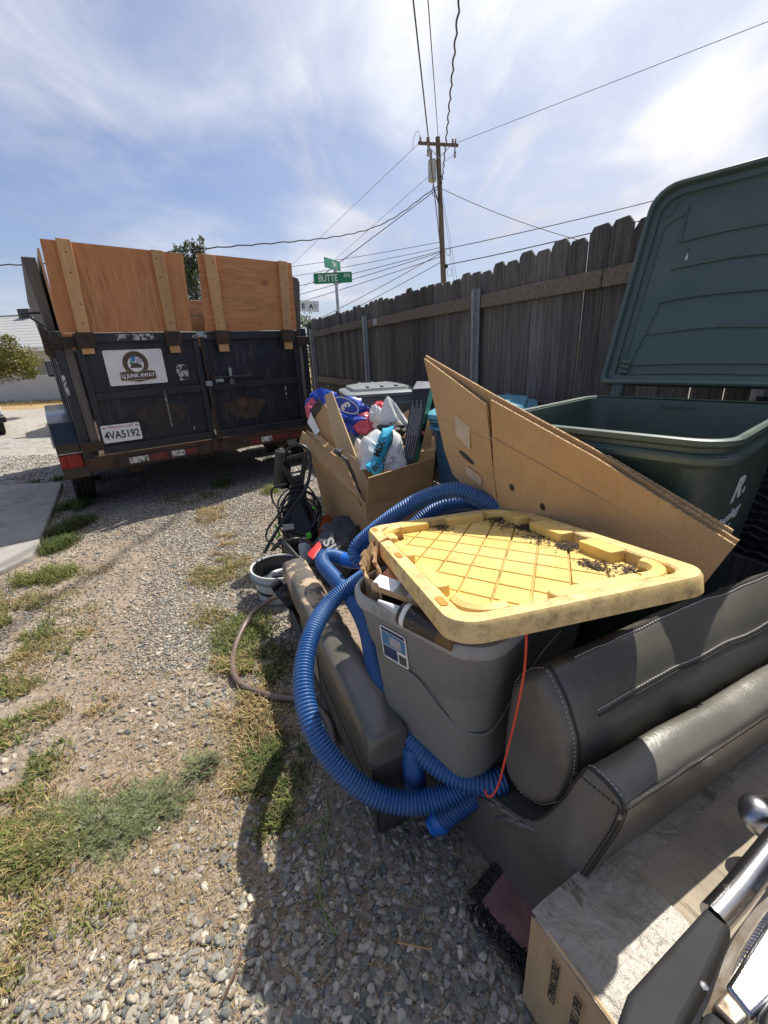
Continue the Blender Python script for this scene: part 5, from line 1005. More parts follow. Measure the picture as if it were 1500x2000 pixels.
# what sticks out of the tote
pb = thing('paper_bag', 'crumpled brown paper bag in the left corner of the grey tote', 'paper bag')
def crumple(name, c, rad, seed, m, par, amp=.35, freq=1.6, sub=4, rz=0, ridge=True):
    bm = bmesh.new(); bmesh.ops.create_icosphere(bm, subdivisions=sub, radius=1.0); Rm = Matrix.Rotation(rz, 3, 'Z')
    for v in bm.verts:
        q = v.co * freq + Vector((seed * 7.3, seed * 1.7, seed)); n_ = noise.noise(q); n2 = noise.noise(q * 2.3 + Vector((4, 4, 4))); n3 = noise.noise(q * 5.1)
        k = 1 + amp * (-abs(n_) * 1.6 + .35 if ridge else n_) + amp * .45 * (-abs(n2) + .2) + amp * .2 * (-abs(n3) + .1)
        v.co = v.co * k
    for v in bm.verts: v.co = Rm @ Vector((v.co.x * rad[0], v.co.y * rad[1], v.co.z * rad[2])) + Vector(c)
    me = bpy.data.meshes.new(name); bm.to_mesh(me); bm.free(); o = link(name, me, m, par, smooth=True, angle=28); return o
def pleats(path, h0, h1, m, par, seed, amp=.010):
    P = resample(catmull(path, .004), .004); rings = []
    for j in range(9):
        t = j / 8; row = []
        for i, p in enumerate(P):
            k = amp * (math.sin(i * .62 + 2 * noise.noise(Vector((i * .07, seed, 0)))) * .7 + 1.6 * noise.noise(Vector((i * .16, t * 1.6, seed)))); q = p + Vector((-.5, -.6, 0)) * k + Vector((0, 0, h0 + (h1 - h0) * t + .012 * noise.noise(Vector((i * .12, seed, 3))) * t)); row.append(q + Vector((.012, .012, 0)) * math.sin(t * 3))
        rings.append(row)
    return MB().grid(rings).build('paper_fold', m, par, smooth=True, angle=50)
pleats([(-0.027, 0.907, 0.700), (-0.056, 0.967, 0.700), (-0.069, 1.046, 0.700), (-0.050, 1.133, 0.700), (-0.004, 1.194, 0.700), (0.055, 1.198, 0.700)], -.02, .085, 'paper', pb, 1.0); pleats([(-0.022, 0.952, 0.700), (-0.038, 1.030, 0.700), (-0.027, 1.100, 0.700), (0.022, 1.135, 0.700)], .0, .10, 'paper', pb, 4.0, .008)
pk = thing('brown_packet', 'shiny orange-brown packet under the yellow lid in the tote', 'packet'); m_ = frame((0.045, 0.998, 0.765), (.72, -.66, .05), (.55, .7, .3)); q = MB(); q.box(-.05, .06, -.04, .035, -.012, .008, m_); q.build('wrap', 'tape', pk, bevel=.007, bseg=3)
M['kraft_orange'] = mat('kraft_orange', (.42, .17, .06), (.5, .22, .08), .3, scale=9, spec=.7); pk.children[0].data.materials[0] = M['kraft_orange']
pc = thing('label_carton', 'narrow brown carton with a white address label lying across the tote', 'carton'); m_ = frame((0.039, 0.892, 0.768), (.80, -.60, -.03), (.6, .75, .25)); q = MB(); q.box(-.085, .11, -.020, .020, -.012, .008, m_); q = q.build('carton', 'cardboard_pale', pc, bevel=.003)
for x0, x1, mm in ((-.083, -.018, 'decal_white'), (.018, .048, 'decal_white')): w = MB(); w.box(x0, x1, -.0185, .0185, .0084, .0092, m_); w.build('address_label', mm, q)
w = MB(); w.box(-.018, .018, -.020, .020, .0084, .0096, m_); w.build('tape_strip', 'tape_grey', q)
ck = thing('caulk_tube', 'dark caulking tube with white nozzle lying at the top of the grey tote', 'caulk tube'); a, b_ = Vector((0.027, 0.823, 0.758)), Vector((0.111, 0.763, 0.742)); dv = (b_ - a).normalized(); m_ = Matrix.Translation(a) @ dv.to_track_quat('Z', 'Y').to_matrix().to_4x4()
M['caulk'] = mat('caulk', (.02, .018, .016), (.05, .038, .026), .35, scale=30, c=(.30, .30, .30), cscale=60, clo=.62, chi=.66, cstretch=(1, 1, 5)); M['caulk2'] = mat('caulk2', (.16, .085, .025), (.1, .055, .02), .4, scale=20)
MB().lathe([(.0, .002), (.024, .0), (.0265, .004), (.0265, .10)], 24, m_).build('barrel', 'caulk', ck, smooth=True); MB().lathe([(.0264, .0995), (.0266, .10), (.0266, .135), (.0, .135)], 24, m_).build('barrel', 'caulk2', ck, smooth=True)
MB().lathe([(.0268, .010), (.0270, .011), (.0270, .020), (.0268, .021)], 24, m_, (False, False)).build('band', 'white', ck, smooth=True); MB().lathe([(.012, .0), (.011, -.01), (.004, -.062), (.0, -.064)], 14, m_).build('nozzle', 'bucket', ck, smooth=True)
dk = thing('dark_box', 'black and red box end deep in the tote beside the caulking tube', 'box'); m_ = frame((0.120, 0.894, 0.700), (.72, -.66, 0), (.66, .72, 0)); q = MB(); q.box(-.08, .06, -.04, .05, -.10, .02, m_); q.build('carton', 'pkg_black', dk, bevel=.003); q = MB(); q.box(-.03, .06, -.039, .049, .0205, .0215, m_); q.build('print', 'red', dk)
fl_ = thing('tote_filling', 'jumbled packages filling the grey tote under the lid', 'packages', (.30, 1.15, 0))
for k in range(4): m_ = Matrix.Translation((-.10 + .08 * k, -.08 + .08 * k, .60)) @ Matrix.Rotation(k * .5, 4, 'Z'); q = MB(); q.box(-.08, .08, -.07, .07, -.25, .05 + .02 * (k % 2), m_); q.build('package', ('cardboard', 'cardboard_pale', 'pkg_black', 'cardboard')[k], fl_, bevel=.003)

# ------------------------------------------------------------------ yellow lid
PA, PB, PC, PD = (Vector(p) for p in ((-.049, 1.291, .769), (.112, .558, .889), (.587, .713, .891), (.426, 1.446, .771)))
cen = (PA + PB + PC + PD) / 4; LX = (PB - PA + PC - PD).normalized(); LY = (PD - PA + PC - PB); LY = (LY - LX * LY.dot(LX)).normalized(); LZ = LX.cross(LY)
if LZ.z < 0: LZ = -LZ
YM = Matrix(((LX.x, LY.x, LZ.x, cen.x), (LX.y, LY.y, LZ.y, cen.y), (LX.z, LY.z, LZ.z, cen.z), (0, 0, 0, 1)))
HL, HW = .765, .515
yl = thing('yellow_lid', 'dirty yellow plastic tote lid with diamond embossing resting askew on the grey tote', 'lid')
def yr(w, d, z, r): return [YM @ Vector((x, y, z)) for x, y in rounded(w, d, r, 8)]
o_ = MB(); o_.loft([yr(HL - .02, HW - .02, -.036, .05), yr(HL + .004, HW + .004, -.036, .06), yr(HL, HW, -.007, .058), yr(HL - .008, HW - .008, .0, .055), yr(HL - .066, HW - .066, .0, .040), yr(HL - .074, HW - .074, -.003, .036), yr(HL - .080, HW - .080, -.030, .034), yr(.2, .1, -.031, .03)], True, True)
yb = o_.build('shell', 'yellow_dirty', yl, smooth=True, angle=32)
def clip(poly, hx, hy):
    for ax, sg, lim in ((0, 1, hx), (0, -1, hx), (1, 1, hy), (1, -1, hy)):
        out_ = []
        for i in range(len(poly)):
            a, b = poly[i - 1], poly[i]; fa, fb = sg * a[ax] <= lim, sg * b[ax] <= lim
            if fa != fb: t = (sg * lim - a[ax]) / (b[ax] - a[ax]); out_.append((a[0] + (b[0] - a[0]) * t, a[1] + (b[1] - a[1]) * t))
            if fb: out_.append(b)
        poly = out_
        if len(poly) < 3: return []
    return poly
q = MB(); q.prism([YM @ Vector((x, y, -.0318)) for x, y in rounded(HL - .086, HW - .086, .03, 4)], LZ * .0015); q.build('groove_floor', 'groove', yb)
cx_, cy_ = .128, .086
for i in range(-8, 9):
    for j in range(-8, 9):
        if (i + j) % 2: continue
        gx, gy = i * cx_ / 2, j * cy_ / 2; g_ = .925
        p = clip([(gx + cx_ / 2 * g_, gy), (gx, gy + cy_ / 2 * g_), (gx - cx_ / 2 * g_, gy), (gx, gy - cy_ / 2 * g_)], HL / 2 - .050, HW / 2 - .050)
        if len(p) < 3: continue
        ar = abs(sum(p[k - 1][0] * p[k][1] - p[k][0] * p[k - 1][1] for k in range(len(p)))) / 2
        if ar < 2e-4: continue
        q = MB(); q.prism([YM @ Vector((x, y, -.032)) for x, y in p], LZ * .0085); q.build('embossed_tile', 'yellow', yb, bevel=.0018)
def lug(x0, x1, y0, y1, z1=-.001, r=.008): q = MB(); q.prism([YM @ Vector((x, y, -.031)) for x, y in rounded(x1 - x0, y1 - y0, r, 3, (x0 + x1) / 2, (y0 + y1) / 2)], LZ * (z1 + .031)); q.build('lug', 'yellow', yb, bevel=.005)
ex, ey = HL / 2, HW / 2
for x0, x1 in ((-.30, -.20), (-.15, -.02), (.06, .21)): lug(x0, x1, -ey + .034, -ey + .064, .0)         # A-B edge (left)
for x0, x1 in ((-.29, -.19), (-.13, .02), (.09, .20)): lug(x0, x1, ey - .078, ey - .036, .001)            # C-D edge (right, behind)
for y0, y1 in ((-.16, -.06), (.0, .13)): lug(-ex + .034, -ex + .070, y0, y1, .0)                        # far edge
for y0, y1 in ((-.05, .14),): lug(ex - .070, ex - .036, y0, y1, .0)                                     # near edge
def corner(sx, sy):
    P = [YM @ Vector((sx * (ex - .052 - .05) + sx * .05 * math.cos(t), sy * (ey - .052 - .05) + sy * .05 * math.sin(t), -.012)) for t in np.linspace(-.35, math.pi / 2 + .35, 12)]; MB().tube(P, .016, 8).build('corner_lug', 'yellow', yb, smooth=True)
for sx in (1, -1):
    for sy in (1, -1): corner(sx, sy)
M['slot_glow'] = mat('slot_glow', (.42, .19, .02), (.5, .24, .03), .6, scale=20)  # dark orange paints light glowing through the plastic into the slot colour
for x, y, a in ((ex - .105, -ey + .020, 0), (-.03, -ey + .020, 0), (-ex + .06, -ey + .020, 0)): q = MB(); q.prism([YM @ Vector((u, v, .0006)) for u, v in rounded(.042, .015, .005, 3, x, y)], LZ * .0008); q.build('hand_slot', 'slot_glow', yb)
def soil_bits(name, label, spots, n):
    V, F = [], []
    for _ in range(n):
        cx, cy, r = spots[rng.integers(len(spots))]; p = YM @ Vector((cx + r * rng.normal() * .75, cy + r * rng.normal() * .36, -.0225 + abs(rng.normal()) * .0018)); o0 = len(V); L_ = rng.uniform(.0012, .0045); a = rng.uniform(0, 6.28); d = (LX * math.cos(a) + LY * math.sin(a)) * L_; w = LZ.cross(d).normalized() * rng.uniform(.0010, .0026); up__ = LZ * rng.uniform(.0002, .0012)
        V += [tuple(p - d - w), tuple(p + d - w + up__), tuple(p + d + w), tuple(p - d + w + up__)]; F += [(o0, o0 + 1, o0 + 2, o0 + 3)]
    me = bpy.data.meshes.new(name); me.from_pydata(V, [], F); me.update(); return tag(link(name, me, 'soil'), label, 'debris', kind='stuff')
soil_bits('leaf_litter', 'dark leaf litter and soil caught in the pockets of the yellow lid', [(-.32, ey - .06, .05), (-.16, ey - .065, .04), (-.05, ey - .10, .06), (-.25, ey - .10, .06), (-.16, ey - .075, .03), (.055, ey - .065, .025), (.055, ey - .09, .02), (.27, ey - .075, .04), (-ex + .06, -.02, .04), (-ex + .06, .17, .05), (-ex + .07, -.19, .05), (.20, ey - .12, .03)], 2600)

# ------------------------------------------------------------------ leaning cardboard sheet
cs = thing('cardboard_sheet', 'big flattened corrugated cardboard box leaning against the green bin', 'cardboard')
TLp, Rp = Vector((.169, 1.641, 1.268)), Vector((.761, .853, .866)); e_ = Rp - TLp; nn = e_.cross(Vector((.03, .1, -1))).normalized()
if nn.x > 0: nn = -nn            # towards the camera side
def tri_board(name, pts, th, m, par, edge='cardboard_edge'):
    P = [Vector(p) for p in pts]; f_ = MB(); f_.add(P, [tuple(range(len(P)))]); f_.add([p - nn * th for p in P], [tuple(range(len(P)))]); o = f_.build(name, m, par)
    e2 = MB(); n = len(P)
    for i in range(n): a, b = P[i], P[(i + 1) % n]; e2.add([a, b, b - nn * th, a - nn * th], [(0, 1, 2, 3)])
    e2.build('corrugated_edge', edge, o); return o
main = tri_board('panel', [(.352, 1.400, 1.140), (.560, 1.118, 1.012), (.761, .853, .866), (.745, .894, .744), (.60, 1.10, .66), (.48, 1.262, .66), (.402, 1.378, .70), (.374, 1.405, .90)], .007, 'cardboard', cs)
left = tri_board('panel', [(.169, 1.640, 1.268), (.342, 1.413, 1.124), (.372, 1.408, .90), (.398, 1.384, .72), (.374, 1.418, .784), (.295, 1.524, .821), (.262, 1.566, .859), (.236, 1.592, .942)], .007, 'cardboard', cs)
def back(p, k): return tuple(Vector(p) - nn * k)
tri_board('rear_panel', [back((.160, 1.645, 1.276), .020), back((.352, 1.405, 1.150), .020), back((.562, 1.122, 1.022), .016), back((.765, .855, .870), .014), back((.745, .894, .744), .014), back((.45, 1.3, .75), .014), back((.262, 1.566, .859), .016)], .007, 'cardboard', cs)
tri_board('flap', [back((.575, 1.105, 1.012), .026), back((.70, .945, .925), .026), back((.755, .868, .885), .026), back((.74, .89, .80), .026), back((.57, 1.12, .90), .026)], .006, 'cardboard', cs)
def oval_hole(c, du, dv, r1, r2, par=main):
    du = Vector(du).normalized(); dv = nn.cross(du).normalized(); P = [Vector(c) + nn * .0012 + du * r1 * math.cos(t) + dv * r2 * math.sin(t) for t in np.linspace(0, 2 * math.pi, 17)[:-1]]; q = MB(); q.prism(P, nn * .0006); q.build('punched_hole', 'ink', par)
oval_hole((.418, 1.343, .866), (.3, -.4, -.9), 0, .012, .008); oval_hole((.487, 1.249, .829), (.3, -.4, -.9), 0, .012, .008)
oval_hole((.300, 1.500, .935), (.59, -.75, -.55), 0, .040, .008, left)
for c_ in (((.236, 1.592, .942), (.372, 1.408, .90)), ((.211, 1.608, 1.06), (.356, 1.410, 1.01))):
    a, b = (Vector(p) + nn * .0008 for p in c_); MB().tube([a, b], .0016, 5).build('crease', 'cardboard_pale', left)
for c_ in (((.372, 1.405, .92), (.62, 1.07, .79)), ((.39, 1.385, .785), (.52, 1.215, .715)), ((.356, 1.40, 1.02), (.70, .945, .84))):
    a, b = (Vector(p) + nn * .0008 for p in c_); MB().tube([a, b], .0014, 5).build('crease', 'cardboard_pale', main)
q = MB(); q.prism([Vector(p) + nn * .0008 for p in ((.262, 1.532, 1.085), (.305, 1.478, 1.045), (.308, 1.478, .965), (.268, 1.528, 1.01))], nn * .0006); q.build('torn_label', 'tape', left)
q = MB(); q.prism([Vector(p) + nn * .0008 for p in ((.300, 1.498, .905), (.342, 1.446, .878), (.345, 1.446, .842), (.302, 1.498, .872))], nn * .0006); q.build('tape_strip', 'tape', left)
# ------------------------------------------------------------------ blue corrugated hoses
def corrugated(P, par, r=.0288, pitch=.0102, name='corrugated_tube'):
    P = resample(catmull(P, .004), pitch / 4); amp = r * .22; rad = [r - amp, r + amp * .1, r + amp * .35, r + amp * .1]
    return MB().tube(P, lambda i: rad[i % 4], 18).build(name, 'hose_blue', par, smooth=True, angle=180)
def cuff(P, par, r=.033): return MB().tube(catmull(P, .01), r, 18).build('cuff', 'cuff_blue', par, smooth=True, angle=50)
h1 = thing('pool_hose', 'blue corrugated hose loop arching from behind the yellow lid past the cardboard box', 'hose')
corrugated([(0.414, 1.400, 0.760), (0.337, 1.432, 0.800), (0.254, 1.451, 0.830), (0.149, 1.478, 0.800), (0.037, 1.497, 0.730), (-0.067, 1.524, 0.640), (-0.109, 1.522, 0.600), (-0.118, 1.505, 0.570), (-0.092, 1.498, 0.550)], h1); cuff([(-0.099, 1.504, 0.552), (-0.034, 1.549, 0.530), (0.043, 1.593, 0.520)], h1, .0315)
h1b = thing('pool_hose', 'shorter inner blue hose curve just below the arching hose', 'hose'); corrugated([(0.439, 1.477, 0.700), (0.349, 1.547, 0.740), (0.255, 1.562, 0.740), (0.178, 1.579, 0.700), (0.096, 1.568, 0.640)], h1b, .029)
h2 = thing('pool_hose', 'outermost blue corrugated hose loop sweeping over the armrest down to the gravel', 'hose')
corrugated([(0.032, 1.234, 0.660), (-0.031, 1.330, 0.600), (-0.123, 1.374, 0.520), (-0.206, 1.332, 0.475), (-0.250, 1.187, 0.460), (-0.260, 1.033, 0.420), (-0.227, 0.916, 0.360), (-0.163, 0.856, 0.280), (-0.074, 0.817, 0.215), (0.029, 0.802, 0.190), (0.121, 0.811, 0.200), (0.199, 0.820, 0.235), (0.254, 0.827, 0.250)], h2)
h3 = thing('pool_hose', 'blue corrugated hose running down between the armrest and the grey tote', 'hose')
corrugated([(-0.006, 1.588, 0.500), (-0.062, 1.594, 0.500), (-0.111, 1.609, 0.495)], h3, .0295); cuff([(-0.098, 1.604, 0.497), (-0.137, 1.614, 0.494), (-0.176, 1.637, 0.492)], h3, .0315)
corrugated([(-0.167, 1.631, 0.492), (-0.223, 1.680, 0.490), (-0.265, 1.685, 0.490), (-0.265, 1.625, 0.486), (-0.225, 1.540, 0.482), (-0.136, 1.378, 0.470), (-0.078, 1.242, 0.430), (-0.050, 1.109, 0.380), (0.000, 0.961, 0.330), (0.079, 0.857, 0.290), (0.162, 0.802, 0.270), (0.228, 0.781, 0.275), (0.268, 0.786, 0.280)], h3)
h4 = thing('pool_hose', 'blue hose end poking out onto the gravel below the grey tote', 'hose')
corrugated([(0.281, 0.826, 0.240), (0.216, 0.828, 0.180), (0.158, 0.826, 0.130), (0.115, 0.824, 0.090)], h4); MB().tube(catmull([(0.121, 0.825, 0.094), (0.098, 0.825, 0.070), (0.086, 0.824, 0.060)], .01), [.032, .034, .033, .028] + [.024] * 20, 18).build('cuff', 'cuff_blue', h4, smooth=True)
h5 = thing('pool_hose', 'upright piece of blue hose in the dark behind the near end of the armrest', 'hose'); corrugated([(0.046, 0.882, 0.300), (0.046, 0.878, 0.220), (0.051, 0.887, 0.120), (0.064, 0.915, 0.050)], h5, .029)

# ------------------------------------------------------------------ open cardboard box with its rubbish
bx = thing('cardboard_box', 'open brown cardboard box overflowing with bags and packaging behind the hoses', 'cardboard box')
N0, L0, R0 = Vector((-.105, 2.400, .472)), Vector((-.456, 2.851, .610)), Vector((.311, 2.679, .451)); F0 = L0 + R0 - N0
Nb, Lb, Rb = Vector((-.085, 2.43, .03)), Vector((-.375, 2.80, .03)), Vector((.28, 2.68, .03)); Fb = Lb + Rb - Nb
def plate(name, pts, th, m, par, edge=True):
    P = [Vector(p) for p in pts]; n_ = (P[1] - P[0]).cross(P[2] - P[0]).normalized(); q = MB(); q.prism(P, n_ * th); o = q.build(name, m, par)
    return o
wl = plate('side_wall', [N0, L0, Lb, Nb], -.006, 'cardboard', bx); wr = plate('side_wall', [R0, N0, Nb, Rb], -.006, 'cardboard', bx); plate('side_wall', [L0, F0, Fb, Lb], -.006, 'cardboard', bx); plate('side_wall', [F0, R0, Rb, Fb], -.006, 'cardboard', bx); plate('bottom', [Nb, Lb, Fb, Rb], .006, 'cardboard', bx)
plate('flap', [N0 + Vector((.004, -.004, .004)), R0 + Vector((0, -.004, .004)), (.325, 2.60, .680), (-.080, 2.350, .640)], .006, 'cardboard', bx)
plate('flap', [L0 + Vector((-.004, 0, .003)), N0 + Vector((-.005, 0, .006)), (-0.143, 2.420, 0.540), (-0.210, 2.520, 0.686), (-0.328, 2.660, 0.749), (-0.491, 2.800, 0.843), (-0.522, 2.820, 0.775)], .006, 'cardboard', bx)
plate('flap', [R0 + Vector((.004, 0, .004)), F0 + Vector((.004, 0, .004)), (0.444, 3.000, 0.751), (0.344, 2.720, 0.692)], .006, 'cardboard', bx); plate('flap', [(0.083, 3.120, 0.730), (0.359, 2.980, 0.678), (0.344, 3.050, 0.836), (0.218, 3.150, 0.900), (0.078, 3.200, 0.820)], .006, 'cardboard', bx)
wn_ = (L0 - N0).cross(Vector((0, 0, 1))).normalized(); wn_ = wn_ if wn_.y < 0 else -wn_
for t, r1 in ((.18, .016), (.36, .016), (.54, .016), (.70, .013)):
    c0 = N0.lerp(L0, t).lerp(Nb.lerp(Lb, t), .55) + wn_ * .008; P = [c0 + (L0 - N0).normalized() * r1 * .55 * math.cos(a) + Vector((0, 0, 1)) * r1 * math.sin(a) for a in np.linspace(0, 2 * math.pi, 13)[:-1]]; q = MB(); q.prism(P, wn_ * .002); q.build('punched_hole', 'ink', wl)
q = MB(); a, b = N0.lerp(L0, .25) + wn_ * .008, N0.lerp(L0, .95) + wn_ * .008; q.prism([a + Vector((0, 0, .035)), b + Vector((0, 0, .035)), b, a], wn_ * .001); q.build('tape_strip', 'tape', wl)
# flat cardboard pieces stood in the box
def sheet_thing(label, pts, th, m='cardboard', name='cardboard_piece', edge=True):
    P = [Vector(p) for p in pts]; o = plate(name, P, th, m, None); return tag(o, label, 'cardboard')
sheet_thing('tall flat cardboard strip standing up at the left of the open box', [(-0.316, 2.660, 1.070), (-0.272, 2.660, 1.089), (-0.220, 2.600, 0.930), (-0.148, 2.550, 0.717), (-0.080, 2.480, 0.501), (-0.133, 2.480, 0.439), (-0.237, 2.560, 0.687), (-0.295, 2.620, 0.855)], .022, 'cardboard_pale')
sheet_thing('wide flat cardboard sheet with a fold behind the tall strip in the box', [(-0.438, 2.800, 0.912), (-0.335, 2.780, 1.011), (-0.305, 2.760, 0.936), (-0.241, 2.700, 0.758), (-0.180, 2.640, 0.590), (-0.342, 2.720, 0.660), (-0.428, 2.800, 0.814)], .010)
sheet_thing('white printed slip stuck on the cardboard at the left of the open box', [(-0.456, 2.780, 0.900), (-0.427, 2.780, 0.959), (-0.378, 2.740, 0.848), (-0.406, 2.740, 0.823)], .003, 'decal_white', 'paper_slip')
sheet_thing('dark ragged cardboard scrap at the top left of the open box', [(-0.428, 2.800, 0.975), (-0.373, 2.800, 1.041), (-0.340, 2.780, 0.998), (-0.417, 2.790, 0.912)], .004, 'ink_soft')
for k, (a, b_) in enumerate((((652, 878), (712, 985)), ((658, 874), (714, 975)), ((645, 880), (706, 985)))):
    pass
sheet_thing('stack of folded cardboard edges leaning along the left wall of the box', [(-0.467, 2.780, 0.852), (-0.378, 2.740, 0.822), (-0.237, 2.600, 0.722), (-0.173, 2.520, 0.606), (-0.112, 2.440, 0.475), (-0.137, 2.430, 0.460), (-0.202, 2.500, 0.613), (-0.278, 2.600, 0.708), (-0.428, 2.760, 0.769)], .030, 'cardboard_edge')
sheet_thing('brown board with wood-like inner face leaning beside the tall strip', [(-0.217, 2.540, 0.759), (-0.136, 2.520, 0.698), (-0.042, 2.470, 0.470), (-0.102, 2.450, 0.432), (-0.144, 2.480, 0.553)], .012, 'cardboard_pale')
rk = thing('metal_rack', 'black metal rod with a bright round end cap among the cardboard', 'metal rod'); MB().tube([(-0.248, 2.500, 0.754), (-0.198, 2.470, 0.719), (-0.167, 2.450, 0.641), (-0.123, 2.420, 0.482)], .008, 8).build('rod', 'ink', rk); MB().tube([(-0.265, 2.510, 0.768), (-0.235, 2.490, 0.753)], .018, 10).build('sleeve', 'fabric', rk); MB().lathe([(.0, .008), (.012, .005), (.013, 0), (.0, -.001)], 12, frame((-0.229, 2.470, 0.775), (1, 0, 0), (0, 0, 1))).build('end_cap', 'chrome', rk, smooth=True)
# bags
bg1 = thing('blue_bag', 'shiny royal blue plastic bag with white lettering behind the tall cardboard strip', 'plastic bag')
crumple('bag', (-0.219, 2.920, 0.900), (.17, .10, .12), 5, 'bag_blue', bg1, .5, 1.3, rz=-.3); crumple('bag', (-0.367, 2.980, 0.977), (.11, .09, .10), 6, 'bag_blue', bg1, .5, 1.3); crumple('bag_end', (-0.098, 2.880, 0.863), (.085, .07, .07), 7, 'bag_pink', bg1, .5, 1.4); crumple('bag_end', (-0.434, 2.950, 0.957), (.05, .05, .07), 8, 'bag_pink', bg1, .5, 1.4)
fm = frame((-0.203, 2.780, 0.992), (.85, .1, -.50), (.5, .1, .85)); q = MB(); q.prism([fm @ Vector((.085 * math.cos(t), .042 * math.sin(t), 0)) for t in np.linspace(0, 6.283, 25)[:-1]], fm.to_3x3() @ Vector((0, 0, .004))); el = q.build('print', 'decal_white', bg1)
q = MB(); q.prism([fm @ Vector((.078 * math.cos(t), .036 * math.sin(t), .0045)) for t in np.linspace(0, 6.283, 25)[:-1]], fm.to_3x3() @ Vector((0, 0, .001))); q.build('print', 'bag_blue', bg1)
text('lettering', '3', .075, fm @ Matrix.Translation((-.002, 0, .007)) @ Matrix.Rotation(2.6, 4, 'Z'), 'decal_white', bg1, bold=.004)
bg2 = thing('white_bag', 'peaked white plastic bag with dark print at the back of the box', 'plastic bag')
def peak_bag(name, base, tip, r, m, par, seed):
    base, tip = Vector(base), Vector(tip); ax = tip - base; rings = []
    for i in range(15):
        t = i / 14; c0 = base + ax * t; rr = r * (1 - t) ** .75 + .004; ring = []
        for k in range(30):
            a = 2 * math.pi * k / 30; q = 1 + .25 * (-abs(noise.noise(Vector((math.cos(a) * 1.6 + seed, math.sin(a) * 1.6, t * 2.2)))) * 1.5 + .3) + .12 * math.sin(a * 5 + seed + t * 2) * (1 - t * .3); ring.append(c0 + Vector((math.cos(a) * rr * q, math.sin(a) * rr * q * .8, 0)))
        rings.append(ring)
    return MB().loft(rings).build(name, m, par, smooth=True, angle=30)
peak_bag('bag', (0.085, 2.820, 0.801), (0.059, 2.800, 1.033), .115, 'bag_white', bg2, 1.3); crumple('print_side', (0.064, 2.740, 0.826), (.09, .06, .05), 2, 'ink_soft', bg2, .6, 1.5); crumple('red_print', (0.003, 2.900, 0.942), (.05, .04, .05), 3, 'red', bg2, .5, 1.4); crumple('bag', (-0.019, 2.840, 0.901), (.045, .04, .07), 9, 'bag_white', bg2, .5, 1.5)
bg3 = thing('white_bag', 'crumpled white plastic bag in the middle of the open box', 'plastic bag'); peak_bag('bag', (-0.074, 2.640, 0.650), (-0.021, 2.660, 0.856), .15, 'bag_white', bg3, 4.1); peak_bag('bag', (-0.092, 2.640, 0.667), (-0.139, 2.640, 0.809), .075, 'bag_white', bg3, 7.7); peak_bag('bag', (-0.031, 2.600, 0.673), (-0.093, 2.580, 0.831), .10, 'bag_white', bg3, 2.2)
bg4 = thing('cyan_bag', 'cyan and white concrete mix bag with black MIX print at the front of the box', 'plastic bag')
def draped(name, pts, m, seed, amp=.012, th=.03):
    c0 = sum((Vector(p) for p in pts), Vector()) / len(pts); n = len(pts); rings = []
    P = [Vector(p) for p in pts]; ring0 = []
    for i in range(n):
        for k in range(6): ring0.append(P[i].lerp(P[(i + 1) % n], k / 6))
    for s_, d in ((.98, .05), (1.0, .02), (.97, -.005), (.88, -.022), (.7, -.034), (.45, -.040), (.15, -.042)):
        rings.append([c0 + (p - c0) * s_ + Vector((0, d, 0)) + Vector((1, 1, 1)) * amp * (-abs(noise.noise(p * 14 + Vector((seed, 0, s_ * 3)))) * 2 + .4) for p in ring0])
    return MB().loft(rings).build(name, m, bg4, smooth=True, angle=30)
draped('bag', [(0.018, 2.560, 0.871), (0.079, 2.560, 0.880), (0.070, 2.550, 0.819), (0.009, 2.530, 0.688), (-0.013, 2.520, 0.614), (-0.065, 2.520, 0.670), (-0.032, 2.540, 0.780)], 'bag_cyan', 2); draped('bag', [(0.070, 2.580, 0.865), (0.123, 2.580, 0.811), (0.146, 2.560, 0.705), (0.154, 2.540, 0.631), (0.067, 2.530, 0.607), (-0.003, 2.530, 0.626), (0.023, 2.540, 0.716), (0.070, 2.560, 0.808)], 'bag_white', 5); draped('bag', [(-0.091, 2.500, 0.685), (-0.030, 2.500, 0.704), (0.014, 2.500, 0.680), (0.006, 2.480, 0.633), (-0.044, 2.480, 0.604), (-0.084, 2.490, 0.641)], 'bag_cyan', 8)
text('lettering', 'MIX', .055, frame((-0.008, 2.475, 0.772), (.42, -.05, .9), (-.9, .1, .42)), 'ink', bg4, bold=.002); text('lettering', '80', .05, frame((-0.031, 2.430, 0.675), (.75, -.05, .6), (-.6, .1, .75)), 'ink', bg4, bold=.001)
q = MB(); fm = frame((0.036, 2.468, 0.708), (.95, -.1, .2), (-.2, .1, .95)); q.tube([fm @ Vector((.033 * math.cos(t), .026 * math.sin(t), 0)) for t in np.linspace(0, 6.283, 25)[:-1]], .0018, 5, closed=True); q.build('print', 'ink_soft', bg4)
for k in range(3): text('lettering', 'MIX', .016, frame((0.113, 2.488, 0.766), (.3, -.02, .95), (-.95, .1, .3)) @ Matrix.Translation((-.02, -.022 * k, 0)), 'ink_soft', bg4)
bk = thing('product_box', 'tall glossy black product box with green side leaning in the open box', 'product box')
o0, ux, uz = Vector((0.159, 2.560, 0.635)), Vector((0.253, 2.600, 0.640)) - Vector((0.159, 2.560, 0.635)), Vector((0.223, 2.660, 1.044)) - Vector((0.159, 2.560, 0.635))
def pbq(name, a, b_, c_, d, m, th=.001): return plate(name, [a, b_, c_, d], th, m, bk)
dep = Vector((.055, .17, .0)); fw_ = Vector((0.125, 2.550, 0.646)); top_l, top_r = Vector((0.204, 2.640, 1.082)), Vector((0.306, 2.640, 1.083)); bot_l, bot_r = Vector((0.114, 2.540, 0.633)), Vector((0.185, 2.540, 0.630))
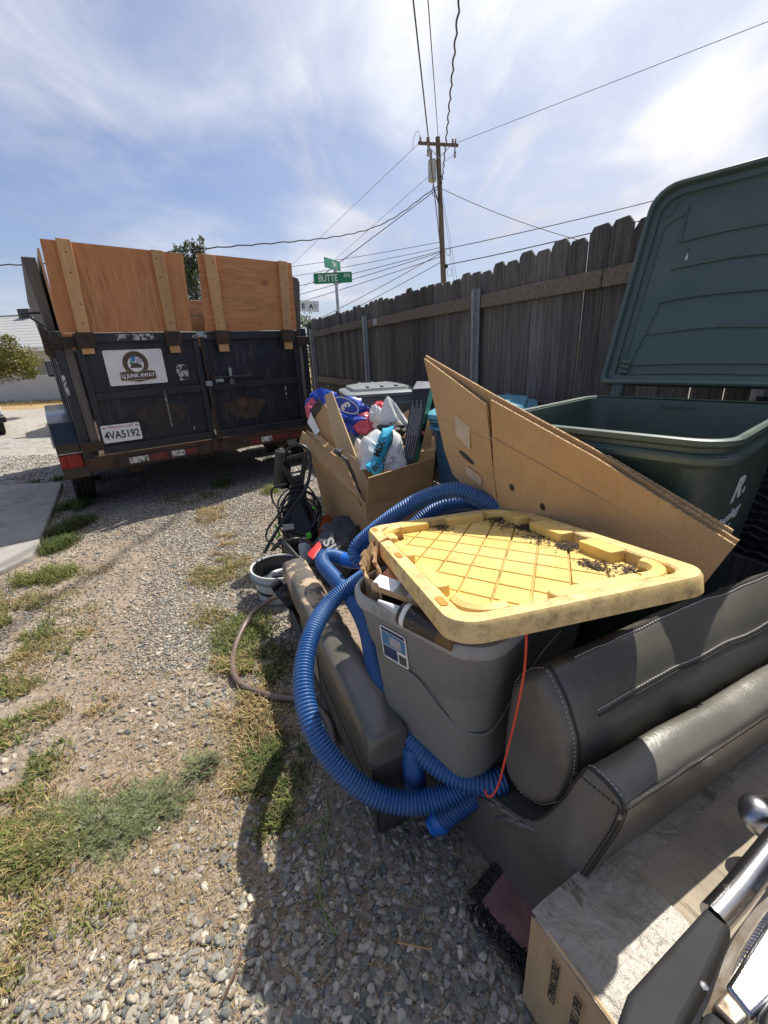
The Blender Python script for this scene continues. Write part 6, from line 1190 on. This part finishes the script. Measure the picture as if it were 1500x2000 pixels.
q = MB(); P = [bot_l, bot_r, top_r, top_l]; q.add([*P, *[p + Vector((.05, .07, 0)) for p in P]], [(0, 1, 2, 3)]); q.build('front_face', 'pkg_black', bk)
q = MB(); q.add([bot_r, bot_r + Vector((.035, .05, .01)), top_r + Vector((.035, .05, .0)), top_r], [(0, 1, 2, 3)]); q.build('side_face', 'pkg_green', bk); q = MB(); q.add([top_l, top_r, top_r + Vector((.035, .05, .03)), top_l + Vector((.03, .05, .04))], [(0, 1, 2, 3)]); q.build('top_face', 'pkg_top', bk)
q = MB(); q.add([bot_l + Vector((.03, .05, .01)), bot_r + Vector((.035, .05, .01)), top_r + Vector((.035, .05, .03)), top_l + Vector((.03, .05, .04))], [(0, 1, 2, 3)]); q.add([bot_l, bot_l + Vector((.03, .05, .01)), top_l + Vector((.03, .05, .04)), top_l], [(0, 1, 2, 3)]); q.build('back_face', 'pkg_black', bk)
for k in range(9):
    a = .12 + .085 * k; p0 = bot_l.lerp(bot_r, a).lerp(top_l.lerp(top_r, a), .42 if k % 2 else .12) + Vector((0, -.002, 0)); p1 = bot_l.lerp(bot_r, a).lerp(top_l.lerp(top_r, a), .86 - .05 * (k % 3)) + Vector((0, -.002, 0)); MB().tube([p0, p1], .0016, 4).build('print_line', 'logo_grey', bk)
q = MB(); a, b_ = bot_r.lerp(top_r, .30), bot_r.lerp(top_r, .55); sd = Vector((.035, .05, .01)); q.add([a + sd * .1 + Vector((.002, -.002, 0)), a + sd * .9 + Vector((.002, -.002, 0)), b_ + sd * .9 + Vector((.002, -.002, 0)), b_ + sd * .1 + Vector((.002, -.002, 0))], [(0, 1, 2, 3)]); q.build('print_panel', 'ink', bk); crumple('flower_print', a.lerp(b_, .5) + sd * .5 + Vector((.004, -.004, 0)), (.012, .006, .012), 4, 'bag_pink', bk, .4, 1.2, 2)
sheet_thing('torn brown cardboard flap standing behind the black product box', [(0.266, 2.860, 0.665), (0.335, 2.860, 0.703), (0.352, 2.880, 0.787), (0.327, 2.900, 0.832), (0.286, 2.900, 0.801)], .006)
sheet_thing('small cardboard inner flap at the right rear of the open box', [(0.279, 2.800, 0.575), (0.327, 2.800, 0.590), (0.333, 2.820, 0.698), (0.283, 2.820, 0.687)], .006, 'cardboard')

# ------------------------------------------------------------------ pressure washer
pw = thing('pressure_washer', 'black pressure washer with coiled cable and open handle standing on the gravel', 'pressure washer', (-.555, 2.66, 0), R(8))
def rr(w, d, z, r, ox=0, oy=0): return [(x, y, z) for x, y in rounded(w, d, r, 5, ox, oy)]
MB().loft([rr(.22, .20, .03, .05), rr(.24, .22, .06, .06), rr(.235, .215, .20, .06), rr(.22, .20, .26, .05), rr(.17, .16, .31, .05, 0, .02), rr(.13, .12, .40, .04, 0, .03), rr(.10, .09, .50, .035, .01, .03)]).build('housing', 'black_plastic', pw, smooth=True, angle=40)
for sx in (-1, 1): MB().lathe([(.02, -.02), (.06, -.02), (.07, 0), (.06, .02), (.02, .02)], 24, frame((sx * .12, .07, .07), (0, 1, 0), (0, 0, 1))).build('wheel', 'rubber', pw, smooth=True)
hd = MB(); outer = [(-.085, .70), (.105, .735), (.055, .53), (-.025, .52)]; inner = [(-.055, .680), (.070, .702), (.035, .585), (-.010, .575)]
hd.add([(x, .0, z) for x, z in outer] + [(x, .0, z) for x, z in inner] + [(x, .035, z) for x, z in outer] + [(x, .035, z) for x, z in inner], [(0, 1, 5, 4), (1, 2, 6, 5), (2, 3, 7, 6), (3, 0, 4, 7), (8, 12, 13, 9), (9, 13, 14, 10), (10, 14, 15, 11), (11, 15, 12, 8), (0, 8, 9, 1), (1, 9, 10, 2), (2, 10, 11, 3), (3, 11, 8, 0), (4, 5, 13, 12), (5, 6, 14, 13), (6, 7, 15, 14), (7, 4, 12, 15)]); hd.build('handle', 'black_plastic', pw, bevel=.006)
MB().loft([rr(.085, .05, .40, .015, .012, .018), rr(.085, .05, .54, .015, .012, .018)]).build('handle_stem', 'black_plastic', pw, smooth=True)
for k in range(6): MB().box(-.033, .057, -.010, -.006, .43 + k * .016, .438 + k * .016).build('grip_rib', 'black_plastic', pw)
for k in range(9):
    a0 = random.uniform(.085, .135); cz = .36 + random.uniform(-.06, .05); tl_ = random.uniform(-.35, .35); P = [(.01 + a0 * math.cos(t) + .01 * math.sin(3 * t + k), -.045 - .006 * k + .045 * math.sin(t) * .6, cz + a0 * 1.15 * math.sin(t) + tl_ * .05 * math.cos(t)) for t in np.linspace(0, 6.283, 29)[:-1]]; MB().tube(P, .0055, 7, closed=True).build('cable_coil', 'black_plastic', pw, smooth=True)
MB().lathe([(.0, .016), (.017, .014), (.018, 0), (.020, -.01)], 18, frame((.055, -.125, .225), (1, 0, 0), (0, 0, 1))).build('knob', 'lime', pw, smooth=True); MB().box(-.10, -.03, -.128, -.118, .28, .315).build('nameplate', 'logo_grey', pw)
MB().tube([(-.16, -.05, .20), (-.13, -.06, .22), (-.15, -.06, .30)], .008, 6).build('clip', 'lime', pw); MB().tube([(.10, -.10, .40), (.12, -.08, .38)], .007, 6).build('clip', 'lime', pw)
MB().lathe([(.0, 0), (.05, .005), (.055, .03), (.05, .24), (.0, .245)], 18, Matrix.Translation((-.09, .07, .50)) @ Matrix.Rotation(.15, 4, 'Y')).build('detergent_tank', 'black_plastic', pw, smooth=True)
o = MB().tube(catmull([(-0.592, 2.620, 0.697), (-0.567, 2.600, 0.764), (-0.496, 2.570, 0.804), (-0.430, 2.550, 0.768), (-0.424, 2.520, 0.666), (-0.458, 2.480, 0.553), (-0.534, 2.420, 0.465), (-0.616, 2.360, 0.364), (-0.675, 2.320, 0.281), (-0.701, 2.280, 0.242)], .02), .010, 8).build('pressure_hose', 'black_plastic', None, smooth=True); tag(o, 'thick black pressure hose arching over the washer handle down to the ground', 'hose')
o = MB().tube(catmull([(-0.582, 2.550, 0.571), (-0.665, 2.520, 0.552), (-0.662, 2.480, 0.484), (-0.626, 2.450, 0.427), (-0.698, 2.400, 0.336), (-0.695, 2.360, 0.287), (-0.589, 2.200, 0.312), (-0.476, 2.050, 0.326)], .02), .006, 8).build('power_cable', 'black_plastic', None, smooth=True); tag(o, 'thin black cable looping left of the pressure washer', 'cable')
gn = thing('spray_gun', 'black spray gun resting with its tip in the grey bucket', 'spray gun'); MB().tube(catmull([(-0.611, 2.120, 0.329), (-0.546, 2.080, 0.389), (-0.506, 2.040, 0.388), (-0.444, 1.980, 0.344)], .02), [.006, .012, .014] + [.011] * 60, 8).build('barrel', 'black_plastic', gn, smooth=True); MB().tube(catmull([(-0.524, 2.080, 0.394), (-0.463, 2.100, 0.399), (-0.419, 2.140, 0.361), (-0.392, 2.160, 0.326)], .02), .008, 8).build('hose_tail', 'black_plastic', gn, smooth=True); MB().tube([(-0.548, 2.080, 0.412), (-0.542, 2.070, 0.387)], .013, 8).build('collar', 'black_plastic', gn)

# ------------------------------------------------------------------ bucket and bits round it
bu = thing('bucket', 'pale grey plastic bucket with dark inside behind the far end of the armrest', 'bucket', (-0.624, 2.220, 0.190), 0); bu.location.z = 0; tm = Matrix.Rotation(R(3), 4, 'Y') @ Matrix.Diagonal((1.10, 1.10, .56, 1))
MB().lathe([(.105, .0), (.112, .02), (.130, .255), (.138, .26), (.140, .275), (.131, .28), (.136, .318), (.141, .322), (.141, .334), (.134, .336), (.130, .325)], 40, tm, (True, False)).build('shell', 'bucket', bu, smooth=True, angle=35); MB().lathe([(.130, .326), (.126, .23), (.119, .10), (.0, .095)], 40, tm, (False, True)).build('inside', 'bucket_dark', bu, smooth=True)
MB().lathe([(.131, .240), (.144, .243), (.145, .262), (.132, .266)], 40, tm, (False, False)).build('collar', 'grey_cart', bu, smooth=True)
rg_ = MB(); P = [tm @ Vector((.02 + .07 * math.cos(t), .01 + .07 * math.sin(t), .20)) for t in np.linspace(0, 6.283, 33)[:-1]]; rg_.tube(P, .013, 8, closed=True); tag(rg_.build('plastic_ring', 'bucket', None, smooth=True), 'pale plastic ring lying inside the bucket', 'ring').location = bu.location
nz_ = thing('vacuum_nozzle', 'dark wedge-shaped plastic nozzle leaning on the bucket beside the armrest', 'nozzle')
q = MB(); q.loft([[Vector((-0.556, 1.816, 0.270)), Vector((-0.511, 1.849, 0.290)), Vector((-0.489, 1.830, 0.280)), Vector((-0.529, 1.791, 0.250))], [Vector((-0.508, 1.811, 0.220)), Vector((-0.451, 1.839, 0.250)), Vector((-0.431, 1.817, 0.220)), Vector((-0.476, 1.773, 0.180))], [Vector((-0.490, 1.858, 0.120)), Vector((-0.427, 1.870, 0.150)), Vector((-0.424, 1.861, 0.120)), Vector((-0.471, 1.848, 0.090))]]); q.build('body', 'bucket_dark', nz_, bevel=.006); q = MB(); q.tube([(-0.547, 1.807, 0.280), (-0.507, 1.836, 0.300)], .016, 8); q.build('lip', 'black_plastic', nz_)
o = MB().tube(catmull([(-0.476, 1.795, 0.250), (-0.600, 1.930, 0.140), (-0.716, 1.925, 0.050), (-0.737, 1.732, 0.018), (-0.691, 1.552, 0.018), (-0.616, 1.460, 0.018), (-0.480, 1.394, 0.018), (-0.329, 1.351, 0.018), (-0.249, 1.262, 0.018), (-0.210, 1.147, 0.018)], .02), .0135, 10).build('garden_hose', 'brown_hose', None, smooth=True); tag(o, 'faded brown garden hose curving over the gravel from the nozzle', 'hose')
bo = thing('spray_bottle', 'milky clear plastic bottle standing between bucket and pressure washer', 'bottle', (-0.522, 2.582, 0.020)); MB().lathe([(.0, 0), (.045, .0), (.05, .02), (.05, .13), (.04, .17), (.018, .20), (.016, .225), (.0, .226)], 20).build('body', 'clear', bo, smooth=True)
o = MB(); o.prism([(-0.419, 2.096, 0.300), (-0.366, 2.175, 0.330), (-0.346, 2.141, 0.320), (-0.382, 2.052, 0.290)], (0, .02, .01)); tag(o.build('red_scraper', 'red', None, bevel=.004), 'bright red plastic scraper end beside the armrest', 'scraper')
gb_ = thing('fabric_bag', 'charcoal fabric bag with white letters slumped in front of the cardboard box', 'bag'); crumple('bag', (-0.253, 2.531, 0.140), (.19, .15, .19), 21, 'fabric', gb_, .35, 1.1, rz=.5); crumple('bag', (-0.313, 2.350, 0.160), (.12, .11, .16), 24, 'fabric', gb_, .3, 1.2)
text('lettering', 'NIS', .085, frame((-0.289, 2.164, 0.300), (-.35, .25, .75), (-.9, -.4, .1)), 'decal_white', gb_, bold=.002)
ob = thing('orange_packet', 'orange printed packet between pressure washer and fabric bag', 'packet', (0, 0, 0)); q = MB(); q.prism([(-0.434, 2.583, 0.220), (-0.420, 2.739, 0.280), (-0.336, 2.860, 0.260), (-0.328, 2.704, 0.200), (-0.385, 2.567, 0.160)], (.02, .05, -.02)); q.build('wrap', 'orange', ob, bevel=.004)

# ------------------------------------------------------------------ taped carton at the lower right
cx0 = Vector((.243, .502, 0)); CL = Vector((.885, .466, 0)).normalized(); CW = Vector((.466, -.885, 0)).normalized()
cn = thing('taped_carton', 'long worn cardboard carton with tape and printed text at the lower right', 'carton', cx0, math.atan2(CL.y, CL.x))
# local: x along, y = left of x (away from camera), so width runs to -y
def cg(x, y, z=.297): return Vector((x, y, z + .006 * fbm(x * 3, y * 3, 2, 2.0) - (.006 if x < .02 else 0)))
t_ = MB(); t_.grid([[cg(.012 + 1.19 * i / 40, -.46 * j / 14) for j in range(15)] for i in range(41)]); t_.build('top_face', 'cardboard_old', cn, smooth=True, angle=180)
q = MB(); q.box(.004, 1.2, -.46, -.002, .0, .285); q.build('body', 'cardboard_end', cn, bevel=.006)
ta = MB(); ta.grid([[cg(-.004 + .23 * i / 24, -.006 - .235 * j / 16) + Vector((0, 0, .003 + .003 * abs(fbm(i * .35, j * .5, 6, 1.0)))) for j in range(17)] for i in range(25)]); ta.build('tape_patch', 'tape_grey', cn, smooth=True, angle=180)
ta = MB(); ta.grid([[cg(.0 + 1.1 * i / 40, -.0 - .058 * j / 6) + Vector((0, .004, .0035 + .002 * abs(fbm(i * .35, j * .5, 9, 1.0)))) for j in range(7)] for i in range(41)]); ta.build('tape_strip', 'tape_grey', cn, smooth=True, angle=180)
EM = frame((.0, -.23, .15), (0, -1, 0), (0, 0, 1))
ef = MB(); ef.grid([[EM @ Vector((-.23 + .46 * j / 12, -.148 + .29 * i / 8, .003 + .003 * abs(fbm(i * .4, j * .4, 3, 1.0)))) for j in range(13)] for i in range(9)]); ef = ef.build('end_face', 'cardboard_end', cn, smooth=True, angle=180)
for k, s_ in enumerate(('EZM36C50ZBZ', "ITEM: TT98T 28Z.1 SPEB", 'G.W.: 30 LB', 'N.W.: 22.5 LB', 'SIZE: 36')):
    text('lettering', s_, .022, EM @ Matrix.Translation((-.165 + .047 * k, .118 - .012 * k, .0088)) @ Matrix.Rotation(math.pi / 2, 4, 'Z'), 'ink_soft', ef, align='RIGHT', sx=.85)
for x in (-.06, .04): q = MB(); q.prism([EM @ Vector((x + a, b, .0085)) for a, b in ((0, -.03), (.045, -.095), (-.045, -.095))], EM.to_3x3() @ Vector((0, 0, .001))); q.build('sticker', 'decal_white', ef)
MB().tube([cg(.002, -.01, .298), cg(.0, -.15, .300), cg(.002, -.30, .298), cg(.0, -.455, .296)], .0035, 5).build('torn_edge', 'cardboard_pale', cn)
sv = MB(); sv.prism([EM @ Vector((.0 + a, .1 + b, .010)) for a, b in ((0, 0), (.06, -.02), (.062, -.026), (.0, -.008))], EM.to_3x3() @ Vector((0, 0, .002))); sv.build('paper_tear', 'cardboard_pale', ef)

# ------------------------------------------------------------------ pink board with dark fringe under the sofa end
pbm = frame((.268, .600, .012), (.62, -.78, 0), (.78, .62, .12)); pb_ = thing('pink_board', 'dusty pink board with a dark fringed edge lying under the sofa end', 'board')
q = MB(); q.box(-.10, .28, -.02, .22, 0, .016, pbm); q.build('board', 'pinkboard', pb_, bevel=.003); fr_ = MB()
for k in range(240):
    a = -.115 + .40 * rng.random(); b = -.026 + .01 * rng.normal(); fr_.tube([pbm @ Vector((a, b, .012)), pbm @ Vector((a + .008 * rng.normal(), b - .012, .018 + .004 * rng.normal())), pbm @ Vector((a + .015 * rng.normal(), b - .022, .004))], .0022, 4)
for k in range(120):
    b = -.03 + .24 * rng.random(); a = -.108 + .006 * rng.normal(); fr_.tube([pbm @ Vector((a, b, .012)), pbm @ Vector((a - .012, b + .008 * rng.normal(), .018)), pbm @ Vector((a - .02, b + .014 * rng.normal(), .004))], .0022, 4)
fr_.build('fringe', 'mat_black', pb_)
rs = MB().tube(catmull([(0.249, 0.668, 0.815), (0.254, 0.675, 0.770), (0.253, 0.673, 0.700), (0.237, 0.659, 0.600), (0.225, 0.668, 0.480), (0.218, 0.678, 0.400), (0.206, 0.682, 0.365), (0.197, 0.688, 0.360), (0.196, 0.697, 0.365)], .01), .0024, 6).build('red_string', 'red_string', None, smooth=True); tag(rs, 'thin red-orange cord hanging from under the yellow lid past the cushion', 'cord')

# ------------------------------------------------------------------ chrome and black chair arm at the bottom right corner
ch = thing('chrome_chair', 'worn chrome chair arm with black pad at the bottom right corner', 'chair')
pa = [(0.489, 0.431, 0.440), (0.508, 0.401, 0.440), (0.453, 0.360, 0.440), (0.414, 0.331, 0.440), (0.375, 0.305, 0.440), (0.331, 0.275, 0.440), (0.270, 0.277, 0.440), (0.281, 0.309, 0.440), (0.308, 0.335, 0.440), (0.361, 0.363, 0.440)]
q = MB(); q.prism(pa, (.004, -.002, -.030)); q.build('arm_pad', 'black_pad', ch, bevel=.010, bseg=3)
MB().tube([(0.494, 0.418, 0.425), (0.555, 0.449, 0.430), (0.689, 0.525, 0.430), (0.851, 0.616, 0.430)], .0215, 20).build('arm_tube', 'chrome', ch, smooth=True)
hs = [(0.596, 0.431, 0.470), (0.530, 0.401, 0.475), (0.464, 0.361, 0.475), (0.427, 0.332, 0.470), (0.405, 0.314, 0.465), (0.385, 0.300, 0.460)]
def ribbon(c, wv, dz, th, m, name): 
    c = catmull(c, .006); q = MB(); rings = []
    for p in c: p = Vector(p); w = Vector(wv); rings.append([p, p + w, p + w + Vector((0, 0, -th)), p + Vector((0, 0, -th))])
    q.loft(rings); return q.build(name, m, ch, smooth=True, angle=40)
ribbon(hs, (.012, -.006, -.004), 0, .03, 'chrome_worn', 'housing_edge')
ribbon([Vector(p) + Vector((.013, -.006, .002)) for p in hs[:-1]], (.010, -.005, .004), 0, .03, 'chrome', 'housing_band')
cc = catmull([Vector(p) + Vector((.020, -.010, .0085)) for p in hs[:-1]], .003)
for k in range(0, len(cc) - 1, 1): 
    if k % 2: continue
q = MB()
for k in range(0, len(cc), 2): p = cc[k]; q.tube([p + Vector((-.007, .003, -.001)), p + Vector((.010, -.005, .002))], .0011, 4)
q.build('ribbed_strip', 'chrome', ch)
pl_ = [(0.586, 0.406, 0.485), (0.536, 0.385, 0.487), (0.472, 0.347, 0.487), (0.425, 0.319, 0.483), (0.434, 0.287, 0.485), (0.483, 0.306, 0.490), (0.535, 0.335, 0.490)]
q = MB(); q.prism(pl_, (0, 0, -.03)); q.build('cover_plate', 'chrome', ch, bevel=.006, bseg=3)
q = MB(); q.prism([(0.426, 0.317, 0.480), (0.435, 0.290, 0.482), (0.412, 0.281, 0.478), (0.399, 0.305, 0.475)], (0, 0, -.04)); q.build('front_plate', 'chrome_worn', ch, bevel=.004)
q = MB(); q.prism([(0.395, 0.304, 0.472), (0.415, 0.282, 0.472), (0.373, 0.256, 0.468), (0.366, 0.286, 0.468)], (0, 0, -.05)); q.build('plastic_end', 'black_pad', ch, bevel=.008)
MB().lathe([(.0055, 0), (.005, .003), (.0, .0045)], 12, Matrix.Translation((0.400, 0.322, 0.474))).build('rivet', 'chrome', ch, smooth=True)
q = MB(); q.prism([(0.431, 0.283, 0.500), (0.498, 0.319, 0.500), (0.546, 0.320, 0.500), (0.472, 0.243, 0.500), (0.421, 0.252, 0.500)], (0, 0, -.04)); q.build('seat_trim', 'chrome', ch, bevel=.015, bseg=4)
kn = MB().lathe([(.0, .018), (.012, .018), (.022, .010), (.034, .002), (.040, -.012), (.036, -.02)], 28, frame((0.724, 0.589, 0.400), (.7, .6, .4), (-.4, .75, .5))).build('chrome_disc', 'chrome', ch, smooth=True)
for a, b_ in (((.52, .30), (.52, .30)), ((.78, .42), (.78, .42))): MB().tube([(a[0], a[1], .30), (a[0], a[1], .43)], .012, 10).build('leg', 'chrome', ch, smooth=True)
